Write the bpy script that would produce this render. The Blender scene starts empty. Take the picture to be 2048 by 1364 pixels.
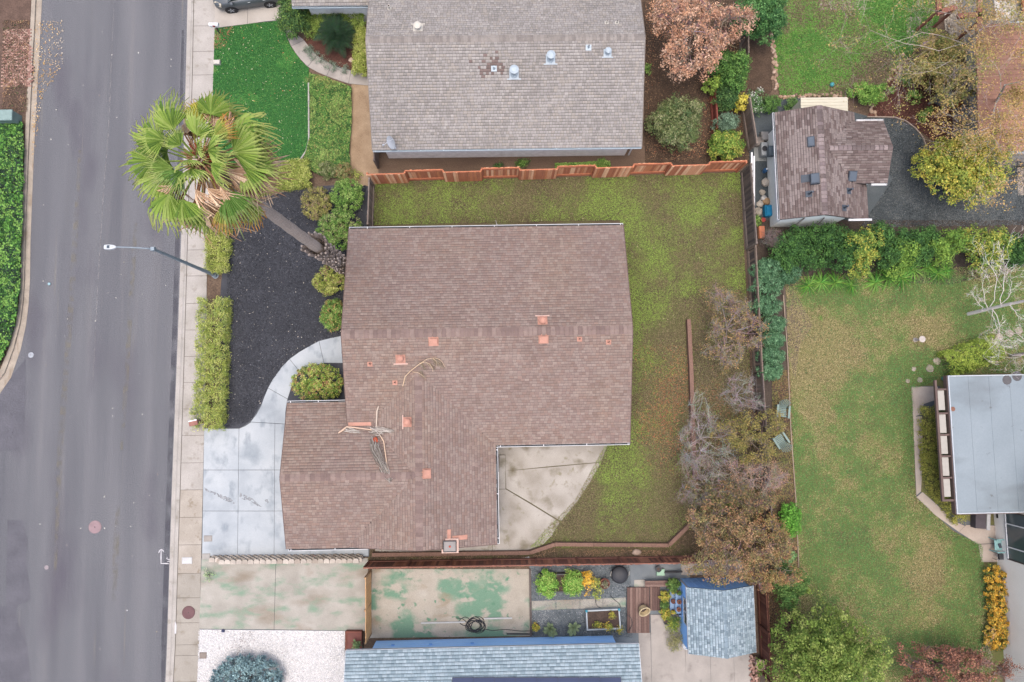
import bpy, math, random
import numpy as np
from mathutils import Matrix, Vector
rng = np.random.default_rng(11)
random.seed(11)
SC = bpy.context.scene
COL = SC.collection
# ------------------------------------------------------------------ camera
H = 42.5                      # drone height above the street, metres
FPX = 1365.33                 # focal length in pixels of a 2048 px wide frame (24 mm on 36 mm)
def _camrot(nx, ny, roll):
    d = np.array([(nx-1024)/FPX, -(ny-682)/FPX, -1.0]); d /= np.linalg.norm(d)
    b = np.array([0, 0, -1.0]); v = np.cross(d, b); c = d @ b
    K = np.array([[0, -v[2], v[1]], [v[2], 0, -v[0]], [-v[1], v[0], 0]])
    R = np.eye(3)+K+K@K/(1+c)
    r = math.radians(roll)
    return np.array([[math.cos(r), -math.sin(r), 0], [math.sin(r), math.cos(r), 0], [0, 0, 1]]) @ R
RC = _camrot(1005, 786, -1.0)
cam_data = bpy.data.cameras.new('camera'); cam_data.lens = 24.0; cam_data.sensor_width = 36.0
cam_data.clip_start = 0.5; cam_data.clip_end = 2000.0
cam = bpy.data.objects.new('camera', cam_data); COL.objects.link(cam)
M4 = Matrix.Identity(4)
for i in range(3):
    for j in range(3): M4[i][j] = RC[i, j]
M4[2][3] = H
cam.matrix_world = M4
SC.camera = cam
# ------------------------------------------------------------------ sky, sun, exposure
SUN_EL, SUN_AZ = 84.0, 200.0
W = bpy.data.worlds.new('World'); SC.world = W; W.use_nodes = True
wn = W.node_tree.nodes; wl = W.node_tree.links; wn.clear()
sky = wn.new('ShaderNodeTexSky'); sky.sky_type = 'NISHITA'; sky.sun_disc = False
sky.sun_elevation = math.radians(SUN_EL); sky.sun_rotation = math.radians(SUN_AZ)
sky.air_density = 1.0; sky.dust_density = 6.0; sky.ozone_density = 1.0
bgn = wn.new('ShaderNodeBackground'); bgn.inputs['Strength'].default_value = 0.15
wo = wn.new('ShaderNodeOutputWorld')
wl.new(sky.outputs[0], bgn.inputs[0]); wl.new(bgn.outputs[0], wo.inputs[0])
sd = bpy.data.lights.new('sun', 'SUN'); sd.energy = 0.7; sd.angle = math.radians(60); sd.color = (1.0, 0.975, 0.95)
sun = bpy.data.objects.new('sun', sd); COL.objects.link(sun)
el, az = math.radians(SUN_EL), math.radians(SUN_AZ)
sdir = Vector((math.sin(az)*math.cos(el), math.cos(az)*math.cos(el), math.sin(el)))
sun.rotation_euler = sdir.to_track_quat('Z', 'Y').to_euler()
sun.location = (0, 0, 60)
SC.view_settings.view_transform = 'Standard'; SC.view_settings.look = 'None'
SC.view_settings.gamma = 1.0; SC.view_settings.use_curve_mapping = False
SC.view_settings.exposure = 1.33
SC.cycles.max_bounces = 5; SC.cycles.diffuse_bounces = 3; SC.cycles.glossy_bounces = 2
SC.cycles.transparent_max_bounces = 4; SC.cycles.use_denoising = True

# ------------------------------------------------------------------ helpers
GAIN = 2.3                   # how bright a white sheet on the ground comes out
L = 0.12                      # level of the lots above the roadway
def P(px, py, z=L):
    """the point at height z that the photograph shows at (px, py)"""
    r = RC @ np.array([(px-1024)/FPX, -(py-682)/FPX, -1.0]); t = (z-H)/r[2]
    return Vector((r[0]*t, r[1]*t, z))
def PN(pts, z=L):
    a = np.asarray(pts, float)
    d = np.stack([(a[:, 0]-1024)/FPX, -(a[:, 1]-682)/FPX, -np.ones(len(a))], 1) @ RC.T
    return d[:, :2]*((z-H)/d[:, 2])[:, None]
def m(px, z=L): return px*(H-z)/FPX
def lin(c): return tuple(((v/255)/12.92 if v/255 <= .04045 else ((v/255+.055)/1.055)**2.4) for v in c[:3])
def S(r, g, b, k=1.0): return tuple(min(.85, v*k/GAIN) for v in lin((r, g, b)))
def hash2(ix, iy, s=0):
    h = np.sin(ix*127.1+iy*311.7+s*74.7)*43758.5453
    return h-np.floor(h)
def vnoise(x, y, s=0):
    ix, iy = np.floor(x), np.floor(y); fx, fy = x-ix, y-iy
    fx = fx*fx*(3-2*fx); fy = fy*fy*(3-2*fy)
    a, b = hash2(ix, iy, s), hash2(ix+1, iy, s); c, d = hash2(ix, iy+1, s), hash2(ix+1, iy+1, s)
    return (a*(1-fx)+b*fx)*(1-fy)+(c*(1-fx)+d*fx)*fy
def fbm(x, y, s=0, o=4):
    v, a, t = 0, .5, 0
    for k in range(o):
        v = v+a*vnoise(x*2**k, y*2**k, s+k); t += a; a *= .5
    return v/t
def inpoly(poly, x, y):
    poly = np.asarray(poly); n = len(poly); r = np.zeros(len(x), bool); j = n-1
    for i in range(n):
        xi, yi, xj, yj = *poly[i][:2], *poly[j][:2]
        c = ((yi > y) != (yj > y)) & (x < (xj-xi)*(y-yi)/(yj-yi+1e-12)+xi)
        r ^= c; j = i
    return r
# --- materials
MATS = {}
def newmat(name, rough=.85, spec=.3):
    mt = bpy.data.materials.new(name); mt.use_nodes = True
    nt = mt.node_tree; b = nt.nodes['Principled BSDF']
    b.inputs['Roughness'].default_value = rough; b.inputs['Specular IOR Level'].default_value = spec
    return mt, nt, b
def _noise(nt, scale, detail=4, stretch=(1, 1, 1), rot=0, obj=False):
    if obj: g = nt.nodes.new('ShaderNodeTexCoord'); src = g.outputs['Object']
    else: g = nt.nodes.new('ShaderNodeNewGeometry'); src = g.outputs['Position']
    mp = nt.nodes.new('ShaderNodeMapping'); mp.inputs['Scale'].default_value = stretch; mp.inputs['Rotation'].default_value[2] = rot
    nt.links.new(src, mp.inputs['Vector'])
    n = nt.nodes.new('ShaderNodeTexNoise'); n.inputs['Scale'].default_value = scale; n.inputs['Detail'].default_value = detail
    nt.links.new(mp.outputs[0], n.inputs['Vector'])
    return n.outputs['Fac']
def _ramp(nt, fac, stops):
    r = nt.nodes.new('ShaderNodeValToRGB'); e = r.color_ramp.elements
    while len(e) < len(stops): e.new(.5)
    for el_, (p, c) in zip(e, stops): el_.position = p; el_.color = (*c, 1)
    nt.links.new(fac, r.inputs['Fac']); return r.outputs['Color']
def _mix(nt, a, b, fac, mode='MIX'):
    x = nt.nodes.new('ShaderNodeMix'); x.data_type = 'RGBA'; x.blend_type = mode
    for s, v in ((x.inputs[6], a), (x.inputs[7], b), (x.inputs[0], fac)):
        if hasattr(v, 'is_output'): nt.links.new(v, s)
        else: s.default_value = (*v, 1) if isinstance(v, tuple) else v
    return x.outputs[2]
def gm(name, stops, scale=1.0, rough=.9, spec=.2, fine=(20, .25), bump=0.0, stretch=(1, 1, 1), rot=0, over=None, obj=False, metal=0, detail=5):
    """noise-ramp material; fine = (scale, amount) of a fine grain; over = list of (color, scale, lo, hi, stretch) patches"""
    if name in MATS: return MATS[name]
    mt, nt, b = newmat(name, rough, spec)
    b.inputs['Metallic'].default_value = metal
    c = _ramp(nt, _noise(nt, scale, detail, stretch, rot, obj), stops)
    for (oc, sc, lo, hi, st) in (over or []):
        f = _ramp(nt, _noise(nt, sc, 6, st), [(lo, (0, 0, 0)), (hi, (1, 1, 1))]); c = _mix(nt, c, oc, f)
    if fine[1] > 0:
        f = _noise(nt, fine[0], 3, rot=.6, obj=obj)
        g = _ramp(nt, f, [(.3, (1-fine[1],)*3), (.7, (1+fine[1]*.6,)*3)])
        c = _mix(nt, c, g, 1.0, 'MULTIPLY')
    nt.links.new(c, b.inputs['Base Color'])
    if bump > 0:
        bn = nt.nodes.new('ShaderNodeBump'); bn.inputs['Strength'].default_value = bump; bn.inputs['Distance'].default_value = .03
        nt.links.new(_noise(nt, fine[0], 4, obj=obj), bn.inputs['Height']); nt.links.new(bn.outputs[0], b.inputs['Normal'])
    MATS[name] = mt; return mt
def flat(name, c, rough=.7, spec=.3, var=.12, metal=0, scale=3.0):
    d = tuple(v*(1-var) for v in c); u = tuple(min(.9, v*(1+var)) for v in c)
    return gm(name, [(.3, d), (.7, u)], scale, rough, spec, (25, var*.8), metal=metal)
def cmat(name='leaf', rough=.75, spec=.15, trans=.0, grain=(0, 0), emis=None):
    """colour comes from the piece's own Col attribute"""
    if name in MATS: return MATS[name]
    mt, nt, b = newmat(name, rough, spec)
    a = nt.nodes.new('ShaderNodeAttribute'); a.attribute_name = 'Col'; c = a.outputs['Color']
    if grain[1] > 0:
        f = _noise(nt, grain[0], 3); g = _ramp(nt, f, [(.25, (1-grain[1],)*3), (.75, (1+grain[1]*.6,)*3)]); c = _mix(nt, c, g, 1.0, 'MULTIPLY')
    nt.links.new(c, b.inputs['Base Color'])
    if trans > 0:
        t = nt.nodes.new('ShaderNodeBsdfTranslucent'); nt.links.new(c, t.inputs['Color'])
        mx = nt.nodes.new('ShaderNodeMixShader'); mx.inputs[0].default_value = trans
        nt.links.new(b.outputs[0], mx.inputs[1]); nt.links.new(t.outputs[0], mx.inputs[2])
        nt.links.new(mx.outputs[0], nt.nodes['Material Output'].inputs['Surface'])
    MATS[name] = mt; return mt
LEAF = cmat('leaf', trans=.3)
PIECE = cmat('piece', rough=.9, grain=(30, .18))
# --- objects
def tag(o, label=None, cat=None, group=None, kind=None):
    if label: o['label'] = label
    if cat: o['category'] = cat
    if group: o['group'] = group
    if kind: o['kind'] = kind
    return o
def link(name, me, parent=None, loc=None, rot=None, scale=None):
    o = bpy.data.objects.new(name, me); COL.objects.link(o)
    if parent is not None: o.parent = parent
    if loc is not None: o.location = loc
    if rot is not None: o.rotation_euler = rot
    if scale is not None: o.scale = scale
    return o
def thing(name, label, cat, loc=(0, 0, 0), rz=0, group=None):
    o = link(name, None, None, loc, (0, 0, rz)); o.empty_display_size = .3
    return tag(o, label, cat, group)
def qmesh(name, V, F, cols=None, mat=None, smooth=False):
    """numpy mesh; F (n,4) or (n,3); cols per face (n,3)"""
    V = np.asarray(V, np.float32); F = np.asarray(F, np.int32); k = F.shape[1]
    me = bpy.data.meshes.new(name)
    me.vertices.add(len(V)); me.vertices.foreach_set('co', V.ravel())
    me.loops.add(F.size); me.loops.foreach_set('vertex_index', F.ravel())
    me.polygons.add(len(F)); me.polygons.foreach_set('loop_start', np.arange(0, F.size, k, dtype=np.int32))
    me.update(calc_edges=True)
    if cols is not None:
        at = me.attributes.new('Col', 'FLOAT_COLOR', 'FACE')
        c = np.ones((len(F), 4), np.float32); c[:, :3] = cols; at.data.foreach_set('color', c.ravel())
    if smooth: me.polygons.foreach_set('use_smooth', np.ones(len(F), bool))
    if mat: me.materials.append(mat)
    me.validate(); return me
class MB:
    """collects boxes, prisms, tubes into one mesh"""
    def __init__(s): s.v = []; s.f = []; s.c = []; s.mi = []; s.col = (.5, .5, .5); s.k = 0
    def add(s, vs, fs):
        n = len(s.v); s.v += [tuple(v) for v in vs]
        for f in fs: s.f.append([i+n for i in f]); s.c.append(s.col); s.mi.append(s.k)
        return s
    def box(s, x0, x1, y0, y1, z0, z1, M=None):
        vs = [Vector((x, y, z)) for z in (z0, z1) for y in (y0, y1) for x in (x0, x1)]
        if M is not None: vs = [M @ v for v in vs]
        return s.add(vs, [(0, 2, 3, 1), (4, 5, 7, 6), (0, 1, 5, 4), (2, 6, 7, 3), (0, 4, 6, 2), (1, 3, 7, 5)])
    def bbox(s, x0, x1, y0, y1, z0, z1, b=.02, M=None):
        """box with chamfered top edges"""
        vs = [(x, y, z) for (z, d) in ((z0, 0), (z1-b, 0), (z1, b)) for (x, y) in ((x0+d, y0+d), (x1-d, y0+d), (x1-d, y1-d), (x0+d, y1-d))]
        vs = [Vector(v) for v in vs]
        if M is not None: vs = [M @ v for v in vs]
        fs = [(3, 2, 1, 0), (8, 9, 10, 11)]
        for q in (0, 4):
            for i in range(4): j = (i+1) % 4; fs.append((q+i, q+j, q+4+j, q+4+i))
        return s.add(vs, fs)
    def beam(s, a, b, w, h, up=(0, 0, 1)):
        """square bar from a to b, w wide, h deep"""
        a, b = Vector(a), Vector(b); d = (b-a); ln = d.length; d.normalize()
        sd_ = d.cross(Vector(up))
        if sd_.length < 1e-4: sd_ = d.cross(Vector((1, 0, 0)))
        sd_.normalize(); u = sd_.cross(d)
        vs = [p+sd_*(i*w/2)+u*(j*h/2) for p in (a, b) for (i, j) in ((-1, -1), (1, -1), (1, 1), (-1, 1))]
        return s.add(vs, [(3, 2, 1, 0), (4, 5, 6, 7), (0, 1, 5, 4), (1, 2, 6, 5), (2, 3, 7, 6), (3, 0, 4, 7)])
    def prism(s, pts, z0, z1, b=0.0):
        n = len(pts); a = sum(pts[i][0]*pts[(i+1) % n][1]-pts[(i+1) % n][0]*pts[i][1] for i in range(n))
        if a < 0: pts = pts[::-1]
        vs = [(p[0], p[1], z0) for p in pts]+[(p[0], p[1], z1) for p in pts]
        fs = [tuple(range(n))[::-1], tuple(range(n, 2*n))]
        for i in range(n): j = (i+1) % n; fs.append((i, j, n+j, n+i))
        return s.add(vs, fs)
    def sheet(s, pts, z):
        n = len(pts); a = sum(pts[i][0]*pts[(i+1) % n][1]-pts[(i+1) % n][0]*pts[i][1] for i in range(n))
        if a < 0: pts = pts[::-1]
        return s.add([(p[0], p[1], z) for p in pts], [tuple(range(n))])
    def tube(s, pts, r, n=6, cap=True):
        pts = [Vector(p) for p in pts]; rr = r if hasattr(r, '__len__') else [r]*len(pts)
        vs = []; ref = None
        for i, p in enumerate(pts):
            d = (pts[min(i+1, len(pts)-1)]-pts[max(i-1, 0)]).normalized()
            if ref is None: ref = d.orthogonal().normalized()
            u = (ref-d*ref.dot(d)).normalized() if (ref-d*ref.dot(d)).length > 1e-5 else d.orthogonal().normalized()
            ref = u; w = d.cross(u)
            vs += [p+(u*math.cos(t*2*math.pi/n)+w*math.sin(t*2*math.pi/n))*rr[i] for t in range(n)]
        fs = []
        for i in range(len(pts)-1):
            for t in range(n): q = (t+1) % n; fs.append((i*n+t, i*n+q, (i+1)*n+q, (i+1)*n+t))
        if cap: fs.append(tuple(range(n))[::-1]); fs.append(tuple(range((len(pts)-1)*n, len(pts)*n)))
        return s.add(vs, fs)
    def lathe(s, prof, c=(0, 0, 0), n=14, M=None):
        vs = []
        for (r, z) in prof:
            for t in range(n):
                a = t*2*math.pi/n; vs.append(Vector((c[0]+r*math.cos(a), c[1]+r*math.sin(a), c[2]+z)))
        if M is not None: vs = [M @ v for v in vs]
        fs = [(i*n+t, i*n+(t+1) % n, (i+1)*n+(t+1) % n, (i+1)*n+t) for i in range(len(prof)-1) for t in range(n)]
        fs.append(tuple(range(n))[::-1]); fs.append(tuple(range((len(prof)-1)*n, len(prof)*n)))
        return s.add(vs, fs)
    def mesh(s, name, mat=None, smooth=False):
        me = bpy.data.meshes.new(name); me.from_pydata([tuple(v) for v in s.v], [], s.f)
        if mat is not None:
            for q in (mat if isinstance(mat, (list, tuple)) else [mat]): me.materials.append(q)
            if isinstance(mat, (list, tuple)): me.polygons.foreach_set('material_index', s.mi)
        at = me.attributes.new('Col', 'FLOAT_COLOR', 'FACE')
        at.data.foreach_set('color', np.array([(*c, 1) for c in s.c], np.float32).ravel())
        if smooth: me.polygons.foreach_set('use_smooth', [True]*len(me.polygons))
        me.update(); return me
    def build(s, name, mat=None, parent=None, smooth=False, **k):
        o = link(name, s.mesh(name, mat, smooth), parent)
        return tag(o, **k) if k else o
def xy(pts, z=L): return [tuple(P(a, b, z)[:2]) for a, b in pts]
def sheet(name, pts, z, mat, parent=None, **k): return MB().sheet(xy(pts, z), z).build(name, mat, parent, **k)
def struct(name, mb, mat): return mb.build(name, mat, kind='structure')
def slab(parent, name, pts, z0, z1, mat, shrink=.012):
    """a paving slab: prism pulled in a little so that joints stay open"""
    q = xy(pts, z1); cx = sum(p[0] for p in q)/len(q); cy = sum(p[1] for p in q)/len(q)
    r = []
    for (x, y) in q:
        d = math.hypot(x-cx, y-cy); f = 1-shrink*1.3/max(d, .05); r.append((cx+(x-cx)*f, cy+(y-cy)*f))
    return MB().prism(r, z0, z1).build(name, mat, parent)
def lerp(a, b, t): return tuple(x+(y-x)*t for x, y in zip(a, b))
def along(line, y):
    """x of a polyline (given by y) at y"""
    l_ = sorted(line, key=lambda p: p[1])
    return float(np.interp(y, [p[1] for p in l_], [p[0] for p in l_]))

# ------------------------------------------------------------------ foliage
def rhomb(pts, nrm, size, cols, rg=None, aspect=.6, tang=None):
    """one leaf-sized rhombus for each point"""
    n = len(pts); rg = rng
    nrm = nrm/(np.linalg.norm(nrm, axis=1, keepdims=True)+1e-9)
    t = rg.normal(size=(n, 3)) if tang is None else tang
    t = t-nrm*(t*nrm).sum(1, keepdims=True); t /= np.linalg.norm(t, axis=1, keepdims=True)+1e-9
    b = np.cross(nrm, t); s = np.asarray(size).reshape(-1, 1)
    V = np.empty((n, 4, 3)); V[:, 0] = pts-t*s*.5; V[:, 1] = pts+b*s*aspect*.5; V[:, 2] = pts+t*s*.5; V[:, 3] = pts-b*s*aspect*.5
    F = np.arange(n*4).reshape(n, 4)
    return V.reshape(-1, 3), F, cols
def pick(pal, n, idx=None, jit=.22, keep=.7):
    pal = np.asarray(pal); k = len(pal); pal = pal*.92+(pal @ np.array([.3, .59, .11]))[:, None]*.08
    i = rng.integers(0, k, n)
    if idx is not None:
        mk = rng.random(n) < keep; i[mk] = idx[mk]
    return np.clip(pal[i]*(1+rng.normal(0, jit, (n, 1))), 0.003, .9)
def crown(blobs, n, pal, leaf=.12, clump=.35, per=28, fill=.35, flatten=1.0, aspect=.6, up=.35, lump=.14):
    """leaves in clumps on and in ellipsoids (cx, cy, cz, rx, ry, rz)"""
    B = np.asarray(blobs, float); a = (B[:, 3]*B[:, 4]+B[:, 5]*(B[:, 3]+B[:, 4])); a = a/a.sum()
    nc = max(6, int(n/per)); bi = rng.choice(len(B), nc, p=a)
    d = rng.normal(size=(nc, 3)); d /= np.linalg.norm(d, axis=1, keepdims=True)
    d[:, 2] = np.where(d[:, 2] < -.35, -d[:, 2], d[:, 2])
    r = np.where(rng.random(nc) < fill, rng.uniform(.3, .85, nc), rng.uniform(.86, 1.0, nc))
    r = r*(1+lump*np.sin(d[:, 0]*5+bi*2.1+d[:, 1]*4)*np.cos(d[:, 2]*5+bi))
    C = B[bi, :3]+d*r[:, None]*B[bi, 3:6]
    ci = rng.integers(0, nc, n); ck = rng.integers(0, len(pal), nc)
    g = rng.normal(size=(n, 3)); g /= np.linalg.norm(g, axis=1, keepdims=True)
    p = C[ci]+g*(clump*rng.random((n, 1))**.6)*np.array([1, 1, .7])
    p[:, 2] = np.maximum(p[:, 2], L+.03)
    nr = d[ci]*.5+g*.45+rng.normal(0, .35, (n, 3)); nr[:, 2] = np.abs(nr[:, 2])+up
    return rhomb(p, nr, leaf*rng.uniform(.65, 1.35, n), pick(pal, n, ck[ci]), aspect=aspect), C
def leafobj(name, vfc, parent=None, **k):
    o = link(name, qmesh(name, *vfc, mat=LEAF), parent); return tag(o, **k) if k else o
def limbs(base, tops, r0=.06, mat=None, name='trunk', parent=None, col=(.1, .075, .055), n=5, fork=.35):
    mb = MB(); mb.col = col; base = Vector(base); tops = [Vector(t) for t in tops]
    c = sum(tops, Vector())/len(tops); f = base.lerp(c, fork)+Vector((0, 0, .0))
    mb.tube([base, base.lerp(f, .5)+Vector((random.uniform(-.03, .03), random.uniform(-.03, .03), 0)), f], [r0*1.25, r0, r0*.85], 7)
    for t in tops:
        md = f.lerp(t, .5)+Vector((random.uniform(-.1, .1), random.uniform(-.1, .1), random.uniform(0, .15)))
        mb.tube([f, md, t], [r0*.6, r0*.38, r0*.14], n)
    return mb.build(name, PIECE, parent)
G1 = [S(120, 150, 60, 1.5), S(150, 170, 70, 1.5), S(95, 125, 50, 1.5), S(170, 180, 90, 1.4)]
BARK = (.11, .085, .065)
def shrub(name, label, px, py, rx, ry, h, pal, n=2600, leaf=.1, cat='shrub', group=None, clump=.22, lobes=1, z0=L, fill=.35, per=26, jitter=.25, lump=.1, up=.35, aspect=.6, trunk=True):
    """a shrub whose crown shows centred on (px, py) with radii rx, ry in photo pixels"""
    zc = z0+h*.55; c = P(px, py, zc); a, b = m(rx, zc), m(ry, zc)
    t = thing(name, label, cat, (c.x, c.y, z0), 0, group)
    bl = [(0, 0, h*.5, a*1.03, b*1.03, h*.5)] if lobes == 1 else []
    for k in range(lobes if lobes > 1 else 0):
        an = k*2*math.pi/lobes+random.random(); q = random.uniform(.35, .55)
        s = random.uniform(.5, .66); bl.append((a*q*math.cos(an), b*q*math.sin(an), h*random.uniform(.42, .6), a*s, b*s, h*random.uniform(.36, .45)))
    vfc, C = crown([(x, y, z+0, u, v, w) for x, y, z, u, v, w in bl], n, pal, leaf, clump, per, fill, lump=lump, up=up, aspect=aspect)
    leafobj('crown', vfc, t)
    if trunk: limbs((0, 0, 0), [tuple(C[i]*.85) for i in rng.choice(len(C), 7)], max(.02, .03*h), parent=t)
    return t
def hedge(name, label, path, wpx, h, pal, n, leaf=.08, cat='hedge', z0=L, clump=.15, per=24, group=None, rag=.2, trunk=True):
    """clipped hedge along a path of photo pixels, wpx wide"""
    Q = [P(a, b, z0+h*.6) for a, b in path]; w = m(wpx, z0+h*.6)/2
    seg = [(Q[i], Q[i+1], (Q[i+1]-Q[i]).length) for i in range(len(Q)-1)]; tot = sum(s[2] for s in seg)
    t = thing(name, label, cat, (Q[0].x, Q[0].y, z0), 0, group)
    nc = n//per; C = np.empty((nc, 3)); N = np.empty((nc, 3))
    for k in range(nc):
        q = random.random()*tot
        for a, b, ln in seg:
            if q <= ln: break
            q -= ln
        p = a.lerp(b, q/ln); d = (b-a).normalized(); s = Vector((-d.y, d.x, 0))
        lu = .5+.5*math.sin(p.x*3.1+p.y*2.3)*math.cos(p.y*1.9+p.x)
        if random.random() < .62: u = random.uniform(-1, 1); z = h*(1-.22*abs(u)**3-rag*lu*random.random()); nn = s*u*.5+Vector((0, 0, 1))
        else: sg = random.choice((-1, 1)); u = sg*(1-.12*random.random()); z = h*random.random()*.85; nn = s*sg+Vector((0, 0, .4))
        ww = w*(1-.12*lu)
        p = p+s*u*ww; C[k] = (p.x-Q[0].x, p.y-Q[0].y, z); N[k] = nn
    ci = rng.integers(0, nc, n); ck = rng.integers(0, len(pal), nc)
    p = C[ci]+rng.normal(0, clump*.55, (n, 3)); p[:, 2] = np.maximum(p[:, 2], .02)
    nr = N[ci]+rng.normal(0, .5, (n, 3)); nr[:, 2] = np.abs(nr[:, 2])+.2
    leafobj('foliage', rhomb(p, nr, leaf*rng.uniform(.65, 1.35, n), pick(pal, n, ck[ci])), t)
    if trunk:
        mb = MB(); mb.col = BARK
        for k in range(int(tot/.5)+1):
            q = min(k*.5+.1, tot*.98); 
            for a, b, ln in seg:
                if q <= ln: break
                q -= ln
            p = a.lerp(b, min(1, q/ln))-Vector((Q[0].x, Q[0].y, 0)); p.z = 0
            mb.tube([p, p+Vector((random.uniform(-.1, .1), random.uniform(-.1, .1), h*.75))], [.03, .012], 5)
        mb.build('stems', PIECE, t)
    return t
def cover(name, label, poly, n, h, pal, leaf=.1, cat=None, z0=L, group=None, kind=None, freq=1.2, up=.8, sd=3, aspect=.75, patch=None):
    """low mass of leaves filling a polygon (ivy, ground cover)"""
    pw = PN(poly, z0+h*.6); lo, hi = pw.min(0), pw.max(0); x, y = [], []
    X = rng.uniform(lo[0], hi[0], n*3); Y = rng.uniform(lo[1], hi[1], n*3)
    k = inpoly(pw, X, Y); X, Y = X[k][:n], Y[k][:n]; n = len(X)
    f = fbm(X*freq, Y*freq, sd); z = z0+h*(.25+.75*f)*rng.uniform(.45, 1, n)**.5
    ip = np.clip((fbm(X*freq*.8+9, Y*freq*.8, sd+5)*len(pal)*1.5-len(pal)*.25).astype(int), 0, len(pal)-1)
    nr = rng.normal(0, .45, (n, 3)); nr[:, 2] = np.abs(nr[:, 2])+up
    return leafobj(name, rhomb(np.stack([X, Y, z], 1), nr, leaf*rng.uniform(.6, 1.4, n), pick(pal, n, ip, keep=.5), aspect=aspect), None, label=label, cat=cat, group=group, kind=kind)
def scatter(name, label, poly, n, size, good, bad, thr=.5, sharp=14, patches=(), z0=L+.012, freq=.45, sd=1, up=1.2, cat=None, dens=None, hz=.03, aspect=.5, mid=.35, k_=1.6, jit=.16):
    """grass, weeds and litter: small blades whose colour follows where the lawn is thin (patches: px, py, r, +brown/-green)"""
    pw = PN(poly, z0); lo, hi = pw.min(0), pw.max(0)
    X = rng.uniform(lo[0], hi[0], int(n*2.6)); Y = rng.uniform(lo[1], hi[1], int(n*2.6))
    k = inpoly(pw, X, Y); X, Y = X[k][:n], Y[k][:n]
    v = fbm(X*freq, Y*freq, sd, 5)*.7+fbm(X*freq*4.5, Y*freq*4.5, sd+9, 3)*.3
    for (a, b, r, amt) in patches:
        c = P(a, b); q = m(r); v = v+amt*np.exp(-((X-c.x)**2+(Y-c.y)**2)/(q*q))
    pb = 1/(1+np.exp(-(v-thr)*sharp*1.6))
    isb = rng.random(len(X)) < pb
    if dens is not None:
        kk = (~isb) | (rng.random(len(X)) < dens); X, Y, isb, v = X[kk], Y[kk], isb[kk], v[kk]
    good = [tuple(min(.6, c*k_) for c in q) for q in good]; bad = [tuple(min(.6, c*k_) for c in q) for q in bad]
    n = len(X); ig = np.clip(((v-thr+mid)*len(good)/(2*mid)).astype(int), 0, len(good)-1)
    cols = np.where(isb[:, None], pick(bad, n, jit=jit), pick(good, n, ig, keep=.75, jit=jit))
    z = z0+hz*rng.random(n); nr = rng.normal(0, .5, (n, 3)); nr[:, 2] = np.abs(nr[:, 2])+up
    return leafobj(name, rhomb(np.stack([X, Y, z], 1), nr, size*rng.uniform(.6, 1.5, n), cols, aspect=aspect), None, label=label, kind='stuff')
# ================================================================== the setting
DIRT = gm('dirt', [(.25, S(96, 80, 68)), (.5, S(122, 102, 86)), (.8, S(140, 120, 102))], 1.2, fine=(14, .4), bump=.4)
struct('ground', MB().box(-400, 400, -400, 400, -1.2, -.06), DIRT)
ASPH = gm('asphalt', [(.3, S(133, 134, 141, .8)), (.5, S(145, 146, 152, .8)), (.72, S(158, 158, 163, .8))], .5, rough=.92, fine=(24, .8), bump=.4, stretch=(1.6, .10, 1),
          over=[(S(164, 162, 164, .8), 1.1, .58, .8, (1.3, .05, 1)), (S(127, 124, 135, .78), .32, .54, .72, (1, .35, 1)), (S(170, 165, 157, .8), 2.2, .66, .78, (1.5, .04, 1))])
ASPH2 = gm('asphalt_dark', [(.3, S(127, 127, 136, .74)), (.7, S(142, 141, 150, .76))], .9, fine=(24, .7), bump=.25)
CRACK = flat('crack_tar', S(112, 111, 122, .8), .6)
KE = [(378, -60), (375, 0), (371.5, 154), (363, 454), (357, 635), (344, 970), (334, 1290), (331, 1364), (329, 1430)]       # road edge
KL = [(389, -60), (386, 0), (383, 154), (374, 454), (369, 635), (359, 970), (349, 1290), (345, 1364), (343, 1430)]       # kerb line
SI = [(433, -60), (431, 0), (427, 154), (415, 454), (412, 700), (406, 970), (398.5, 1290), (394.5, 1364), (393, 1430)]       # inner edge of pavement
rd = xy(KE, 0); rd = [(x+.05, y) for x, y in rd]
road = struct('road', MB().sheet(rd+[(-70, -60), (-70, 70)], 0), ASPH)
for nm, pts in (('asphalt_patch', [(-30, 1216), (12, 1212), (12, 1150), (15, 1040), (45, 1040), (57, 1085), (52, 1120), (60, 1170), (62, 1200), (35, 1212), (32, 1225), (40, 1260), (55, 1290), (64, 1380), (-30, 1380)]),
                ('asphalt_patch', [(-30, 800), (10, 768), (52, 716), (51, 795), (48, 900), (-30, 904)])):
    sheet(nm, pts, .004, ASPH2, road)
def ribbon(name, pts, w, z, mat, parent=None):
    """flat strip along a pixel polyline, w metres wide"""
    q = [P(a, b, z) for a, b in pts]; vs = []
    for i, p in enumerate(q):
        d = (q[min(i+1, len(q)-1)]-q[max(i-1, 0)]).normalized(); s = Vector((-d.y, d.x, 0)); ww = w*(1 if 0 < i < len(q)-1 else .5)
        vs += [p+s*ww/2, p-s*ww/2]
    mb = MB(); mb.add(vs, [(2*i, 2*i+1, 2*i+3, 2*i+2) for i in range(len(q)-1)]); return mb.build(name, mat, parent)
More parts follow.
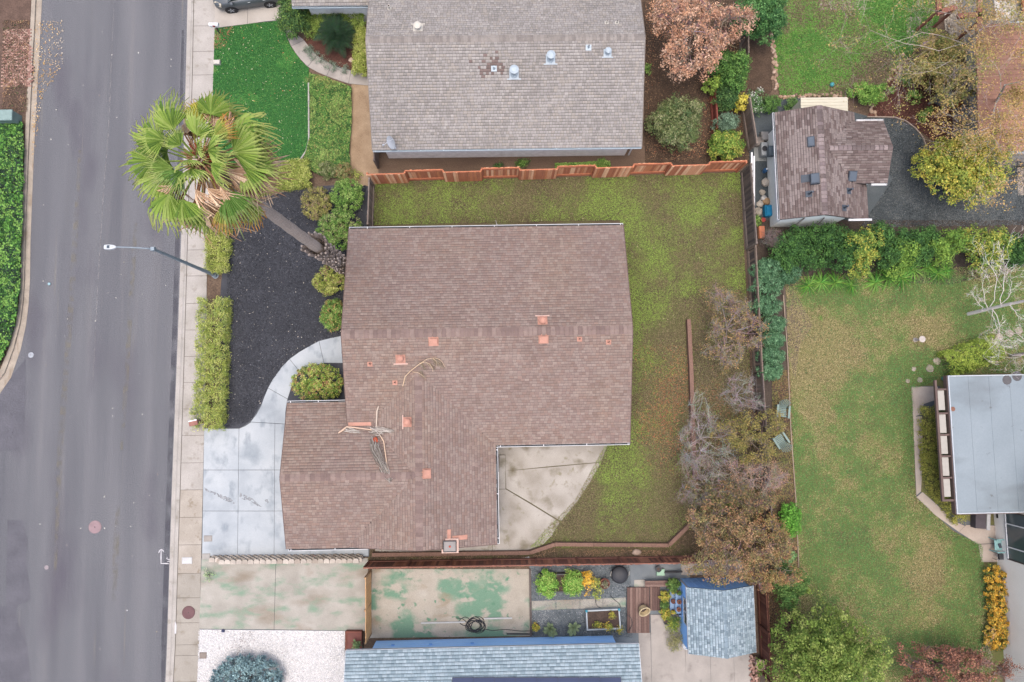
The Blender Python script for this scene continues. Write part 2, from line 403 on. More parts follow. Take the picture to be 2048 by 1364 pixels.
for pts, w in (([(10, 766), (24, 777), (38, 789), (49, 794)], .07), ([(-5, 879), (14, 870), (24, 864), (25, 850), (26, 836), (29, 828)], .16), ([(24, 864), (33, 871), (45, 879)], .12),
               ([(-5, 894), (20, 893), (46, 890)], .08), ([(-5, 1001), (30, 998), (50, 1003)], .04), ([(-4, 985), (30, 986), (60, 988)], .03), ([(240, 820), (300, 818), (352, 819)], .03),
               ([(-5, 1230), (8, 1250), (8, 1275), (20, 1290), (16, 1364)], .08), ([(10, 1117), (35, 1112), (52, 1110)], .04), ([(150, 1139), (230, 1138), (330, 1137)], .025),
               ([(300, 1008), (330, 1009)], .03), ([(90, 1018), (150, 1020), (170, 1025)], .025), ([(35, 1175), (48, 1168), (58, 1163)], .05)):
    ribbon('crack', pts, w, .008, CRACK, road)
def worn(name, col, sc=3.0, lo=.45, hi=.6, k=1.0):
    """thin worn coat: the colour shows only where noise lets it"""
    mt = flat(name, col, .95); nt = mt.node_tree
    nt.links.new(_ramp(nt, _noise(nt, sc, 6), [(lo, (0, 0, 0)), (hi, (k, k, k))]), nt.nodes['Principled BSDF'].inputs['Alpha']); return mt
SEAM = worn('road_seam', S(190, 186, 186, .8), 4, .35, .6, .7); YEL_ = worn('road_wear', S(186, 176, 150, .8), 2.2, .42, .62, .3); DRK = worn('road_dark', S(112, 112, 122, .8), .8, .35, .6, .6)
ribbon('seam', [(229, -20), (223, 120), (217, 260), (206, 400), (196, 560), (186, 760)], .05, .004, SEAM, road)
ribbon('wear_strip', [(272, 446), (268, 500), (262, 600), (257, 680), (250, 800), (243, 900)], .3, .004, YEL_, road)
ribbon('wear_strip', [(160, 300), (150, 480), (140, 640), (120, 900), (110, 1150)], .35, .004, YEL_, road)
ribbon('wear_strip', [(236, 1010), (232, 1100), (228, 1200)], .4, .004, YEL_, road)
ribbon('edge_strip', [(366, 60), (358, 380), (350, 640), (338, 970), (328, 1280), (325, 1400)], .3, .004, DRK, road)
CHALK = flat('chalk', S(226, 224, 228), .9)
ch = road
for pts, w in (([(322, 1128), (322, 1113), (322.5, 1098)], .07), ([(322, 1127), (332, 1127), (338, 1127.5)], .07), ([(322.5, 1098), (319, 1102), (317, 1106)], .06), ([(322.5, 1098), (326, 1101), (327, 1104)], .06),
               ([(335, 1114), (333, 1117), (337, 1119), (343, 1118), (342, 1121)], .05), ([(334, 1124), (338, 1122), (343, 1125)], .05)):
    ribbon('chalk_mark', pts, w, .01, CHALK, ch)
# kerbs: gutter pan, face, top
CONC = gm('concrete_old', [(.3, S(186, 180, 172)), (.55, S(200, 194, 187)), (.8, S(212, 206, 199))], .8, fine=(26, .14), bump=.12, over=[(S(168, 160, 148), 2.3, .58, .75, (1, 1, 1))])
CONC2 = gm('concrete_tan', [(.3, S(182, 172, 159)), (.7, S(204, 195, 183))], 1.1, fine=(26, .14), bump=.12, over=[(S(160, 146, 128), 3.1, .56, .72, (1, 1, 1))])
CONC3 = gm('concrete_brown', [(.3, S(174, 167, 156)), (.7, S(192, 185, 174))], .7, fine=(30, .16), bump=.12, over=[(S(158, 148, 133), 1.7, .56, .74, (1, 1, 1))])
def loft(name, lines, mat, kind='structure', parent=None):
    """lines: list of (pixel polyline, z) of equal length"""
    mb = MB(); n = len(lines[0][0]); vs = [P(a, b, z) for ln, z in lines for a, b in ln]
    fs = [(k*n+i, k*n+i+1, (k+1)*n+i+1, (k+1)*n+i) for k in range(len(lines)-1) for i in range(n-1)]
    mb.add(vs, fs); return mb.build(name, mat, parent, kind=kind) if kind else mb.build(name, mat, parent)
def shift(l_, d): return [(a+d, b) for a, b in l_]
loft('kerb', [(KE, -.05), (KE, .012), (shift(KE, 7), .03), (shift(KE, 10), .13), (shift(KL, 1), .142), (shift(KL, 1), 0.0)], CONC)
KO = [(86, -60), (84, 0), (81, 60), (76, 154), (68, 300), (61, 480), (60, 560), (57, 610), (52, 650), (41, 700), (22, 755), (0, 787), (-40, 830)]
KI = [(66, -60), (63, 0), (60, 60), (55, 154), (49, 300), (43, 480), (41, 560), (38, 605), (32, 645), (18, 695), (1, 738), (-20, 765), (-60, 805)]
mid = [lerp(a, b, .52) for a, b in zip(KO, KI)]; mid2 = [lerp(a, b, .62) for a, b in zip(KO, KI)]
KER2 = gm('kerb_tan', [(.3, S(176, 164, 150)), (.7, S(203, 190, 174))], 1.4, fine=(24, .2), over=[(S(150, 128, 104), 2.0, .55, .75, (1, .3, 1))])
loft('kerb', [(KO, -.05), (KO, .012), (mid, .03), (mid2, .12), (KI, .14), (KI, 0)], KER2)
# lots
mb = MB(); q = xy(KL, L-.02); mb.sheet(q+[(90, -60), (90, 60)], L-.02); struct('lot_ground', mb, DIRT)
mb = MB(); q = xy(KI, L-.02); mb.sheet(q+[(-70, 5), (-70, 60)], L-.02); struct('lot_ground', mb, DIRT)
# pavement slabs
sw = struct('pavement', MB().sheet(xy(KL, L)+xy(SI, L)[::-1], L), flat('joint', S(120, 112, 104), .95))
ys = [-58, 0, 52, 103, 150, 199, 250, 300, 350, 400, 450, 500, 552, 607, 660, 713, 765, 818, 871, 926, 980, 1035, 1090, 1147, 1196, 1246, 1290, 1311, 1364, 1425]
for i in range(len(ys)-1):
    a, b = ys[i], ys[i+1]; mt = CONC if b < 1000 else (CONC2 if b < 1150 else CONC3)
    if 0 <= i < 3 : mt = CONC
    slab(sw, 'slab', [(along(KL, a)+2, a), (along(SI, a), a-.6), (along(SI, b), b-.6), (along(KL, b)+2, b)], L-.05, L+.022, mt)
# ---------------- driveway and path of the brown house
DRV = gm('concrete_washed', [(.28, S(190, 199, 207, .83)), (.5, S(214, 222, 228, .83)), (.75, S(229, 235, 239, .83))], .55, rough=.8, fine=(30, .07), bump=.08,
         over=[(S(176, 187, 196, .83), .75, .56, .76, (1, 1, 1)), (S(164, 176, 186, .83), 1.6, .56, .76, (1, .6, 1))])
JNT = flat('joint_dark', S(104, 108, 112), .95)
dv = struct('driveway', MB().sheet(xy([(408, 856), (480, 857), (506, 838), (572, 846), (600, 900), (740, 1095), (738, 1114), (403, 1113)]), L+.004), JNT)
VX = [((408, 857), (404, 1112)), ((478, 857), (475, 1112)), ((550, 849), (548, 1112)), ((624, 850), (620, 1112)), ((700, 850), (707, 1112)), ((735, 850), (737, 1112))]
HY = [857, 940, 1022, 1112]
def vx(k, y): a, b = VX[k]; return a[0]+(b[0]-a[0])*(y-a[1])/(b[1]-a[1])
for r in range(3):
    for k in range(5):
        if r < 2 and k > 2: continue
        y0, y1 = HY[r], HY[r+1]
        pts = [(vx(k, y0), y0), (vx(k+1, y0), y0), (vx(k+1, y1), y1), (vx(k, y1), y1)]
        if r == 0 and k == 1: pts = [(478, 857), (490, 852), (502, 844), (550, 847), (549, 940), (477, 940)]
        if r == 0 and k == 2: pts = [(550, 847), (571, 848), (600, 850), (623, 940), (549, 940)]
        slab(dv, 'slab', pts, L-.05, L+.03, DRV)
STAIN = gm('oil_stain', [(.35, S(150, 152, 156)), (.65, S(184, 188, 192))], 6, fine=(30, .2))
_nt = STAIN.node_tree; _nt.links.new(_ramp(_nt, _noise(_nt, 5.5, 6), [(.44, (0, 0, 0)), (.54, (1, 1, 1))]), _nt.nodes['Principled BSDF'].inputs['Alpha'])
for pts in ([(408, 975), (425, 983), (445, 990), (462, 997), (470, 1006), (468, 1008), (450, 1001), (432, 991), (412, 982)], [(480, 985), (490, 990), (505, 997), (516, 1008), (524, 1014), (515, 1012), (500, 1002), (486, 999), (479, 993)], [(529, 1000), (535, 998), (538, 1006), (533, 1007)]):
    sheet('stain', pts, L+.034, STAIN, dv)
fp = struct('front_path', MB().sheet(xy([(690, 671), (650, 680), (615, 695), (580, 718), (555, 745), (537, 775), (522, 810), (500, 846), (571, 848), (572, 830), (576, 800), (585, 765), (597, 745), (620, 733), (648, 726), (690, 726)]), L+.004), JNT)
for pts in ([(697, 671), (680, 672), (660, 676), (638, 682), (648, 726), (697, 726)], [(638, 682), (615, 694), (598, 704), (579, 718), (599, 743), (621, 732), (648, 726)],
            [(579, 718), (564, 733), (553, 748), (544, 761), (536, 776), (575, 798), (580, 783), (587, 760), (599, 743)], [(536, 776), (528, 795), (522, 812), (512, 830), (501, 844), (571, 848), (571, 825), (575, 798)]):
    slab(fp, 'slab', pts, L-.05, L+.03, DRV)
sheet('door_mat', [(683, 680), (694, 680), (694, 707), (683, 707)], L+.036, flat('mat_grey', S(110, 112, 120)), fp)
# black gravel bed
GRAVEL = gm('black_gravel', [(.3, S(74, 76, 83)), (.7, S(94, 96, 104))], .5, fine=(60, .5), bump=.6)
struct('gravel_bed', MB().sheet(xy([(452, 430), (520, 395), (560, 384), (640, 372), (738, 366), (735, 470), (700, 470), (700, 810), (570, 810), (571, 848), (500, 846), (478, 857), (440, 860), (440, 600)]), L), GRAVEL)
scatter('gravel', 'loose black gravel covering the front yard', [(455, 440), (520, 400), (560, 386), (735, 370), (700, 470), (697, 670), (640, 680), (580, 716), (536, 775), (500, 842), (452, 856)], 46000, .05,
        [S(70, 72, 79, 1.15), S(84, 87, 94, 1.15), S(98, 101, 108, 1.15), S(116, 118, 126, 1.15)], [S(120, 118, 120)], thr=1.1, k_=1.15, hz=.02, up=.5, aspect=.9)
scatter('gravel_flecks', 'pale flecks and dry bits on the black gravel', [(455, 440), (735, 370), (697, 670), (580, 716), (500, 842), (452, 856)], 260, .07, [S(215, 205, 190), S(190, 180, 165)], [S(200, 190, 180)], thr=.9, hz=.02)
# ---------------- next house to the north: driveway, path, lawn
DRN = gm('concrete_warm', [(.3, S(192, 184, 174)), (.7, S(210, 203, 194))], .9, fine=(28, .1))
nd = struct('neighbour_driveway', MB().sheet(xy([(431, -60), (430, 57), (500, 47), (570, 40), (570, -60)]), L+.004), JNT)
for pts in ([(431, -60), (429, 56), (495, 48), (496, -60)], [(496, -60), (495, 48), (530, 43), (562, 40), (562, -60)]): slab(nd, 'slab', pts, L-.05, L+.03, DRN)
PTH = gm('concrete_grey', [(.3, S(178, 171, 164)), (.7, S(198, 190, 182))], 1.1, fine=(28, .12), over=[(S(150, 142, 136), 1.6, .58, .75, (1, 1, 1))])
npth = struct('garden_path', MB().sheet(xy([(563, 38), (573, 72), (582, 92), (600, 117), (615, 133), (655, 153), (700, 168), (742, 172), (742, 148), (704, 141), (662, 129), (634, 111), (607, 79), (580, 60), (570, 36)]), L+.004), JNT)
for pts in ([(564, 37), (569, 58), (573, 72), (582, 92), (608, 80), (598, 72), (583, 64), (572, 45)], [(582, 92), (591, 106), (602, 120), (615, 133), (634, 111), (620, 95), (608, 80)],
            [(615, 133), (634, 144), (653, 152), (664, 129), (648, 121), (634, 111)], [(653, 152), (675, 160), (697, 167), (702, 141), (680, 136), (664, 129)], [(697, 167), (745, 172), (745, 150), (702, 141)]):
    slab(npth, 'slab', pts, L-.05, L+.03, PTH)
GRS = gm('lawn_green', [(.3, S(58, 112, 52)), (.55, S(76, 134, 62)), (.8, S(100, 148, 72))], .9, fine=(34, .35), bump=.5)
LN = [(430, 58), (500, 48), (566, 41), (572, 72), (582, 94), (600, 119), (618, 137), (617, 165), (617, 280), (610, 305), (598, 320), (560, 328), (423, 326), (426, 180)]
struct('lawn', MB().sheet(xy(LN), L+.004), GRS)
scatter('grass', 'short green front lawn grass beside the pavement', LN, 120000, .06, [S(52, 108, 52), S(66, 128, 58), S(82, 142, 62), S(104, 152, 72)], [S(140, 130, 90), S(110, 140, 70)], k_=2.1, thr=.82, hz=.05, up=.55, patches=[(432, 75, 14, .5), (565, 50, 12, .25), (430, 140, 10, .4), (615, 160, 8, .3)])
scatter('fallen_leaves', 'pale fallen leaves on the green front lawn', [(430, 60), (566, 43), (580, 95), (617, 160), (600, 318), (426, 320)], 420, .08, [S(236, 224, 190), S(226, 200, 150)], [S(196, 130, 84)], thr=.62, hz=.06, patches=[(440, 70, 40, .2)])
scatter('leaf_litter', 'brown leaf litter at the mailbox end of the lawn', [(430, 60), (470, 53), (450, 95), (428, 100)], 260, .09, [S(170, 110, 84), S(200, 160, 120)], [S(140, 96, 74)], hz=.06)
sheet('dirt_strip', [(703, 168), (740, 170), (757, 345), (752, 372), (690, 372), (700, 330)], L+.004, gm('bare_dirt', [(.3, S(168, 142, 114)), (.7, S(194, 168, 138))], 1.3, fine=(18, .2), bump=.3), kind='structure')
MULCH = gm('mulch_red', [(.3, S(92, 62, 54)), (.7, S(122, 82, 70))], 2.4, fine=(22, .5), bump=.6)
sheet('mulch_bed', [(604, 80), (640, 60), (732, 60), (735, 148), (702, 140), (660, 127), (634, 109)], L+.006, MULCH, kind='structure')
# side yard of the north house
sheet('side_yard', [(757, 300), (1290, 290), (1480, 320), (1480, 346), (748, 366)], L+.002, gm('dirt_dark', [(.3, S(112, 92, 78)), (.7, S(138, 116, 98))], 1.2, fine=(16, .3), bump=.3, stretch=(.3, 1, 1)), kind='structure')
LIT = gm('litter_ground', [(.3, S(86, 70, 58)), (.7, S(108, 88, 72))], 2, fine=(20, .5), bump=.5)
sheet('planting_ground', [(1285, -60), (1430, -60), (1505, 60), (1540, 60), (1545, 180), (1500, 230), (1490, 330), (1290, 330)], L+.004, LIT, kind='structure')
scatter('leaf_litter', 'fallen leaves carpeting the dark soil under the orange tree', [(1290, -40), (1500, -40), (1500, 330), (1290, 320)], 15000, .07, [S(96, 78, 62), S(122, 98, 78), S(150, 118, 90)], [S(186, 150, 112), S(170, 110, 80)], thr=.58, hz=.03)
# ---------------- back yard of the brown house
YARD = [(748, 364), (1480, 345), (1500, 745), (1520, 900), (1535, 1135), (1100, 1125), (735, 1125), (735, 800), (737, 458)]
struct('back_yard', MB().sheet(xy(YARD), L), gm('yard_soil', [(.3, S(98, 84, 68)), (.5, S(116, 104, 76)), (.75, S(112, 118, 70))], .6, fine=(22, .4), bump=.5))
YG = [S(128, 154, 64, 1.2), S(124, 146, 64, 1.2), S(118, 136, 64, 1.2), S(114, 126, 64, 1.2), S(114, 118, 68, 1.2)]
YB = [S(112, 104, 72, 1.2), S(122, 110, 82, 1.2), S(134, 118, 94, 1.2), S(104, 100, 66, 1.2), S(108, 112, 66, 1.2)]
PAT = [(1460, 430, 50, .14), (1470, 620, 60, .25), (1430, 740, 60, .3), (1330, 800, 60, .28), (1320, 900, 40, .2), (1350, 980, 60, .25), (1440, 900, 90, .3), (1370, 660, 40, .2), (1330, 700, 40, .15), (900, 435, 60, .1), (1000, 440, 50, .12), (1140, 420, 40, .1),
       (1100, 365, 60, .12), (1300, 400, 40, .1), (1200, 1060, 90, .12), (1150, 1000, 40, .05), (1290, 640, 30, -.06), (1390, 420, 50, -.12), (1280, 620, 40, -.08), (850, 390, 60, -.1), (1220, 440, 40, -.1), (1290, 920, 40, -.1), (1260, 950, 40, -.12), (1330, 560, 50, -.03), (1310, 1060, 50, .2)]
scatter('grass', 'patchy weedy grass in the back yard of the brown house', [(750, 364), (1480, 345), (1500, 745), (1490, 1000), (1385, 1040), (1340, 1095), (1060, 1095), (1090, 1060), (1150, 1000), (1210, 890), (1240, 850), (1240, 440), (737, 450)], 230000, .066, YG, YB, thr=.555, sharp=9, k_=1.75, patches=PAT, hz=.06, up=.5, sd=4, freq=.6, jit=.18, aspect=.4, mid=.25)
scatter('weed_leaves', 'bright clover leaves dotted through the back yard grass', [(750, 364), (1480, 345), (1460, 560), (1370, 640), (1360, 1000), (1180, 1050), (1230, 850), (1240, 440), (737, 450)], 4200, .07, [S(136, 158, 70), S(150, 166, 84)], [S(118, 130, 66), S(190, 176, 140)], thr=.54, dens=.25, hz=.08, aspect=.8, sd=4, freq=.55)
scatter('leaf_litter', 'orange fallen leaves drifted on the grass behind the house', [(1268, 690), (1380, 690), (1386, 960), (1268, 960)], 6500, .07, [S(176, 112, 80), S(196, 128, 92), S(150, 100, 74)], [S(150, 104, 78)], thr=.36, sharp=8, hz=.07, dens=.05, patches=[(1342, 795, 30, -.3), (1335, 840, 34, -.22), (1345, 870, 24, -.15), (1330, 775, 24, -.15)])
scatter('leaf_litter', 'brown leaves and twigs on the bare soil along the back fence', [(1385, 640), (1480, 560), (1515, 760), (1530, 1100), (1400, 1100), (1395, 1000)], 16000, .07, [S(92, 80, 70), S(112, 96, 82), S(74, 66, 60)], [S(150, 120, 92), S(166, 110, 80)], thr=.6, hz=.05)
scatter('leaf_litter', 'dry brown litter in the bed between low wall and south fence', [(745, 1100), (1060, 1112), (1100, 1098), (1340, 1100), (1390, 1050), (1420, 1118), (740, 1122)], 9000, .07, [S(112, 94, 78), S(136, 112, 90), S(96, 82, 68)], [S(160, 126, 98)], thr=.6, hz=.04)
# patio
PAT_C = gm('patio_concrete', [(.3, S(168, 160, 148)), (.5, S(194, 187, 177)), (.75, S(210, 204, 195))], .7, fine=(26, .14), bump=.12, over=[(S(132, 122, 100), .8, .56, .74, (1, 1, 1)), (S(150, 142, 116), 2.2, .6, .75, (1, 1, 1))])
pt = struct('patio', MB().sheet(xy([(985, 880), (1222, 880), (1205, 925), (1180, 965), (1155, 1005), (1130, 1040), (1106, 1070), (1080, 1093), (1050, 1103), (880, 1110), (750, 1104), (750, 1090), (985, 1080)]), L+.006), flat('joint_moss', S(112, 104, 82), .95))
for pts in ([(985, 880), (1219, 880), (1203, 923), (1190, 925), (1100, 933), (1011, 942), (1011, 910), (985, 909)], [(1011, 942), (1100, 934), (1202, 925), (1180, 965), (1155, 1003), (1122, 1043), (1060, 1005), (1012, 977)],
            [(985, 979), (1011, 978), (1060, 1007), (1120, 1044), (1105, 1070), (1086, 1090), (1050, 1102), (985, 1106)], [(985, 1080), (985, 1106), (880, 1108), (750, 1103), (750, 1088)]):
    slab(pt, 'slab', pts, L-.05, L+.03, PAT_C)
stp = MB().prism(xy([(994, 910), (1011, 910), (1011, 977), (994, 977)]), L+.0, L+.17); stp.build('step', PAT_C, pt)
sheet('door_mat', [(994, 911), (999, 911), (998, 944), (994, 944)], L+.18, flat('mat_brown', S(92, 80, 72)), pt)
# ---------------- lawn to the east
LE = [(1570, 555), (1720, 545), (1900, 535), (2060, 530), (2060, 640), (2060, 745), (1895, 748), (1850, 770), (1825, 780), (1830, 990), (1900, 1060), (1965, 1090), (1965, 1120), (1985, 1200), (1985, 1380), (1590, 1380), (1597, 1130), (1583, 860)]
struct('lawn', MB().sheet(xy([(1545, 470), (2080, 470), (2080, 800), (2000, 1400), (1540, 1400), (1550, 900)]), L+.002), gm('lawn_dry', [(.3, S(122, 112, 78)), (.5, S(134, 132, 84)), (.75, S(118, 132, 72))], .7, fine=(26, .35), bump=.5))
EP = [(1640, 720, 60, .34), (1650, 690, 40, .3), (1600, 740, 30, .25), (1590, 640, 20, .35), (1595, 680, 22, .4), (1860, 660, 40, .25), (1890, 650, 30, .2), (1850, 1150, 36, .5), (1640, 800, 60, .12), (1760, 1080, 30, .18), (1700, 1180, 50, .1), (1760, 740, 50, .06), (1810, 740, 50, -.25), (1820, 800, 35, -.35), (1835, 900, 30, -.3), (1930, 1100, 40, -.25),
      (1960, 1150, 40, -.25), (1630, 1100, 50, -.2), (1720, 1090, 30, -.2), (1850, 740, 40, -.25), (1680, 840, 40, -.15), (1740, 620, 40, -.1), (1880, 1320, 60, -.05)]
scatter('grass', 'dry mottled lawn grass east of the back fence', LE, 260000, .065, [S(84, 124, 64, 1.15), S(98, 132, 68, 1.15), S(112, 136, 72, 1.15), S(126, 138, 78, 1.1), S(138, 138, 86, 1.1)], [S(156, 140, 100, 1.15), S(170, 154, 116, 1.15), S(144, 132, 90, 1.1), S(134, 132, 82, 1.1)], thr=.562, sharp=11, k_=2.0, jit=.14, aspect=.4, mid=.22, patches=EP, hz=.06, up=.5, sd=12, freq=.5)
scatter('weed_leaves', 'bluish clover tufts in the dry east lawn', [(1600, 600), (1800, 600), (1830, 990), (1960, 1120), (1960, 1300), (1610, 1300)], 5000, .08, [S(74, 120, 74), S(92, 130, 66)], [S(120, 130, 70)], thr=.52, patches=[(1715, 1092, 20, -.4), (1660, 1060, 30, -.2), (1640, 780, 12, -.3)], hz=.08, dens=.05, sd=12)
sheet('bare_soil', [(1566, 575), (1586, 575), (1625, 650), (1600, 690), (1590, 760), (1580, 720), (1572, 640)], L+.008, gm('soil_grey', [(.3, S(104, 92, 84)), (.7, S(130, 116, 104))], 2, fine=(18, .3)), kind='structure')
BED = gm('bed_soil', [(.3, S(78, 68, 62)), (.7, S(102, 90, 80))], 2, fine=(18, .4), bump=.5)
sheet('planting_bed', [(1500, 470), (1570, 575), (1586, 860), (1598, 1130), (1600, 1400), (1520, 1400), (1530, 1000), (1505, 745)], L+.006, BED, kind='structure')
sheet('planting_bed', [(1500, 440), (2060, 440), (2060, 530), (1900, 570), (1700, 560), (1590, 580), (1540, 560)], L+.010, BED, kind='structure')
scatter('leaf_litter', 'weedy strip and dry leaves under the shrubs by the timber edging', [(1545, 740), (1580, 740), (1598, 1130), (1590, 1364), (1530, 1364), (1540, 1000)], 16000, .08, [S(118, 122, 66), S(136, 128, 76), S(104, 96, 70)], [S(142, 116, 82), S(120, 92, 70)], thr=.5, hz=.06, sd=21)
# path along the patio cover
pth = struct('garden_path', MB().sheet(xy([(1823, 772), (1880, 772), (1878, 800), (1845, 830), (1842, 985), (1850, 990), (1905, 1030), (1960, 1050), (2030, 1050), (2030, 1125), (1962, 1124), (1960, 1092), (1905, 1060), (1832, 996)]), L+.014), JNT)
PPK = gm('concrete_pink', [(.3, S(190, 174, 160)), (.7, S(212, 198, 184))], 1.2, fine=(28, .1))
for pts in ([(1823, 773), (1876, 773), (1876, 798), (1848, 808), (1838, 830), (1832, 832)], [(1823, 775), (1832, 833), (1844, 832), (1846, 910), (1842, 983), (1833, 991)], [(1833, 994), (1845, 984), (1880, 1015), (1912, 1044), (1930, 1052), (1918, 1064), (1870, 1030)],
            [(1918, 1064), (1932, 1050), (2030, 1052), (2030, 1085), (1955, 1088)], [(1957, 1089), (2030, 1086), (2030, 1124), (1963, 1124)]):
    slab(pth, 'slab', pts, L-.05, L+.036, PPK, .006)
# ---------------- north-east yard
NEL = [(1545, -60), (1905, -60), (1870, 60), (1800, 130), (1770, 170), (1720, 195), (1560, 190), (1548, 130)]
struct('lawn', MB().sheet(xy(NEL), L+.006), gm('lawn_weedy', [(.3, S(96, 112, 66)), (.5, S(108, 140, 66)), (.8, S(118, 150, 70))], .7, fine=(24, .35), bump=.5))
scatter('grass', 'lush weedy lawn in the north-east yard', NEL, 90000, .085, [S(86, 138, 58, 1.1), S(104, 154, 62, 1.1), S(122, 164, 70, 1.1), S(132, 158, 80, 1.1)], [S(116, 102, 82), S(140, 122, 98)], thr=.56, sharp=8, patches=[(1755, 130, 40, .3), (1720, 60, 40, .12), (1560, 60, 20, .15), (1640, 60, 40, -.1), (1780, 20, 30, -.2), (1740, 175, 30, .3)], hz=.06, up=.5, sd=31)
sheet('mulch_bed', [(1790, 130), (1850, 110), (1920, 130), (1925, 290), (1890, 300), (1845, 265), (1800, 238), (1735, 232), (1760, 185)], L+.010, MULCH, kind='structure')
scatter('wood_mulch', 'reddish bark mulch around the small shrubs', [(1790, 130), (1850, 110), (1920, 130), (1925, 290), (1890, 300), (1845, 265), (1800, 238), (1740, 230), (1765, 185)], 14000, .08, [S(98, 62, 54), S(126, 82, 72), S(78, 52, 48)], [S(176, 140, 126), S(150, 120, 100)], thr=.66, hz=.04, aspect=.35)
GG = gm('grey_gravel', [(.3, S(88, 96, 100)), (.55, S(102, 110, 114)), (.8, S(126, 133, 136))], .5, fine=(50, .4), bump=.5)
struct('gravel_yard', MB().sheet(xy([(1497, 205), (1600, 195), (1735, 232), (1800, 236), (1838, 262), (1860, 300), (1905, 320), (2070, 320), (2070, 460), (1500, 460)]), L+.008), GG)
scatter('gravel', 'grey gravel with pale dust behind the brown annex', [(1720, 235), (1800, 238), (1838, 264), (1860, 300), (2060, 325), (2060, 450), (1720, 455), (1785, 360)], 42000, .05, [S(80, 88, 92), S(92, 100, 104), S(106, 113, 116)], [S(126, 132, 133), S(140, 145, 145)], k_=1.1, thr=.54, sharp=9, hz=.02, up=.5, aspect=.9, patches=[(1820, 380, 40, .15), (1790, 340, 30, .1)])
for pts, mt in (([(2020, 332), (2070, 330), (2070, 390), (2036, 390), (2034, 334)], PPK), ([(1985, 306), (2070, 304), (2070, 333), (2000, 335)], PTH), ([(1905, 190), (1945, 180), (1950, 280), (1905, 280)], PTH)):
    sheet('concrete_pad', pts, L+.02, mt, kind='structure')
# ---------------- blue house's side yard
OLDG = gm('painted_concrete', [(.3, S(172, 167, 157)), (.5, S(190, 185, 175)), (.75, S(204, 199, 190))], .9, fine=(26, .16), bump=.1,
          over=[(S(160, 148, 132), .6, .56, .72, (.4, 1, 1)), (S(146, 170, 148), 1.9, .5, .7, (.5, 1, 1)), (S(150, 132, 112), .45, .62, .78, (1, 1, 1))])
OLDG2 = gm('painted_concrete_green', [(.3, S(180, 172, 158)), (.5, S(192, 184, 170)), (.75, S(202, 196, 184))], .9, fine=(26, .16), bump=.1,
           over=[(S(156, 136, 110), .7, .56, .72, (.5, 1, 1)), (S(126, 162, 138), .45, .47, .56, (.8, 1, 1)), (S(194, 186, 172), 1.5, .52, .62, (.7, 1, 1)), (S(110, 152, 126), 2.4, .62, .7, (1, 1, 1))])
gd = struct('side_driveway', MB().sheet(xy([(402, 1116), (735, 1116), (738, 1262), (397, 1260)]), L+.006), JNT)
for pts in ([(403, 1115), (552, 1115), (548, 1259), (398, 1258)], [(552, 1115), (736, 1116), (738, 1262), (548, 1259)]): slab(gd, 'slab', pts, L-.05, L+.03, OLDG)
sheet('concrete_yard', [(744, 1138), (1059, 1138), (1061, 1272), (740, 1276)], L+.02, OLDG2, kind='structure')
BG = gm('blue_gravel', [(.3, S(122, 130, 136)), (.7, S(146, 154, 159))], 1, fine=(55, .4), bump=.5)
struct('gravel_yard', MB().sheet(xy([(1059, 1130), (1380, 1122), (1380, 1290), (1061, 1290)]), L+.008), BG)
scatter('gravel', 'blue-grey gravel between the planters of the blue house', [(1063, 1132), (1260, 1128), (1265, 1275), (1063, 1275)], 22000, .045, [S(100, 110, 116), S(124, 132, 138), S(150, 156, 160)], [S(176, 180, 182)], thr=.7, hz=.02, up=.5, aspect=.9)
wg = sheet('white_gravel', [(396, 1259), (690, 1262), (688, 1400), (392, 1400)], L+.01, gm('white_rock', [(.3, S(236, 234, 234)), (.7, S(246, 244, 244))], 1.2, fine=(45, .18), bump=.4), kind='structure')
scatter('gravel', 'white crushed rock in the blue house front yard', [(397, 1260), (690, 1263), (688, 1390), (394, 1390)], 26000, .05, [S(244, 242, 242, .86), S(238, 236, 236, .86), S(248, 246, 246, .86)], [S(206, 200, 196), S(160, 152, 148)], thr=.74, sharp=10, hz=.02, up=.5, aspect=.9)
pp = struct('paved_yard', MB().sheet(xy([(1278, 1228), (1380, 1228), (1500, 1290), (1502, 1400), (1278, 1400)]), L+.012), JNT)
xs_ = [1277, 1301, 1370, 1420, 1467, 1501]
for i in range(5):
    y0 = 1265 if i == 0 else (1229 if i == 1 else 1295)
    slab(pp, 'slab', [(xs_[i], y0), (xs_[i+1], y0), (xs_[i+1]+3, 1400), (xs_[i]+3, 1400)], L-.05, L+.03, PTH)
slab(pp, 'slab', [(1362, 1122), (1490, 1118), (1500, 1150), (1362, 1150)], L-.05, L+.03, PTH)
walk = struct('garden_walk', MB().sheet(xy([(1063, 1202), (1252, 1195), (1252, 1214), (1063, 1221)]), L+.012), JNT)
for a, b in ((1063, 1112), (1112, 1160), (1160, 1206), (1206, 1252)):
    f = lambda x, o: 1202+o-(x-1063)*7/189
    slab(walk, 'slab', [(a, f(a, 0)), (b, f(b, 0)), (b, f(b, 19)), (a, f(a, 19))], L-.05, L+.03, OLDG)
slab(walk, 'slab', [(1268, 1160), (1290, 1159), (1291, 1174), (1268, 1175)], L-.05, L+.03, OLDG)
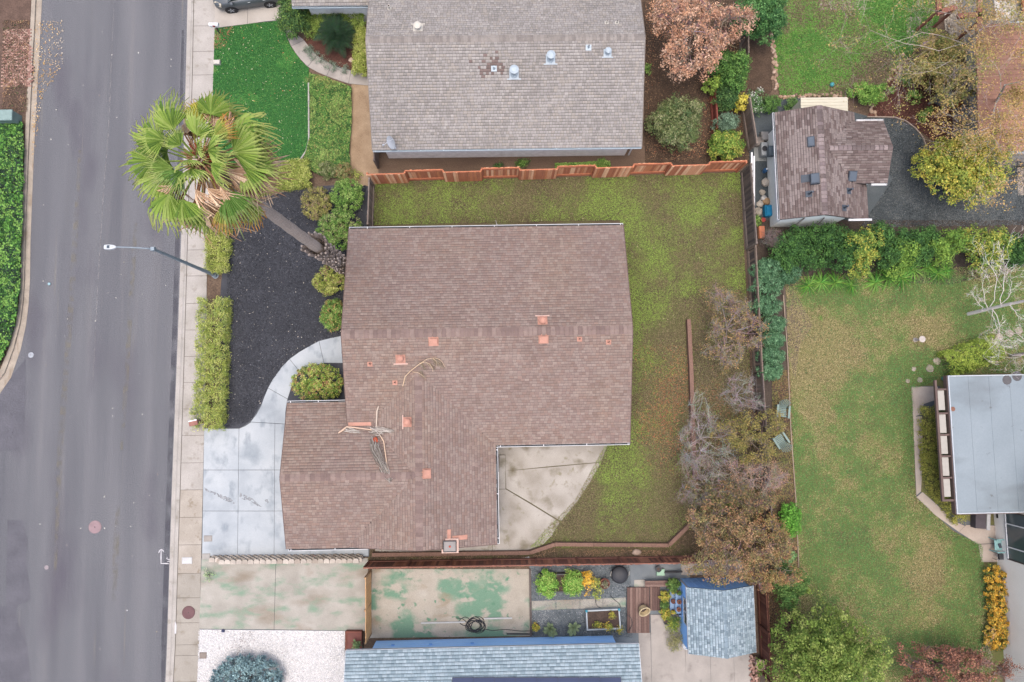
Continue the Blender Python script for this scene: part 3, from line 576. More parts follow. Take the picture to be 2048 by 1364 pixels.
# left lot: brick paving and dirt
BR = flat('brick_joint', S(96, 78, 70), .95)
bp = struct('brick_paving', MB().sheet(xy([(-60, -60), (64, -60), (60, 60), (54, 170), (54, 228), (-60, 228)]), L+.004), gm('soil_brick', [(.3, S(104, 84, 74)), (.7, S(128, 104, 92))], 2, fine=(18, .4)))
brm = []
for k, c in enumerate([S(176, 136, 122), S(190, 150, 136), S(158, 118, 106), S(202, 168, 152)]):
    mb = MB(); mb.bbox(-.10, .10, -.05, .05, 0, .05, .008); brm.append(mb.mesh('brick', flat('brick_%d' % k, c, .9, var=.15)))
o = P(34, 172)
for r in range(34):
    for c in range(9):
        x = o.x+(c-4.2)*.215+(.107 if r % 2 else 0); y = o.y+r*.112
        if x > P(54, 172).x+0.05-r*.009+.35 or random.random() < .08: continue
        link('brick', brm[random.randrange(4)], bp, (x, y, L-.02+random.uniform(0, .008)), (0, 0, random.uniform(-.03, .03)))
scatter('fallen_leaves', 'orange leaves blown into the gutter on the far side of the street', [(66, 40), (130, 40), (125, 130), (84, 200), (70, 300), (62, 345), (66, 200)], 520, .085, [S(206, 164, 96), S(222, 190, 140), S(190, 140, 90)], [S(230, 214, 190)], thr=.62, z0=.04, hz=.01, dens=.6)
scatter('fallen_leaves', 'leaves and dirt strewn over the old brick paving', [(5, 40), (58, 40), (54, 225), (5, 225)], 2600, .08, [S(112, 92, 76), S(150, 116, 88), S(90, 104, 60)], [S(196, 160, 120)], thr=.62, z0=L+.04, hz=.02)
scatter('fallen_leaves', 'scattered pale leaves lying on the asphalt', [(90, 60), (350, 60), (330, 1330), (70, 1330)], 60, .08, [S(226, 220, 205), S(210, 190, 150)], [S(200, 200, 200)], thr=.7, z0=.02, hz=.01)
# ================================================================== houses
def pz(p, x, y):
    f = p['face']
    d = {'S': y-p['ref'], 'N': p['ref']-y, 'E': p['ref']-x, 'W': x-p['ref']}[f]
    return p['z']+p['p']*d
def plane(face, x0, x1, y0, y1, z, p, ref=None):
    r = {'S': y0, 'N': y1, 'E': x1, 'W': x0}[face] if ref is None else ref
    return dict(face=face, x0=x0, x1=x1, y0=y0, y1=y1, z=z, p=p, ref=r)
def gable(axis, x0, x1, y0, y1, z, p):
    if axis == 'x': ym = (y0+y1)/2; return [plane('S', x0, x1, y0, ym, z, p), plane('N', x0, x1, ym, y1, z, p)]
    xm = (x0+x1)/2; return [plane('W', x0, xm, y0, y1, z, p), plane('E', xm, x1, y0, y1, z, p)]
def zmax(planes, x, y):
    z = np.full(np.shape(x), -9.0)
    for q in planes:
        k = (x >= q['x0']-1e-6) & (x <= q['x1']+1e-6) & (y >= q['y0']-1e-6) & (y <= q['y1']+1e-6)
        z = np.where(k, np.maximum(z, pz(q, x, y)), z)
    return z
def onroof(planes, px, py):
    z = 3.0
    for _ in range(8):
        c = P(px, py, z); zz = float(zmax(planes, np.array(c.x), np.array(c.y))); z = zz if zz > 0 else z
    return P(px, py, z)
def normal(planes, x, y, e=.02):
    z = lambda a, b: float(zmax(planes, np.array(a), np.array(b)))
    return Vector((-(z(x+e, y)-z(x-e, y))/(2*e), -(z(x, y+e)-z(x, y-e))/(2*e), 1)).normalized()
def shingles(parent, planes, only, pal, e=.15, w=(.17, .26), gap=.013, butt=.014, th=.02, jit=.14, patch=None, stain=None, dbl=0):
    """overlapping shingle tabs, laid in courses on every plane where it is the topmost"""
    VV, FF, CC = [], [], []; off = 0; pal = np.asarray(pal)
    for p in only:
        f = p['face']; horiz = f in 'SN'
        ulen = (p['x1']-p['x0']) if horiz else (p['y1']-p['y0']); vlen = (p['y1']-p['y0']) if horiz else (p['x1']-p['x0'])
        sgn = {'S': 1, 'N': -1, 'E': -1, 'W': 1}[f]
        v0base = {'S': p['y0'], 'N': p['y1'], 'E': p['x1'], 'W': p['x0']}[f]; u0base = p['x0'] if horiz else p['y0']
        nco = int(vlen/e)+1
        for k in range(nco):
            va, vb = k*e, min((k+1)*e-butt, vlen)  # butt strip left bare; dark underlay showing there paints the course shadow line
            if vb-va < .02: continue
            nt = int(ulen/w[0])+3
            ws = rng.uniform(w[0], w[1], nt); us = np.cumsum(ws)-rng.uniform(0, w[1]); ua = us-ws+gap/2; ub = us-gap/2
            kk = (ub > .01) & (ua < ulen-.01); ua, ub = np.clip(ua[kk], 0, ulen), np.clip(ub[kk], 0, ulen)
            n = len(ua); va_ = np.full(n, va)-(.012*(rng.random(n) < .3)); vb_ = np.full(n, vb)
            uc, vc = (ua+ub)/2, (va_+vb_)/2
            X, Y = (u0base+uc, v0base+sgn*vc) if horiz else (v0base+sgn*vc, u0base+uc)
            keep = pz(p, X, Y) >= zmax(planes, X, Y)-.03
            ua, ub, va_, vb_, X, Y = [q[keep] for q in (ua, ub, va_, vb_, X, Y)]; n = len(ua)
            if n == 0: continue
            t1 = th*np.where(rng.random(n) < dbl, 1.9, 1.0)
            def pt_(u, v, h):
                x, y = (u0base+u, v0base+sgn*v) if horiz else (v0base+sgn*v, u0base+u)
                return np.stack([x, y, pz(p, x, y)+h], 1)
            V = np.stack([pt_(ua, va_, t1), pt_(ub, va_, t1), pt_(ub, vb_, t1*.3), pt_(ua, vb_, t1*.3), pt_(ua, va_, 0*t1-.004), pt_(ub, va_, 0*t1-.004)], 1)
            flip = (f in 'NW') 
            F0 = np.array([[0, 1, 2, 3], [4, 5, 1, 0]]); F0 = F0[:, ::-1] if flip else F0
            F = (np.arange(n)*6)[:, None, None]+F0[None]+off
            c = pal[rng.integers(0, len(pal), n)]*(1+rng.normal(0, jit, (n, 1)))
            if patch is not None: c = patch(X, Y, c)
            VV.append(V.reshape(-1, 3)); FF.append(F.reshape(-1, 4)); CC.append(np.repeat(np.clip(c, .01, .85), 2, 0)); off += n*6
    o = link('shingles', qmesh('shingles', np.concatenate(VV), np.concatenate(FF), np.concatenate(CC), SHG), parent); o['kind'] = 'stuff'; return o
SHG = cmat('shingle', rough=.95, spec=.1, grain=(45, .22))
def deck(parent, planes, mat, th=.14, name='roof', drop=.012):
    mb = MB()
    for p in planes:
        c = [(p['x0'], p['y0']), (p['x1'], p['y0']), (p['x1'], p['y1']), (p['x0'], p['y1'])]
        vs = [(x, y, pz(p, x, y)-drop-th) for x, y in c]+[(x, y, pz(p, x, y)-drop) for x, y in c]
        mb.add(vs, [(3, 2, 1, 0), (4, 5, 6, 7), (0, 1, 5, 4), (1, 2, 6, 5), (2, 3, 7, 6), (3, 0, 4, 7)])
    return mb.build(name, mat, parent)
def body(parent, axis, x0, x1, y0, y1, zE, p, mat, name='wall', z0=0.0, ov=(.45, .45)):
    """walls with gable tops, set in from the roof edge by ov"""
    ax, ay = ov
    if axis == 'x': a0, a1, b0, b1 = x0+ax, x1-ax, y0+ay, y1-ay
    else: a0, a1, b0, b1 = y0+ay, y1-ay, x0+ax, x1-ax
    of = (b0-(y0 if axis == 'x' else x0))*p; bm_ = (b0+b1)/2; zt = zE+of-.2; zr = zt+(bm_-b0)*p
    prof = [(b0, z0), (b1, z0), (b1, zt), (bm_, zr), (b0, zt)]; vs = []
    for a in (a0, a1): vs += [((a, b, z) if axis == 'x' else (b, a, z)) for b, z in prof]
    fs = [(0, 1, 2, 3, 4), (9, 8, 7, 6, 5)]+[(i, 5+i, 5+(i+1) % 5, (i+1) % 5) for i in range(5)]
    if axis == 'x': fs = [f[::-1] for f in fs]
    return MB().add(vs, fs).build(name, mat, parent)
def caps(parent, planes, a, b, step, hw, mats, pitch, lift=.012):
    """ridge caps from a to b (points on the ridge)"""
    a, b = Vector(a), Vector(b); d = b-a; n = max(1, int(d.length/step)); ang = math.atan2(d.y, d.x)
    ms = []
    for mt in mats:
        mb = MB(); q = step*.92
        mb.add([(0, -hw, -hw*pitch+.03), (0, 0, .035), (0, hw, -hw*pitch+.03), (q, -hw, -hw*pitch+.012), (q, 0, .016), (q, hw, -hw*pitch+.012), (0, -hw, -hw*pitch), (0, 0, .005), (0, hw, -hw*pitch)],
               [(0, 3, 4, 1), (1, 4, 5, 2), (6, 0, 1, 7), (7, 1, 2, 8)]); ms.append(mb.mesh('ridge_cap', mt))
    for k in range(n): link('ridge_cap', random.choice(ms), parent, a+d*(k/n)+Vector((0, 0, lift)), (0, 0, ang+random.uniform(-.01, .01)))
def gutter(parent, a, b, side, mats, w=.12, h=.1, straps=2.5, name='gutter'):
    """open trough from a to b along the eave; side = unit vector away from the roof"""
    a, b = Vector(a), Vector(b); d = (b-a).normalized(); s = Vector(side); ln = (b-a).length
    M = Matrix(((d.x, s.x, 0, a.x), (d.y, s.y, 0, a.y), (d.z, s.z, 1, a.z), (0, 0, 0, 1)))
    mb = MB(); mb.k = 0
    mb.box(0, ln, w-.022, w, -h, 0, M); mb.box(0, ln, 0, .012, -h, -.02, M); mb.box(0, .015, .012, w-.022, -h, -.004, M); mb.box(ln-.015, ln, .012, w-.022, -h, -.004, M)
    mb.k = 1; mb.box(.015, ln-.015, .012, w-.022, -h, -h*.72, M)
    g = mb.build(name, mats, parent)
    if straps:
        sm = MB().box(-.018, .018, .004, w-.004, .001, .009).mesh('strap', mats[0])
        for k in range(int(ln/straps)+1):
            q = a+d*(min(ln-.1, .15+k*straps)); link('strap', sm, g, q, (0, 0, math.atan2(d.y, d.x) if abs(d.cross(Vector((0, 0, 1))).dot(s)+1) < .01 else math.atan2(d.y, d.x)+math.pi))
    return g
def downpipe(parent, x, y, z, mat, name='downpipe'): return MB().box(x-.04, x+.04, y-.03, y+.03, .05, z).build(name, mat, parent)
def windowp(parent, x, y, z, w, h, face, fm, gmat, name='window', mull=1):
    """window on a wall whose outside looks towards face"""
    r = {'W': -math.pi/2, 'N': math.pi, 'S': 0, 'E': math.pi/2}[face]
    M = Matrix.Translation((x, y, z)) @ Matrix.Rotation(r, 4, 'Z')
    mb = MB(); t = .07
    for q in ((-w/2, w/2, -.04, .02, 0, t), (-w/2, w/2, -.04, .02, h-t, h), (-w/2, -w/2+t, -.038, .02, t, h-t), (w/2-t, w/2, -.038, .02, t, h-t)): mb.box(*q, M)
    for k in range(mull): xx = -w/2+w*(k+1)/(mull+1); mb.box(xx-.03, xx+.03, -.036, .02, t, h-t, M)
    f = mb.build(name, fm, parent); MB().box(-w/2+t, w/2-t, -.012, .01, t, h-t, M).build('pane', gmat, f); return f
WHITE = flat('white_paint', S(236, 237, 240, 1.3), .6, var=.05)
GUT_IN = flat('gutter_inside', S(74, 78, 80), .95)
GLASS = gm('window_glass', [(.3, S(78, 92, 98)), (.7, S(104, 118, 122))], .6, rough=.12, spec=.6, fine=(3, .0))
BLACKM = flat('black_metal', S(58, 58, 62), .6)
# ---------------- the brown house
a, b, c = P(698, 458, 2.7), P(1247, 450, 2.7), P(1259, 886, 2.7)
MX0, MX1, MY1, MY0 = a.x, (b.x+c.x)/2, (a.y+b.y)/2, c.y+.02
PT = .297
GX0 = (P(571, 806, 2.7).x+P(577, 1098, 2.7).x)/2; GY1 = P(571, 806, 2.7).y; GY0 = P(577, 1098, 2.7).y
WX1 = P(993, 985, 2.7).x; WXR = P(838, 960, 3.95).x; WY0 = GY0+.03
WHS = WX1-WXR
main = gable('x', MX0, MX1, MY0, MY1, 2.7, PT)
gar = gable('x', GX0, WXR-.6, GY0, GY1, 2.7, PT)
wing = [plane('W', MX0, WXR, WY0, (MY0+MY1)/2, 2.7, PT, ref=WXR-WHS), plane('E', WXR, WX1, WY0, (MY0+MY1)/2, 2.7, PT)]
BROOF = main+gar+wing
bh = thing('brown_house', 'L-shaped house with mauve-brown shingle roof and salmon roof vents', 'house', ((MX0+MX1)/2, (MY0+MY1)/2, 0))
def rel(o, parent):
    o.matrix_parent_inverse = Matrix.Translation(-Vector(parent.location)); return o
def house_parts(root):
    for ch_ in root.children: ch_.matrix_parent_inverse = Matrix.Translation(-Vector(root.location))
STUC = flat('stucco_tan', S(196, 186, 172), .9)
body(bh, 'x', MX0, MX1, MY0, MY1, 2.7, PT, STUC); body(bh, 'x', GX0, WXR, GY0, GY1, 2.7, PT, STUC); body(bh, 'y', MX0-.3, WX1, WY0, 0, 2.7, PT, STUC)
UNDER = flat('underlay_shadow_line', S(112, 98, 94), .95)  # roof underlay, coloured dark so its bare strips read as course shadows
rf = deck(bh, BROOF, UNDER)
BPAL = [S(164, 143, 132, 1.06), S(168, 148, 137, 1.06), S(160, 138, 128, 1.06), S(172, 153, 142, 1.06), S(164, 140, 128, 1.06)]
def bpatch(X, Y, c):
    f = fbm(X*.35, Y*.35, 3, 3)[:, None]; w = fbm(X*1.1+3, Y*1.1, 8, 2)[:, None]
    k = np.clip((f-.42)*2.2, 0, 1); c = c*(1+k*np.array([.05, .04, .0])-(1-k)*np.array([.02, .01, -.03]))
    return c*(1+(w-.5)*.16)
shingles(rf, BROOF, BROOF, BPAL, e=.152, w=(.17, .27), butt=.014, gap=.008, patch=bpatch, jit=.042)
CAPM = [flat('cap_brown_%d' % k, c_, .95) for k, c_ in enumerate((S(154, 132, 125), S(163, 142, 134), S(143, 122, 116)))]
zr = 2.7+PT*(MY1-MY0)/2; ym = (MY0+MY1)/2
caps(rf, BROOF, (MX0, ym, zr), (MX1, ym, zr), .25, .24, CAPM, PT)
zw = 2.7+PT*WHS; yw = MY0+(zw-2.7)/PT
caps(rf, BROOF, (WXR, WY0, zw), (WXR, yw, zw), .25, .2, CAPM, PT)
zg = 2.7+PT*(GY1-GY0)/2; xg = WXR-(zw-zg)/PT
caps(rf, BROOF, (GX0, (GY0+GY1)/2, zg), (xg, (GY0+GY1)/2, zg), .27, .2, CAPM, PT)
FASC = flat('fascia_brown', S(120, 98, 90), .8)
GM2 = [WHITE, GUT_IN]
gutter(bh, (MX1, MY1, 2.68), (MX0, MY1, 2.68), (0, 1, 0), GM2)
gutter(bh, (WX1+.12, MY0, 2.68), (MX1, MY0, 2.68), (0, -1, 0), GM2)
gutter(bh, (WX1, MY0-.12, 2.68), (WX1, WY0, 2.68), (1, 0, 0), GM2)
gutter(bh, (MX0-.02, GY1, 2.68), (GX0, GY1, 2.68), (0, 1, 0), GM2, straps=1.6)
gutter(bh, (GX0+.1, GY0, 2.68), (P(735, 1097, 2.7).x, GY0, 2.68), (0, -1, 0), GM2)
downpipe(bh, MX1-.2, MY1-.38, 2.6, WHITE); downpipe(bh, WX1-.38, WY0+.3, 2.6, WHITE)
for (x0, y0, x1, y1, z0, z1) in ((MX0, MY0+1.4, MX0, ym, 2.7+PT*1.4, zr), (MX0, MY1, MX0, ym, 2.7, zr), (MX1, MY0, MX1, ym, 2.7, zr), (MX1, MY1, MX1, ym, 2.7, zr), (GX0, GY0, GX0, (GY0+GY1)/2, 2.7, zg), (GX0, GY1, GX0, (GY0+GY1)/2, 2.7, zg), (WXR, WY0, WX1, WY0, zw, 2.7), (WXR, WY0, P(720, 1098, 2.7).x, WY0, zw, zw-PT*(WXR-P(720, 1098, 2.7).x))):
    s_ = -1 if x0 in (MX0, GX0) else 1
    mb = MB()
    if y0 == y1: mb.beam((x0, y0-.02, z0-.06), (x1, y1-.02, z1-.06), .035, .14)
    else: mb.beam((x0+s_*.02, y0, z0-.06), (x1+s_*.02, y1, z1-.06), .035, .14)
    mb.build('rake_board', FASC, bh)
SALM = flat('vent_salmon', S(210, 154, 134), .6, var=.14); SALM2 = flat('vent_salmon_light', S(238, 200, 184), .55, var=.05); HOLE = flat('vent_hole', S(60, 40, 36), .9)
def face_rot(planes, p):
    n = normal(planes, p.x, p.y); up = Vector((-n.x, -n.y, 0)); 
    return math.atan2(up.y, up.x)-math.pi/2, math.atan2(math.hypot(n.x, n.y), n.z), n
def roofM(planes, px, py, tilt=True):
    """frame on the roof at a photo pixel: y axis runs up the slope"""
    p = onroof(planes, px, py); rz, t, n = face_rot(planes, p)
    M = Matrix.Translation(p) @ Matrix.Rotation(rz, 4, 'Z')
    return M @ Matrix.Rotation(t, 4, 'X') if tilt else M
def box_vent(root, planes, px, py, w, d, h, mat, flash=True, name='box_vent', hood=False):
    M = roofM(planes, px, py); mb = MB(); mb.box(-w*.5-.08, w*.5+.08, -d*.5-.08, d*.5+.1, .008, .026, M)
    mb.bbox(-w/2, w/2, -d/2, d/2, .02, h, .02, M); mb.box(-w/2-.02, w/2+.02, -d/2-.03, d/2+.02, h+.001, h+.022, M); return mb.build(name, mat, root)
def pipe_vent(root, planes, px, py, r, h, mat, lmat, cap=True, fl=.28, name='pipe_vent', hole=False):
    """flashing plate on the slope with an upright pipe"""
    M = roofM(planes, px, py); M0 = roofM(planes, px, py, False); mb = MB()
    mb.box(-fl*.55, fl*.55, -fl*.55, fl*.5, .006, .024, M)
    mb.lathe([(r*1.5, -.02), (r*1.15, .06), (r, .08), (r, h)], n=10, M=M0)
    if cap: mb.lathe([(r*1.7, h), (r*1.7, h+.05), (r*.9, h+.11), (.01, h+.12)], n=12, M=M0)
    o = mb.build(name, mat, root)
    sh = MB().box(-fl*.8, fl*.8, -fl*.62, -fl*.5, .02, .035, M)
    if fl > .4: sh.build('flashing', lmat, o)
    if hole: MB().lathe([(r*.7, h+.001), (r*.7, h+.006)], n=10, M=M0).build('opening', HOLE, o)
    return o
for px, py in ((867, 683), (1087, 678), (853, 947)): box_vent(bh, BROOF, px, py, .4, .35, .16, SALM)
for px, py in ((1085, 641), (801, 718), (815, 844)): pipe_vent(bh, BROOF, px, py, .12, .32, SALM, SALM2, fl=.5)
for px, py in ((740, 728), (790, 765), (1159, 678), (1217, 684)): pipe_vent(bh, BROOF, px, py, .05, .22, SALM, SALM2, cap=False, fl=.26, hole=True)
# flashing where the garage roof meets the main slope
zf = onroof(BROOF, 722, 848); MB().beam((P(697, 848, zf.z).x, zf.y, zf.z+.03), (P(752, 848, zf.z).x, zf.y, zf.z+.03), .2, .02).build('valley_flashing', SALM, rf)
# chimney
ck = P(900, 1092, 3.6); mb = MB(); mb.box(ck.x-.42, ck.x+.42, ck.y-.34, ck.y+.34, 2.2, 3.5); chm = mb.build('chimney', SALM, rf)
mb = MB(); mb.bbox(ck.x-.48, ck.x+.48, ck.y-.4, ck.y+.4, 3.5, 3.58, .02); mb.build('chimney_cap', SALM2, chm) if False else mb.build('chimney_cap', SALM2, bh)
mb = MB(); mb.box(ck.x-.34, ck.x+.34, ck.y-.28, ck.y+.28, 3.58, 3.72); mb.build('flue_box', flat('grey_metal', S(150, 144, 142), .5), bh)
mb = MB()
for (x0, x1, y0, y1) in ((-.37, .37, -.31, -.27), (-.37, .37, .27, .31), (-.37, -.33, -.27, .27), (.33, .37, -.27, .27)): mb.box(ck.x+x0, ck.x+x1, ck.y+y0, ck.y+y1, 3.66, 3.76)
mb.build('flue_rim', BLACKM, bh)
MB().lathe([(.06, 3.72), (.06, 3.76), (.01, 3.78)], (ck.x, ck.y, 0), 10).build('flue_knob', flat('knob_red', S(190, 84, 60)), bh)
M = roofM(BROOF, 917, 1075); MB().box(-.12, .12, -.5, .35, .01, .05, M).build('chimney_flashing', SALM, rf)
M = roofM(BROOF, 898, 1077); MB().box(-.6, .5, -.1, .1, .01, .05, M).build('chimney_flashing', SALM, rf)
house_parts(bh)
# fronds blown on to the roof
DRY = [S(186, 168, 146), S(204, 190, 170), S(160, 140, 120)]
def bunch(mb, a, b, w, n, cols, r=.012, sag=.1):
    a, b = Vector(a), Vector(b); d = b-a
    for k in range(n):
        o_ = Vector((random.gauss(0, w), random.gauss(0, w), random.random()*w*.7)); o2 = Vector((random.gauss(0, w*.7), random.gauss(0, w*.7), random.random()*w*.5))
        q0, q1 = random.uniform(-.05, .35), random.uniform(.6, 1.05); mb.col = random.choice(cols)
        mb.tube([a+d*q0+o_, a+d*((q0+q1)/2)+o_*.8+o2*.4, a+d*q1+o2], [r*1.5, r*1.3, r*.6], 3, False)
def rp(px, py, h=.06): return onroof(BROOF, px, py)+Vector((0, 0, h))
cl = thing('dead_palm_frond', 'tangled grey dead palm fronds lying across the roof valley', 'palm frond', tuple(onroof(BROOF, 755, 862)))
def kid(mb, name, t, mat=PIECE):
    o = mb.build(name, mat, t); o.matrix_parent_inverse = Matrix.Translation(-Vector(t.location)); return o
mb = MB(); mb.col = S(196, 180, 164, 1.5)
mb.tube([rp(753, 856), rp(754, 838, .1), rp(755, 822, .15), rp(758, 812, .12)], [.03, .045, .05, .03], 6); kid(mb, 'stalk', cl)
mb = MB(); mb.col = S(206, 178, 156, 1.5); mb.tube([rp(750, 860), rp(720, 856, .14), rp(695, 853, .16), rp(686, 860, .12), rp(677, 866)], [.03, .04, .04, .06, .035], 6); kid(mb, 'stalk', cl)
mb = MB(); mb.col = S(214, 186, 160, 1.5); mb.tube([rp(757, 865), rp(768, 882, .1), rp(772, 910, .12), rp(776, 942, .05)], [.03, .03, .028, .02], 6); kid(mb, 'stalk', cl)
GREYF = [S(182, 173, 164, 1.15), S(198, 190, 181, 1.2), S(150, 140, 132, 1.1), S(212, 205, 196, 1.2), S(128, 118, 110)]
mb = MB(); bunch(mb, rp(692, 858), rp(720, 864), .07, 55, GREYF); bunch(mb, rp(750, 858), rp(788, 862), .07, 70, GREYF); kid(mb, 'leaf_fibres', cl)
mb = MB(); bunch(mb, rp(752, 895), rp(768, 935), .12, 110, GREYF); bunch(mb, rp(766, 930), rp(781, 962), .1, 90, GREYF); bunch(mb, rp(748, 878), rp(752, 915), .14, 40, GREYF); bunch(mb, rp(745, 860), rp(765, 866), .12, 60, GREYF); kid(mb, 'leaf_fibres', cl)
mb = MB(); mb.col = S(190, 92, 66); mb.bbox(-.12, .12, -.16, .16, 0, .06, .02, Matrix.Translation(rp(752, 880, .05)) @ Matrix.Rotation(.5, 4, 'Z')); kid(mb, 'leaf_base', cl)
cl = thing('dry_flower_stalk', 'bare branching palm flower stalk lying on the brown roof', 'palm stalk', tuple(onroof(BROOF, 830, 740)))
mb = MB(); mb.col = S(206, 180, 150, 1.5)
for pts, r in (([(806, 772), (811, 753), (822, 742), (840, 728), (855, 718), (868, 716)], .03), ([(840, 728), (850, 724), (860, 728), (866, 738), (866, 744)], .022), ([(868, 716), (878, 718), (885, 724), (890, 734)], .018), ([(826, 744), (836, 745), (844, 750), (852, 757)], .02), ([(866, 717), (874, 724), (873, 733)], .016)):
    n = len(pts); mb.tube([rp(a_, b_, .05+.14*math.sin(math.pi*i/(n-1))) for i, (a_, b_) in enumerate(pts)], [r*(1-.6*i/n) for i in range(n)], 5)
kid(mb, 'stalk', cl)
mb = MB()
for a_, b_ in ((868, 736), (850, 736), (848, 752), (885, 732), (874, 728), (880, 728)): bunch(mb, rp(a_-9, b_-9), rp(a_+3, b_+4), .07, 26, DRY, .005)
kid(mb, 'twigs', cl)
# ---------------- grey house to the north
a, b = P(745, 302, 2.7), P(1283, 292, 2.7); NX0, NX1 = a.x, b.x; NY0 = (a.y+b.y)/2; NYR = P(1010, 76, 4.6).y
NP = 1.9/(NYR-NY0); NY1 = 2*NYR-NY0
nroof = gable('x', NX0, NX1, NY0, NY1, 2.7, NP)
ngx = P(584, 12, 2.7)
ngar = [plane('S', ngx.x, NX0+3, ngx.y, ngx.y+4.5, 2.7, NP), plane('W', NX0+.6, NX0+3.6, ngx.y-.5, NY1, 4.0, .2)]
ngar = ngar[:1]
nh = thing('grey_house', 'house with grey-brown shingle roof and pale pipe vents', 'house', ((NX0+NX1)/2, NYR, 0))
NWALL = flat('wall_grey_white', S(220, 220, 220, 1.9), .9)
body(nh, 'x', NX0, NX1, NY0, NY1, 2.7, NP, NWALL, ov=(.55, .4)); body(nh, 'x', ngx.x, NX0+1, ngx.y, ngx.y+9, 2.7, NP, NWALL, ov=(.7, .45))
NROOF = nroof+ngar
rn = deck(nh, NROOF, flat('underlay_shadow_line_grey', S(122, 116, 112), .95))  # underlay toned dark to draw the shadow line below each course
NPAL = [S(186, 180, 176), S(180, 174, 170), S(193, 187, 182), S(174, 168, 163), S(188, 180, 172)]
stc = onroof(NROOF, 985, 133)
def npatch(X, Y, c):
    d = np.exp(-(((X-stc.x)/.5)**2+((Y-stc.y)/.36)**2)); k = (rng.random(len(X)) < d*1.3)[:, None]
    w = fbm(X*.5, Y*.5, 5, 3)[:, None]
    return np.where(k, np.array(S(146, 128, 123))*(1+rng.normal(0, .1, c.shape[:1]))[:, None], c*(1+(w-.5)*.16))
shingles(rn, NROOF, NROOF, NPAL, e=.158, w=(.14, .24), gap=.013, butt=.022, patch=npatch, jit=.045)
CAPN = [flat('cap_grey_%d' % k, c_, .95) for k, c_ in enumerate((S(160, 152, 146), S(170, 162, 156), S(152, 144, 139)))]
caps(rn, NROOF, (NX0, NYR, 4.6), (NX1, NYR, 4.6), .2, .2, CAPN, NP)
GBL = flat('gutter_pale_blue', S(196, 210, 220, 1.3), .5, var=.05)
gutter(nh, (NX0+.02, NY0, 2.68), (NX1, NY0, 2.68), (0, -1, 0), [GBL, flat('gutter_blue_inside', S(140, 156, 166))], straps=1.35, w=.09)
gutter(nh, (ngx.x, ngx.y, 2.68), (NX0-.02, ngx.y, 2.68), (0, -1, 0), [GBL, GUT_IN], straps=0)
FGR = flat('fascia_grey', S(150, 140, 132))
for x0, s_ in ((NX0, -1), (NX1, 1)):
    for y0 in (NY0, NY1): MB().beam((x0+s_*.02, y0, 2.64), (x0+s_*.02, NYR, 4.54), .035, .16).build('rake_board', FGR, nh)
VB = flat('vent_pale_blue', S(198, 212, 222), .5, var=.05); VW = flat('vent_cream', S(232, 226, 214), .5, var=.05)
pipe_vent(nh, NROOF, 1028, 148, .16, .55, VB, VB, fl=.5); pipe_vent(nh, NROOF, 1101, 118, .15, .5, VB, VB, fl=.5, hole=True); pipe_vent(nh, NROOF, 1215, 106, .11, .3, VB, VB, fl=.42)
pipe_vent(nh, NROOF, 1177, 95, .05, .25, VB, VB, cap=False, fl=.3, hole=True); pipe_vent(nh, NROOF, 988, 137, .06, .25, VB, VB, cap=False, fl=.3)
pipe_vent(nh, NROOF, 836, 56, .13, .3, VW, VW, fl=.5); pipe_vent(nh, NROOF, 1213, 46, .05, .25, VW, VW, cap=False, fl=.2, hole=True); pipe_vent(nh, NROOF, 1234, 46, .05, .25, VW, VW, cap=False, fl=.2, hole=True); pipe_vent(nh, NROOF, 779, 17, .07, .3, VW, VW, cap=False, fl=.2, hole=True)
downpipe(nh, NX1-.3, NY0+.42, 2.6, WHITE)
house_parts(nh)
# satellite dish
p = onroof(NROOF, 788, 294); t = thing('satellite_dish', 'small pale satellite dish on the grey roof edge', 'satellite dish', tuple(p))
DM = flat('dish_grey', S(206, 212, 222), .5, var=.04)
mb = MB(); mb.tube([(0, 0, 0), (.02, .02, .35), (.0, .05, .5)], .03, 8); mb.box(-.12, .12, -.1, .1, .0, .02); mb.build('mast', DM, t)
M = Matrix.Translation((-.05, .08, .55)) @ Matrix.Rotation(math.radians(35), 4, 'Z') @ Matrix.Rotation(math.radians(-58), 4, 'Y')
prof = [(.02, .0)]+[(r_*.1, (r_*.1)**2*.35) for r_ in range(1, 5)]+[(.40, .06), (.36, .045), (.02, -.015)]
MB().lathe(prof, n=20, M=M).build('dish', DM, t, smooth=True)
q = M @ Vector((0, 0, .62)); MB().tube([M @ Vector((.3, 0, .02)), M @ Vector((.2, 0, .4)), q], .018, 6).build('arm', DM, t)
MB().lathe([(.03, -.06), (.05, .0), (.05, .1), (.02, .12)], n=10, M=Matrix.Translation(q)).build('feed_horn', DM, t)
# ---------------- blue house to the south
a, b = P(692, 1300, 2.9), P(1277, 1289, 2.9); BX0, BX1 = a.x, b.x; BY1 = (a.y+b.y)/2; BY0 = BY1-11.0
blp = gable('x', BX0, BX1, BY0, BY1, 2.9, .3)
bl = thing('blue_house', 'blue-walled house with pale blue-grey shingle roof and solar panels', 'house', ((BX0+BX1)/2, BY1-5.5, 0))
BLUE = gm('siding_blue', [(.3, S(150, 190, 232, 2.4)), (.7, S(166, 202, 238, 2.4))], .7, rough=.8, fine=(20, .06))
BLUE2 = gm('siding_blue_deep', [(.3, S(112, 158, 214, 2.2)), (.7, S(128, 172, 222, 2.2))], .9, rough=.8, fine=(20, .06))
wx0, wx1 = P(752, 1271, .2).x, P(1225, 1265, .2).x
body(bl, 'x', wx0-.0, wx1, BY0+.45, BY1-.47, 2.9, .3, BLUE, ov=(0, 0))
mb = MB(); sx = MB()
for k in range(12): mb.box(wx0-.02, wx1+.02, BY1-.468, BY1-.462+.004*(k % 2), .25+k*.22, .25+k*.22+.012)
mb.build('siding_joint', BLUE2, bl)
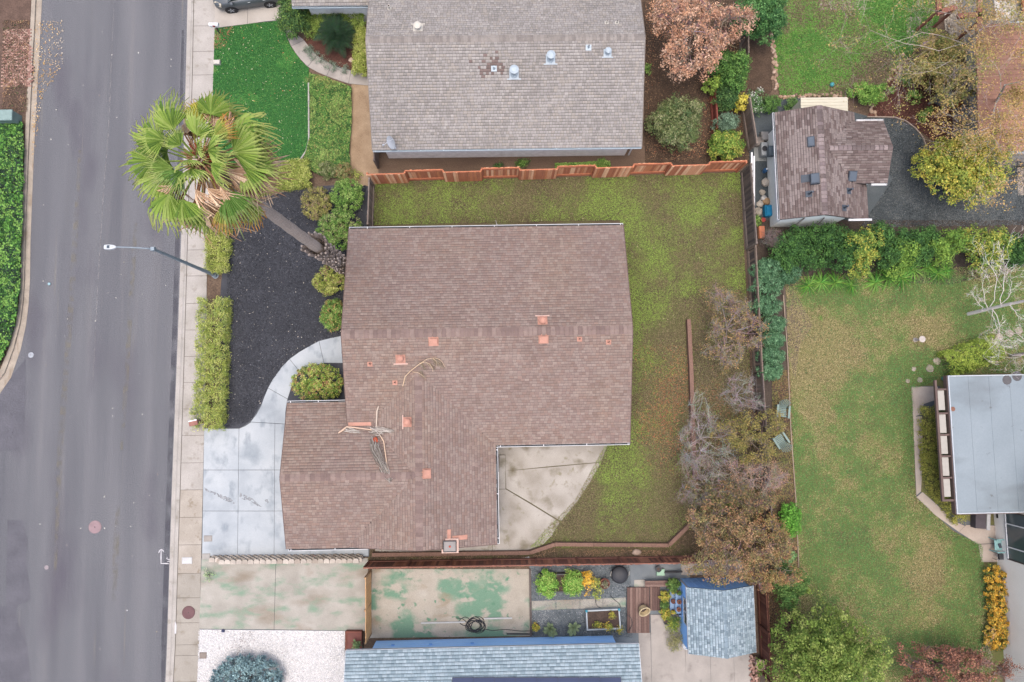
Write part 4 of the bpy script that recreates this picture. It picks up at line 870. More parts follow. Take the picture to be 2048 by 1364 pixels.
DECKM = flat('underlay_shadow_line_blue', S(124, 144, 154), .95)  # underlay whose dark tone doubles as the shadow under shingle courses
rb = deck(bl, blp, DECKM)
LPAL = [S(182, 201, 211), S(188, 206, 216), S(177, 196, 206), S(194, 211, 220), S(170, 190, 200), S(158, 178, 189)]
shingles(rb, blp, blp, LPAL, e=.17, w=(.12, .26), gap=.01, butt=.028, th=.03, jit=.05, dbl=.35)
TRIM = flat('trim_white', S(216, 222, 228), .6, var=.05)
mb = MB(); mb.box(BX0, BX1, BY1+.002, BY1+.03, 2.72, 2.9); mb.build('fascia', TRIM, bl)
for x0, s_ in ((BX0, -1), (BX1, 1)): MB().beam((x0+s_*.02, BY1, 2.84), (x0+s_*.02, BY1-5.5, 2.84+1.65), .035, .16).build('rake_board', TRIM, bl)
MB().beam((wx0+.05, BY1-.44, 2.3), (BX0+.5, BY1-.44, 2.8), .12, .1).build('bracket', BLUE2, bl); MB().beam((wx1-.05, BY1-.44, 1.6), (wx1-.05, BY1-.44, 2.8), .12, .1).build('bracket', BLUE2, bl)
SOL = gm('solar_cell', [(.3, S(66, 76, 106)), (.7, S(78, 88, 120))], .5, rough=.6, spec=.12, fine=(2, .02)); SFR = flat('solar_frame', S(60, 66, 84), .5)
pa = onroof(blp, 905, 1354)
for k in range(8):
    M = roofM(blp, 905+21+k*42, 1354) ; hw = m(42, 3.4)/2
    mb = MB(); mb.box(-hw+.008, hw-.008, 0, 1.65, .09, .125, M); f = mb.build('solar_panel', SFR, bl)
    MB().box(-hw+.03, hw-.03, .03, 1.62, .1255, .13, M).build('cells', SOL, f)
for px in (778, 856, 942): p = P(px, 1274, 2.3); MB().box(p.x-.09, p.x+.09, BY1-.46, BY1-.40, .9, 1.05).build('wall_box', BLUE2, bl)
house_parts(bl)
# ---------------- blue shed
s0, s1 = P(1371, 1178, 2.25), P(1513, 1304, 2.25); s2 = P(1505, 1168, 2.25); s3 = P(1379, 1308, 2.25)
HX0, HX1 = (s0.x+s3.x)/2, (s1.x+s2.x)/2; HY1 = (s0.y+s2.y)/2; HY0 = (s1.y+s3.y)/2
shp = gable('y', HX0, HX1, HY0, HY1, 2.25, .42)
sh = thing('blue_shed', 'blue garden shed with pale shingled gable roof and white trim', 'shed', ((HX0+HX1)/2, (HY0+HY1)/2, 0))
body(sh, 'y', HX0, HX1, HY0, HY1, 2.25, .42, BLUE2, ov=(.08, .06))
rs = deck(sh, shp, DECKM, th=.08)
shingles(rs, shp, shp, LPAL[:5]+[S(158, 176, 187), S(146, 164, 176)], e=.14, w=(.1, .22), gap=.01, butt=.022, th=.026, jit=.05, dbl=.35)
xm = (HX0+HX1)/2; zr_ = 2.25+.42*(HX1-HX0)/2
caps(rs, shp, (xm, HY0, zr_), (xm, HY1, zr_), .3, .11, [flat('cap_blue', S(136, 156, 168)), flat('cap_blue_b', S(150, 170, 182))], .42)
for x0, s_ in ((HX0, -1), (HX1, 1)): MB().box(x0-.02 if s_ < 0 else x0-.01, x0+.01 if s_ < 0 else x0+.02, HY0-.02, HY1+.02, 2.12, 2.27).build('eave_trim', TRIM, sh)
for x0, s_ in ((HX0+.08, 1), (HX1-.08, -1)): MB().box(x0-(.015 if s_ > 0 else .085), x0+(.085 if s_ > 0 else .015), HY1-.07, HY1-.045, .12, 2.2).build('corner_trim', TRIM, sh)
windowp(sh, HX0+.08, P(1370, 1222, 1.5).y, 1.2, 1.5, .7, 'W', TRIM, GLASS, mull=1)
mb = MB()
for k in range(9): xx = HX0+.3+k*(HX1-HX0-.6)/8; mb.box(xx-.006, xx+.006, HY1-.058, HY1-.054, .15, 2.2)
mb.build('siding_joint', BLUE, sh)
house_parts(sh)
# ---------------- brown annex with worn shingles
q0, q1 = P(1549, 223, 2.6), P(1560, 436, 2.6); AX0 = (q0.x+q1.x)/2; AY1 = P(1600, 223, 2.7).y; AY0 = P(1640, 437, 2.7).y
AXR = P(1646, 330, 3.6).x; ap = 1.0/(AXR-AX0); AE1 = P(1715, 245, 2.75).x; AE2 = P(1744, 420, 2.6).x
CY1, CY0 = P(1745, 242, 2.6).y, P(1762, 366, 2.6).y; CX1 = P(1777, 306, 2.9).x; CYM = (CY0+CY1)/2
apl = [plane('W', AX0, AXR, AY0, AY1, 2.6, ap), plane('E', AXR, AE1, AY0, AY1, 2.6, ap, ref=AXR+1.0/ap), plane('E', AE1, AE2, AY0, CY0+.6, 2.6, ap, ref=AXR+1.0/ap),
       plane('S', AXR, CX1, CY0, CYM, 2.6, ap*.95), plane('N', AXR, CX1, CYM, CY1, 2.6, ap*.95)]
an = thing('annex', 'grey-walled annex with worn brown shingle roof and skylights', 'outbuilding', ((AX0+AE1)/2, (AY0+AY1)/2, 0))
AW = flat('wall_pale_green', S(212, 216, 212, 2.0), .9, var=.06)
awx = P(1535, 330, .2).x
body(an, 'y', awx, 2*AXR-awx, AY0+.15, AY1-.55, 2.6, ap, AW, ov=(0, 0)); body(an, 'x', AXR, CX1-.5, CY0+.3, CY1-.3, 2.6, ap*.9, AW, ov=(0, 0))
ra = deck(an, apl, flat('underlay_shadow_line_brown', S(92, 80, 76), .95))  # dark underlay, also the painted shadow line between courses
APAL = [S(146, 131, 127), S(138, 122, 118), S(154, 140, 135), S(130, 114, 111)]
lc = [(onroof(apl, *q), r_) for q, r_ in (((1600, 400), 1.3), ((1612, 340), .9), ((1690, 275), 1.0), ((1690, 385), 1.0), ((1680, 330), .6), ((1600, 285), .6))]
def apatch(X, Y, c):
    v = fbm(X*1.5, Y*.5, 14, 3)
    for p_, r_ in lc: v = v+.28*np.exp(-((X-p_.x)**2+(Y-p_.y)**2)/(r_*r_))
    k = (rng.random(len(X)) < 1/(1+np.exp(-(v-.7)*16)))[:, None]
    return np.where(k, np.array(S(168, 154, 150))*(1+rng.normal(0, .05, len(X)))[:, None], c)
shingles(ra, apl, apl, APAL, e=.135, w=(.2, .4), gap=.01, butt=.02, patch=apatch, jit=.07)
CAPA = [flat('cap_annex', S(146, 130, 130)), flat('cap_annex_b', S(122, 108, 106)), flat('cap_annex_c', S(166, 150, 148))]
zc = 2.6+ap*(AXR-AX0); caps(ra, apl, (AXR, AY0, zc), (AXR, AY1, zc), .24, .17, CAPA, ap)
zc2 = 2.6+ap*.95*(CYM-CY0); caps(ra, apl, (AXR+max(0, (zc-zc2)/ap)+.1, CYM, zc2), (CX1, CYM, zc2), .26, .15, CAPA, ap)
gutter(an, (AX0, AY1, 2.58), (AX0, AY0, 2.58), (-1, 0, 0), [WHITE, GUT_IN], straps=0)
gutter(an, (CX1, CY1, 2.58), (AE1+.05, CY1, 2.58), (0, 1, 0), [WHITE, WHITE], straps=0)
gutter(an, (AE2-1.4, AY0, 2.55), (AE2, AY0, 2.55), (0, -1, 0), [WHITE, WHITE], straps=0)
gutter(an, (AE2+.1, CY0, 2.55), (CX1, CY0, 2.55), (0, -1, 0), [WHITE, WHITE], straps=0)
SKY_ = gm('skylight_glass', [(.3, S(92, 104, 118)), (.7, S(106, 118, 132))], 1, rough=.55, spec=.2, fine=(2, 0)); SKF = flat('skylight_frame', S(84, 94, 106), .6)
def skylight(px, py, w, d, h=.14):
    M = roofM(apl, px, py); mb = MB(); mb.bbox(-w/2, w/2, -d/2, d/2, 0, h, .03, M); f = mb.build('skylight', SKF, an); MB().box(-w/2+.06, w/2-.06, -d/2+.06, d/2-.06, h, h+.012, M).build('pane', SKY_, f)
skylight(1622, 284, .62, .4); skylight(1704, 352, .5, .62); skylight(1630, 359, .62, .5, .3)
box_vent(an, apl, 1612, 357, .3, .4, .03, SKF)
for px, py in ((1618, 388), (1688, 416), (1697, 382)): pipe_vent(an, apl, px, py, .06, .5, SKF, SKF, cap=False, fl=.34)
windowp(an, awx-.0, P(1553, 380, 1.6).y, 1.25, 1.0, .8, 'W', WHITE, GLASS)
for u_, v_ in ((1.0, 1.2), (2.6, 2.4)): MB().beam((awx+u_, AY0-.2, .12), (awx+v_, AY0+.12, 2.4), .07, .05).build('leaning_board', flat('board_grey', S(150, 144, 138)), an)
p = P(1536, 306, 1.0); MB().bbox(awx-.36, awx, p.y-.3, p.y+.3, 1.1, 1.5, .03).build('meter_panel', flat('meter_dark', S(110, 122, 130), .6), an)
house_parts(an)
# cream shed roof behind the annex
cs = thing('cream_shed', 'low cream-coloured metal shed behind the annex', 'shed', tuple(P(1648, 215, L)))
CREAM = flat('cream_metal', S(232, 226, 204), .5, var=.04)
x0, x1, y0, y1 = P(1601, 210, 2.0).x, P(1695, 210, 2.0).x, P(1648, 226, 2.0).y, P(1648, 196, 2.0).y
mb = MB(); mb.box(x0+.05, x1-.05, y0, y1-.05, L, 1.95); kid(mb, 'wall', cs, CREAM)
mb = MB(); mb.add([(x0, y0, 2.0), (x1, y0, 2.0), (x1, y1, 2.08), (x0, y1, 2.08), (x0, y0, 1.95), (x1, y0, 1.95), (x1, y1, 2.03), (x0, y1, 2.03)], [(0, 1, 2, 3), (7, 6, 5, 4), (0, 4, 5, 1), (1, 5, 6, 2), (2, 6, 7, 3), (3, 7, 4, 0)]); r_ = kid(mb, 'roof', cs, CREAM)
rm_ = MB().box(0, x1-x0, -.012, .012, 0, .03).mesh('roof_rib', CREAM)
for k in range(5): yy = y0+(k+.5)*(y1-y0)/5; link('roof_rib', rm_, r_, (x0, yy, 2.0+.08*(yy-y0)/(y1-y0)))
# ---------------- flat-roofed patio cover
pc = thing('patio_cover', 'flat blue-grey metal patio roof with brown lattice edge', 'patio cover', tuple(P(1960, 890, L)))
PZ = 2.8; e0, e1, e2 = P(1898, 751, PZ), P(1910, 1028, PZ), P(2060, 750, PZ); FX0 = (e0.x+e1.x)/2; FY1, FY0 = e0.y, e1.y; FX1 = FX0+8.5
MET = gm('metal_roof', [(.3, S(144, 157, 165)), (.6, S(154, 167, 175)), (.85, S(166, 178, 185))], .35, rough=.6, spec=.3, fine=(12, .05), over=[(S(132, 142, 148), .6, .58, .75, (.5, 1, 1)), (S(120, 126, 130), 2.6, .68, .74, (1, 1, 1))])
BRN = flat('timber_brown', S(118, 98, 92), .85)
pr = thing_roof = MB().box(FX0, FX1, FY0, FY1, PZ-.05, PZ).build('roof', MET, pc)
rm_ = MB().bbox(-.012, .012, 0, FY1-FY0, 0, .012, .004).mesh('roof_seam', MET)
for k in range(1, 8):
    link('roof_seam', rm_, pr, (FX0+k*1.22, FY0, PZ))
MB().bbox(FX0, FX0+.06, FY0, FY1, PZ, PZ+.05, .01).build('edge_trim', TRIM, pc); MB().bbox(FX0+.06, FX1, FY0-.0, FY0+.06, PZ, PZ+.05, .01).build('edge_trim', TRIM, pc); MB().bbox(FX0+.06, FX1, FY1-.06, FY1, PZ, PZ+.05, .01).build('edge_trim', TRIM, pc)
mb = MB(); mb.box(FX0-.05, FX0, FY0, FY1, PZ-.35, PZ-.02); mb.box(FX0+.0, FX1, FY0-.05, FY0-.0, PZ-.35, PZ-.02); mb.build('beam', BRN, pc)
# lattice: beams and cream panels, lower than the roof
lz = 2.72; lx0, lx1 = P(1879, 880, lz).x, FX0-.05; ly1, ly0 = P(1885, 760, lz).y, P(1890, 1003, lz).y
mb = MB(); mb.box(lx0-.06, lx0+.06, ly0, ly1, lz-.15, lz); mb.build('beam', BRN, pc)
rows = [(781, 820), (829, 866), (872, 908), (915, 952), (958, 994)]
for k, (y_a, y_b) in enumerate(rows):
    ya, yb = P(1889, y_a, lz).y, P(1889, y_b, lz).y; MB().box(P(1883, 880, lz).x, lx1-.12, yb, ya, lz-.1, lz-.07).build('panel', flat('panel_cream', S(214, 208, 198, .8), .8, var=.06), pc)
    MB().box(lx0+.06, lx1, ya+.02, ya+.12, lz-.14, lz-.004).build('rafter', BRN, pc)
MB().box(lx0+.06, lx1, ly0, ly0+.12, lz-.14, lz-.004).build('rafter', BRN, pc)
for xx, yy in ((FX0+1.6, FY0+.3), (FX0+1.6, FY1-.3), (FX1-1, FY0+.2), (FX1-1, FY1-.2)): MB().box(xx-.05, xx+.05, yy-.05, yy+.05, L, PZ-.05).build('post', BRN, pc)
DEBR = flat('roof_debris', S(108, 106, 108), .95)
for px, py, a_, b_ in ((2014, 760, .28, .3), (2034, 752, .3, .14), (1906, 818, .14, .14)):
    p = P(px, py, PZ); MB().lathe([(a_, 0), (a_*.9, .02), (a_*.4, .035)], (p.x, p.y, PZ+.001), 11).build('roof_patch', DEBR if px > 1950 else flat('rust_spot', S(150, 104, 84)), pc)
house_parts(pc)
# ---------------- pale two-storey house on the east
ph = thing('pale_house', 'pale stucco two-storey wall with dark-framed window', 'house', tuple(P(2010, 1200, L)))
hx = P(1996, 1150, L).x; hy1 = P(1994, 1000, L).y
CRM = gm('stucco_cream', [(.3, S(226, 220, 212, 1.7)), (.7, S(236, 231, 224, 1.7))], .6, rough=.9, fine=(30, .08))
MB().box(hx, hx+9, -40, hy1+1.5, 0, 5.6).build('wall', CRM, ph)
MB().box(hx+.02, hx+9.4, -40.3, hy1+1.8, 5.6, 5.8).build('roof', MET, ph)
w_ = windowp(ph, hx-.005, P(2045, 1075, 1.9).y, 1.05, 2.9, 1.8, 'W', flat('frame_dark', S(86, 72, 70)), GLASS, mull=0)
y_ = P(2045, 1075, 1.9).y; mb = MB()
for q in ((y_-1.4, y_+1.4, 1.1, 1.16), (y_-1.4, y_+1.4, 2.72, 2.78), (y_-.72, y_-.66, 1.16, 2.72), (y_+.66, y_+.72, 1.16, 2.72)): mb.box(hx-.06, hx-.02, q[0], q[1], q[2], q[3])
mb.build('sash', WHITE, w_)
for px, py, h_ in ((1986, 1030, .35), (1990, 1155, .3), (1993, 1232, .3)):
    p = P(px, py, .5); MB().box(hx-.02, hx+.0, p.y-.2, p.y+.2, .35, .5).build('crawl_vent', BLACKM, ph)
house_parts(ph)
# ---------------- terracotta roofed house, north-east corner
tp = thing('terracotta_house', 'house with terracotta-coloured roof partly veiled by bare branches', 'house', tuple(P(2040, 180, L)))
TZ = 3.0; t0, t1 = P(1940, 56, TZ), P(1945, 303, TZ)
TER = gm('terracotta_roof', [(.3, S(172, 128, 110)), (.6, S(186, 142, 122)), (.85, S(196, 156, 134))], .6, rough=.9, fine=(16, .14), over=[(S(168, 140, 92), .8, .6, .8, (1, 1, 1))])
TER2 = gm('red_roof', [(.3, S(158, 92, 72)), (.7, S(182, 112, 88))], .8, rough=.9, fine=(16, .16))
trf = MB().add([(t0.x, t1.y, TZ), (t0.x+9, t1.y, TZ), (t0.x+9, t0.y, TZ+.5), (t0.x, t0.y, TZ+.5), (t0.x, t1.y, TZ-.12), (t0.x+9, t1.y, TZ-.12), (t0.x+9, t0.y, TZ+.38), (t0.x, t0.y, TZ+.38)], [(0, 1, 2, 3), (7, 6, 5, 4), (0, 4, 5, 1), (1, 5, 6, 2), (2, 6, 7, 3), (3, 7, 4, 0)]).build('roof', TER, tp)
crs = MB().box(0, 9, -.01, .01, 0, .022).mesh('roof_course', TER)
nyc = int((t0.y-t1.y)/.3)
for k in range(nyc): link('roof_course', crs, trf, (t0.x, t1.y+.3*k+.1, TZ+.5*(.3*k+.1)/(t0.y-t1.y)))
MB().box(t0.x+1.7, t0.x+9, t1.y+.5, t0.y+8, 0, TZ-.12).build('wall', flat('wall_beige', S(206, 200, 192, 1.4)), tp)
gutter(tp, (t0.x+1.2, t1.y, TZ-.02), (t0.x+9, t1.y, TZ-.02), (0, -1, 0), [WHITE, GUT_IN], straps=0)
MB().box(t0.x+3.0, t0.x+9, t0.y+.1, t0.y+8, TZ+.3, TZ+.42).build('roof_upper', TER2, tp); MB().box(t0.x+1.6, t0.x+9, t0.y+.0, t0.y+.09, TZ+.38, TZ+.55).build('parapet', TRIM, tp)
house_parts(tp)
pg = thing('pergola', 'red-brown timber pergola beams over pale rock beds', 'pergola', tuple(P(1900, 30, L)))
for (a_, b_) in (((1877, -30), (1877, 26)), ((1960, -30), (1958, 50)), ((1873, 27), (1912, 14)), ((1915, 32), (1962, 30))):
    mb = MB(); mb.beam(P(*a_, 2.4), P(*b_, 2.4), .3, .18); kid(mb, 'beam', pg, flat('redwood_old', S(176, 116, 98), .85))
for a_ in ((1877, 22), (1958, 44), (1912, 16)):
    p = P(*a_, 2.4); mb = MB(); mb.box(p.x-.07, p.x+.07, p.y-.07, p.y+.07, L, 2.3); kid(mb, 'post', pg, flat('redwood_old', S(176, 116, 98), .85))
RB = gm('pale_rock', [(.3, S(176, 164, 148)), (.7, S(212, 202, 190))], 2, fine=(14, .4), bump=.6)
sheet('rock_bed', [(1885, -60), (1960, -60), (1960, 50), (1930, 80), (1890, 60), (1888, 30)], L+.012, RB, kind='structure')
scatter('rocks', 'pale round rocks and leaves covering the bed by the pergola', [(1888, -20), (1955, -20), (1945, 80), (1905, 90), (1890, 40)], 2600, .14, [S(196, 184, 168), S(216, 206, 194), S(176, 160, 138)], [S(170, 140, 90)], thr=.6, hz=.08, aspect=.9, up=.7)
# brick pads in the north-east yard
def paver_pad(name, label_unused, pts, nx, ny, cols, z=L+.03):
    q = [Vector((*c_, z)) for c_ in xy(pts, z)]
    o = MB().sheet([(v.x, v.y) for v in q], z-.02).build(name, BR, kind='structure')
    w_ = (q[1]-q[0]).length/nx; h_ = (q[3]-q[0]).length/ny; an_ = math.atan2((q[1]-q[0]).y, (q[1]-q[0]).x)
    ms = []
    for k, c_ in enumerate(cols):
        mb = MB(); mb.bbox(-w_/2+.012, w_/2-.012, -h_/2+.012, h_/2-.012, -.04, 0, .008); ms.append(mb.mesh('paver', flat(name+'_%d' % k, c_, .9, var=.1)))
    for i in range(nx):
        for j in range(ny):
            a_ = q[0].lerp(q[1], (i+.5)/nx); b_ = q[3].lerp(q[2], (i+.5)/nx); p = a_.lerp(b_, (j+.5)/ny)
            link('paver', random.choice(ms), o, (p.x, p.y, z+random.uniform(-.006, .004)), (0, 0, an_))
PK = [S(200, 176, 172), S(190, 164, 158), S(210, 188, 184)]
paver_pad('paver_pad', '', [(1639, 21), (1730, 19), (1729, -60), (1637, -60)], 10, 9, PK)
paver_pad('paver_pad', '', [(1814, 95), (1868, 88), (1866, 31), (1812, 34)], 7, 7, [S(204, 188, 178), S(192, 172, 162), S(216, 202, 192)])
# ================================================================== fences and walls
RW = [S(190, 124, 88, 2.0), S(202, 146, 112, 2.1), S(172, 108, 80, 1.9), S(214, 168, 134, 2.2), S(178, 114, 86, 1.9)]
OLDW = [S(124, 112, 104, 1.5), S(138, 124, 114, 1.5), S(112, 100, 94, 1.5), S(130, 114, 102, 1.5)]
DKRW = [S(126, 84, 68, 2.3), S(138, 92, 72, 2.3), S(112, 74, 62, 2.3), S(154, 106, 84, 2.3), S(100, 70, 60, 2.3)]
def woodmats(nm, cols): return [gm('%s_%d' % (nm, k), [(.3, tuple(v*.86 for v in c_)), (.7, tuple(min(.8, v*1.12) for v in c_))], 2.0, rough=.85, fine=(18, .2), stretch=(6, 6, .6)) for k, c_ in enumerate(cols)]
RWM, OLM, DKM = woodmats('redwood', RW), woodmats('weathered', OLDW), woodmats('dark_redwood', DKRW)
def bfence(name, label, A, B, h, mats, railmat, bw=.14, side=1, panel=2.4, alt=0.0, z0=L, cap=True, kick=True, post=True, gap=.005, lean=.012):
    """board fence between two ground points; side: +1 boards on the left of A->B; alt: panels alternate sides by this much"""
    A, B = Vector((A.x, A.y, 0)), Vector((B.x, B.y, 0)); d = (B-A); ln = d.length; d.normalize(); s = Vector((-d.y, d.x, 0)); an_ = math.atan2(d.y, d.x)
    t = thing(name, label, 'fence', (A.x, A.y, z0), an_)
    bm = [MB().box(-bw/2+gap/2, bw/2-gap/2, -.01, .01, .04, h).mesh('board', mt) for mt in mats]
    npan = max(1, round(ln/panel)); pl = ln/npan
    for k in range(npan):
        sd_ = side*(1 if (alt == 0 or k % 2 == 0) else -1); x0 = k*pl
        nb = int(pl/bw)
        for i in range(nb):
            link('board', random.choice(bm), t, (x0+(i+.5)*pl/nb, sd_*(.035+alt), random.uniform(-.012, .012)), (random.uniform(-lean, lean), random.uniform(-.008, .008), 0), (pl/nb/bw, 1, 1))
        for z in ((.25, h-.2) if h > 1 else (h*.5,)): MB().box(x0+.03, x0+pl-.03, sd_*alt-.022*1, sd_*alt+.022, z-.045, z+.045).build('rail', railmat, t)
        if cap: MB().box(x0+.01, x0+pl-.01, sd_*(alt)-.022, sd_*alt+.022, h-.06, h+.012).build('cap_rail', railmat, t)
        if kick: MB().box(x0+.02, x0+pl-.02, sd_*alt-.03, sd_*alt+.02, .0, .18).build('kickboard', railmat, t)
    if post:
        pm_ = MB().bbox(-.05, .05, -.05, .05, 0, h+.01, .015).mesh('post', railmat)
        for k in range(npan+1): link('post', pm_, t, (min(max(k*pl, .05), ln-.05), 0, 0))
    return t
bfence('wood_fence', 'new orange redwood board fence along the north side of the back yard', P(744, 365), P(1474, 344), 1.85, RWM, RWM[2], side=-1, panel=2.33, alt=.075, cap=True)
bfence('wood_fence', 'short weathered fence and gate between front shrubs and back yard grass', P(749, 372), P(746, 462), 1.75, OLM, OLM[1], side=-1, panel=2.4)
bfence('wood_fence', 'dark weathered board fence by the annex on the east side of the back yard', P(1481, 345), P(1492, 500), 1.85, woodmats('dark_old', [S(96, 86, 82, 1.6), S(84, 76, 74, 1.6), S(108, 96, 90, 1.6)]), OLM[0], side=1)
bfence('wood_fence', 'low dark board fence behind the clipped conifers', P(1494, 500), P(1507, 745), 1.5, woodmats('dark_old', OLDW), OLM[3], side=1)
bfence('wood_fence', 'grey fence length behind the thin autumn shrubs', P(1508, 748), P(1530, 1105), 1.45, OLM, OLM[2], side=1, kick=False)
bfence('wood_fence', 'red-brown board fence along the south side of the back yard', P(738, 1121), P(1400, 1111), 1.75, DKM, woodmats('rail_red', [S(156, 108, 92, 1.2)])[0], side=-1, panel=2.44, cap=True)
bfence('wood_fence', 'tan plywood-coloured gate fence across the side driveway', P(741, 1140), P(742, 1268), 1.7, woodmats('tan_ply', [S(214, 168, 118, 1.6), S(220, 176, 128, 1.6)]), woodmats('tan_rail', [S(206, 168, 128)])[0], bw=.6, side=1, panel=2.1, cap=False, kick=False)
bfence('wood_fence', 'rust-brown fence beside the blue shed', P(1512, 1150), P(1522, 1345), 1.7, woodmats('rust', [S(140, 92, 74), S(124, 80, 66), S(152, 104, 84)]), woodmats('rust_rail', [S(130, 86, 70)])[0], side=1, cap=False)
bfence('wood_fence', 'short grey fence at the end of the dirt strip', P(757, 302), P(757, 338), 1.6, OLM, OLM[2], side=1, panel=1.2)
bfence('wood_fence', 'weathered fence between the lemon shrub and the annex gravel', P(1482, 215), P(1496, 305), 1.6, OLM, OLM[1], side=1, cap=True)
bfence('wood_fence', 'dark fence between the orange tree and the rock-edged bed', P(1478, 60), P(1480, 130), 1.6, OLM, OLM[0], side=1)
bfence('wood_fence', 'red stained low fence beside the olive-green bush', P(1420, 195), P(1424, 270), 1.2, woodmats('redstain', [S(164, 92, 80), S(150, 82, 70)]), woodmats('redstain_rail', [S(170, 98, 84)])[0], side=1)
# timber edging: low walls of thick beams
def edging(name, label, pts, w, h, col, cat='garden edging', z0=L, seglen=2.6, mname=None):
    q = [P(a_, b_, z0+h) for a_, b_ in pts]; t = thing(name, label, cat, (q[0].x, q[0].y, z0)); ms = woodmats(mname or name, [col, tuple(v*.9 for v in col)])
    for i in range(len(q)-1):
        a_, b_ = q[i], q[i+1]; n = max(1, round((b_-a_).length/seglen))
        for k in range(n):
            u, v = a_.lerp(b_, k/n), a_.lerp(b_, (k+1)/n); d = (v-u).normalized()*.006
            mb = MB(); mb.beam(u+d-Vector((0, 0, h/2)), v-d-Vector((0, 0, h/2)), w, h); kid(mb, 'beam', t, ms[k % 2])
    return t
edging('timber_retaining_wall', 'straight reddish timber cap wall running down the back yard', [(1378, 638), (1383, 740), (1388, 900), (1393, 985)], .24, .4, S(150, 118, 104))
edging('timber_retaining_wall', 'long pinkish timber wall bending along the south bed', [(744, 1110), (1060, 1106), (1110, 1089), (1338, 1091), (1390, 1040)], .22, .35, S(176, 140, 120))
edging('lawn_edging', 'thin timber strip edging the dry east lawn', [(1567, 590), (1575, 700), (1582, 860), (1592, 1000), (1598, 1135)], .05, .1, S(190, 170, 150))
edging('concrete_edging', 'pale concrete kerb edging the green front lawn', [(617, 165), (617.5, 280), (612, 302), (600, 319)], .09, .1, S(196, 194, 184), seglen=1.2)
edging('gravel_edging', 'curved pale border between red mulch and grey gravel', [(1735, 233), (1790, 234), (1812, 241), (1832, 256), (1847, 275), (1853, 292)], .06, .12, S(190, 172, 158), seglen=3)
edging('timber_edging', 'dark timber strip between painted concrete and blue gravel', [(1060, 1138), (1062, 1272)], .12, .12, S(118, 108, 104))
# block wall on the driveway
bw_ = thing('block_wall', 'garden wall of rounded grey-brown concrete blocks beside the driveway', 'garden wall', tuple(P(410, 1115)))
bms = []
for k, c_ in enumerate((S(184, 174, 163, 1.3), S(174, 164, 152, 1.3), S(194, 184, 173, 1.3), S(166, 154, 142, 1.3), S(180, 152, 140, 1.3))):
    mb = MB(); pr_ = [(-.165, -.13), (.165, -.13), (.165, .03), (.13, .1), (.06, .135), (-.06, .135), (-.13, .1), (-.165, .03)]; mb.prism(pr_, 0, .145); bms.append(mb.mesh('block', flat('block_%d' % k, c_, .95, var=.14)))
A_, B_ = P(424, 1113.5), P(728, 1110.5); nb = int((B_-A_).length/.345)
for r in range(5):
    for k in range(nb):
        if r > 4-(k < 1)-(k < 3) and (k < 2): continue
        p = A_.lerp(B_, (k+.5+(.5 if r % 2 else 0))/(nb+.5)); link('block', random.choice(bms[:4] if random.random() < .95 else bms), bw_, (p.x-bw_.location.x+random.uniform(-.008, .008), p.y-bw_.location.y-.02-r*.032+random.uniform(-.006, .006), r*.149), (0, 0, random.uniform(-.03, .03)))
# ================================================================== palm
base = P(700, 541); hub = P(395, 316, 19.2)
pm = thing('palm_tree', 'tall fan palm leaning over the street with green and dead brown fronds', 'palm tree', tuple(base))
hv = hub-base
mb = MB(); pts = []; rr = []
for k in range(25):
    t = k/24; w = math.sin(t*math.pi)*.12
    pts.append((hv.x*t+w*.5, hv.y*t-w, hv.z*t)); rr.append(.31-.11*t+(.02 if k % 2 else 0)+(.1*(1-t*6) if t < .16 else 0))
mb.tube(pts, rr, 12); tr = mb.build('trunk', gm('palm_bark', [(.3, S(146, 133, 124, 2.0)), (.7, S(170, 158, 148, 2.0))], 3, rough=.95, fine=(20, .3), bump=.5, stretch=(.6, .6, 5)), pm)
bo = []
for c_ in (S(150, 136, 126, 1.7), S(166, 152, 142, 1.7), S(130, 118, 110, 1.7)):
    mb = MB(); mb.add([(.3, -.08, 0), (.3, .08, 0), (.45, .03, .34), (.45, -.03, .34), (.34, -.09, -.14), (.34, .09, -.14), (.39, .025, .38), (.39, -.025, .38)], [(0, 1, 5, 4), (4, 5, 2, 3), (3, 2, 6, 7), (7, 6, 1, 0), (0, 4, 3, 7), (1, 6, 2, 5)]); bo.append(mb.mesh('leaf_base', flat('boot_%d' % len(bo), c_, .95, var=.2)))
for k in range(290):
    z = .25+k*6.3/290; t = z/hv.z
    link('leaf_base', random.choice(bo), tr, (hv.x*t, hv.y*t, z), (random.uniform(-.1, .1), random.uniform(-.15, .1), k*2.39996+random.uniform(-.1, .1)), (random.uniform(1.05, 1.35)+(.35 if z > 6.0 else 0),)*3)
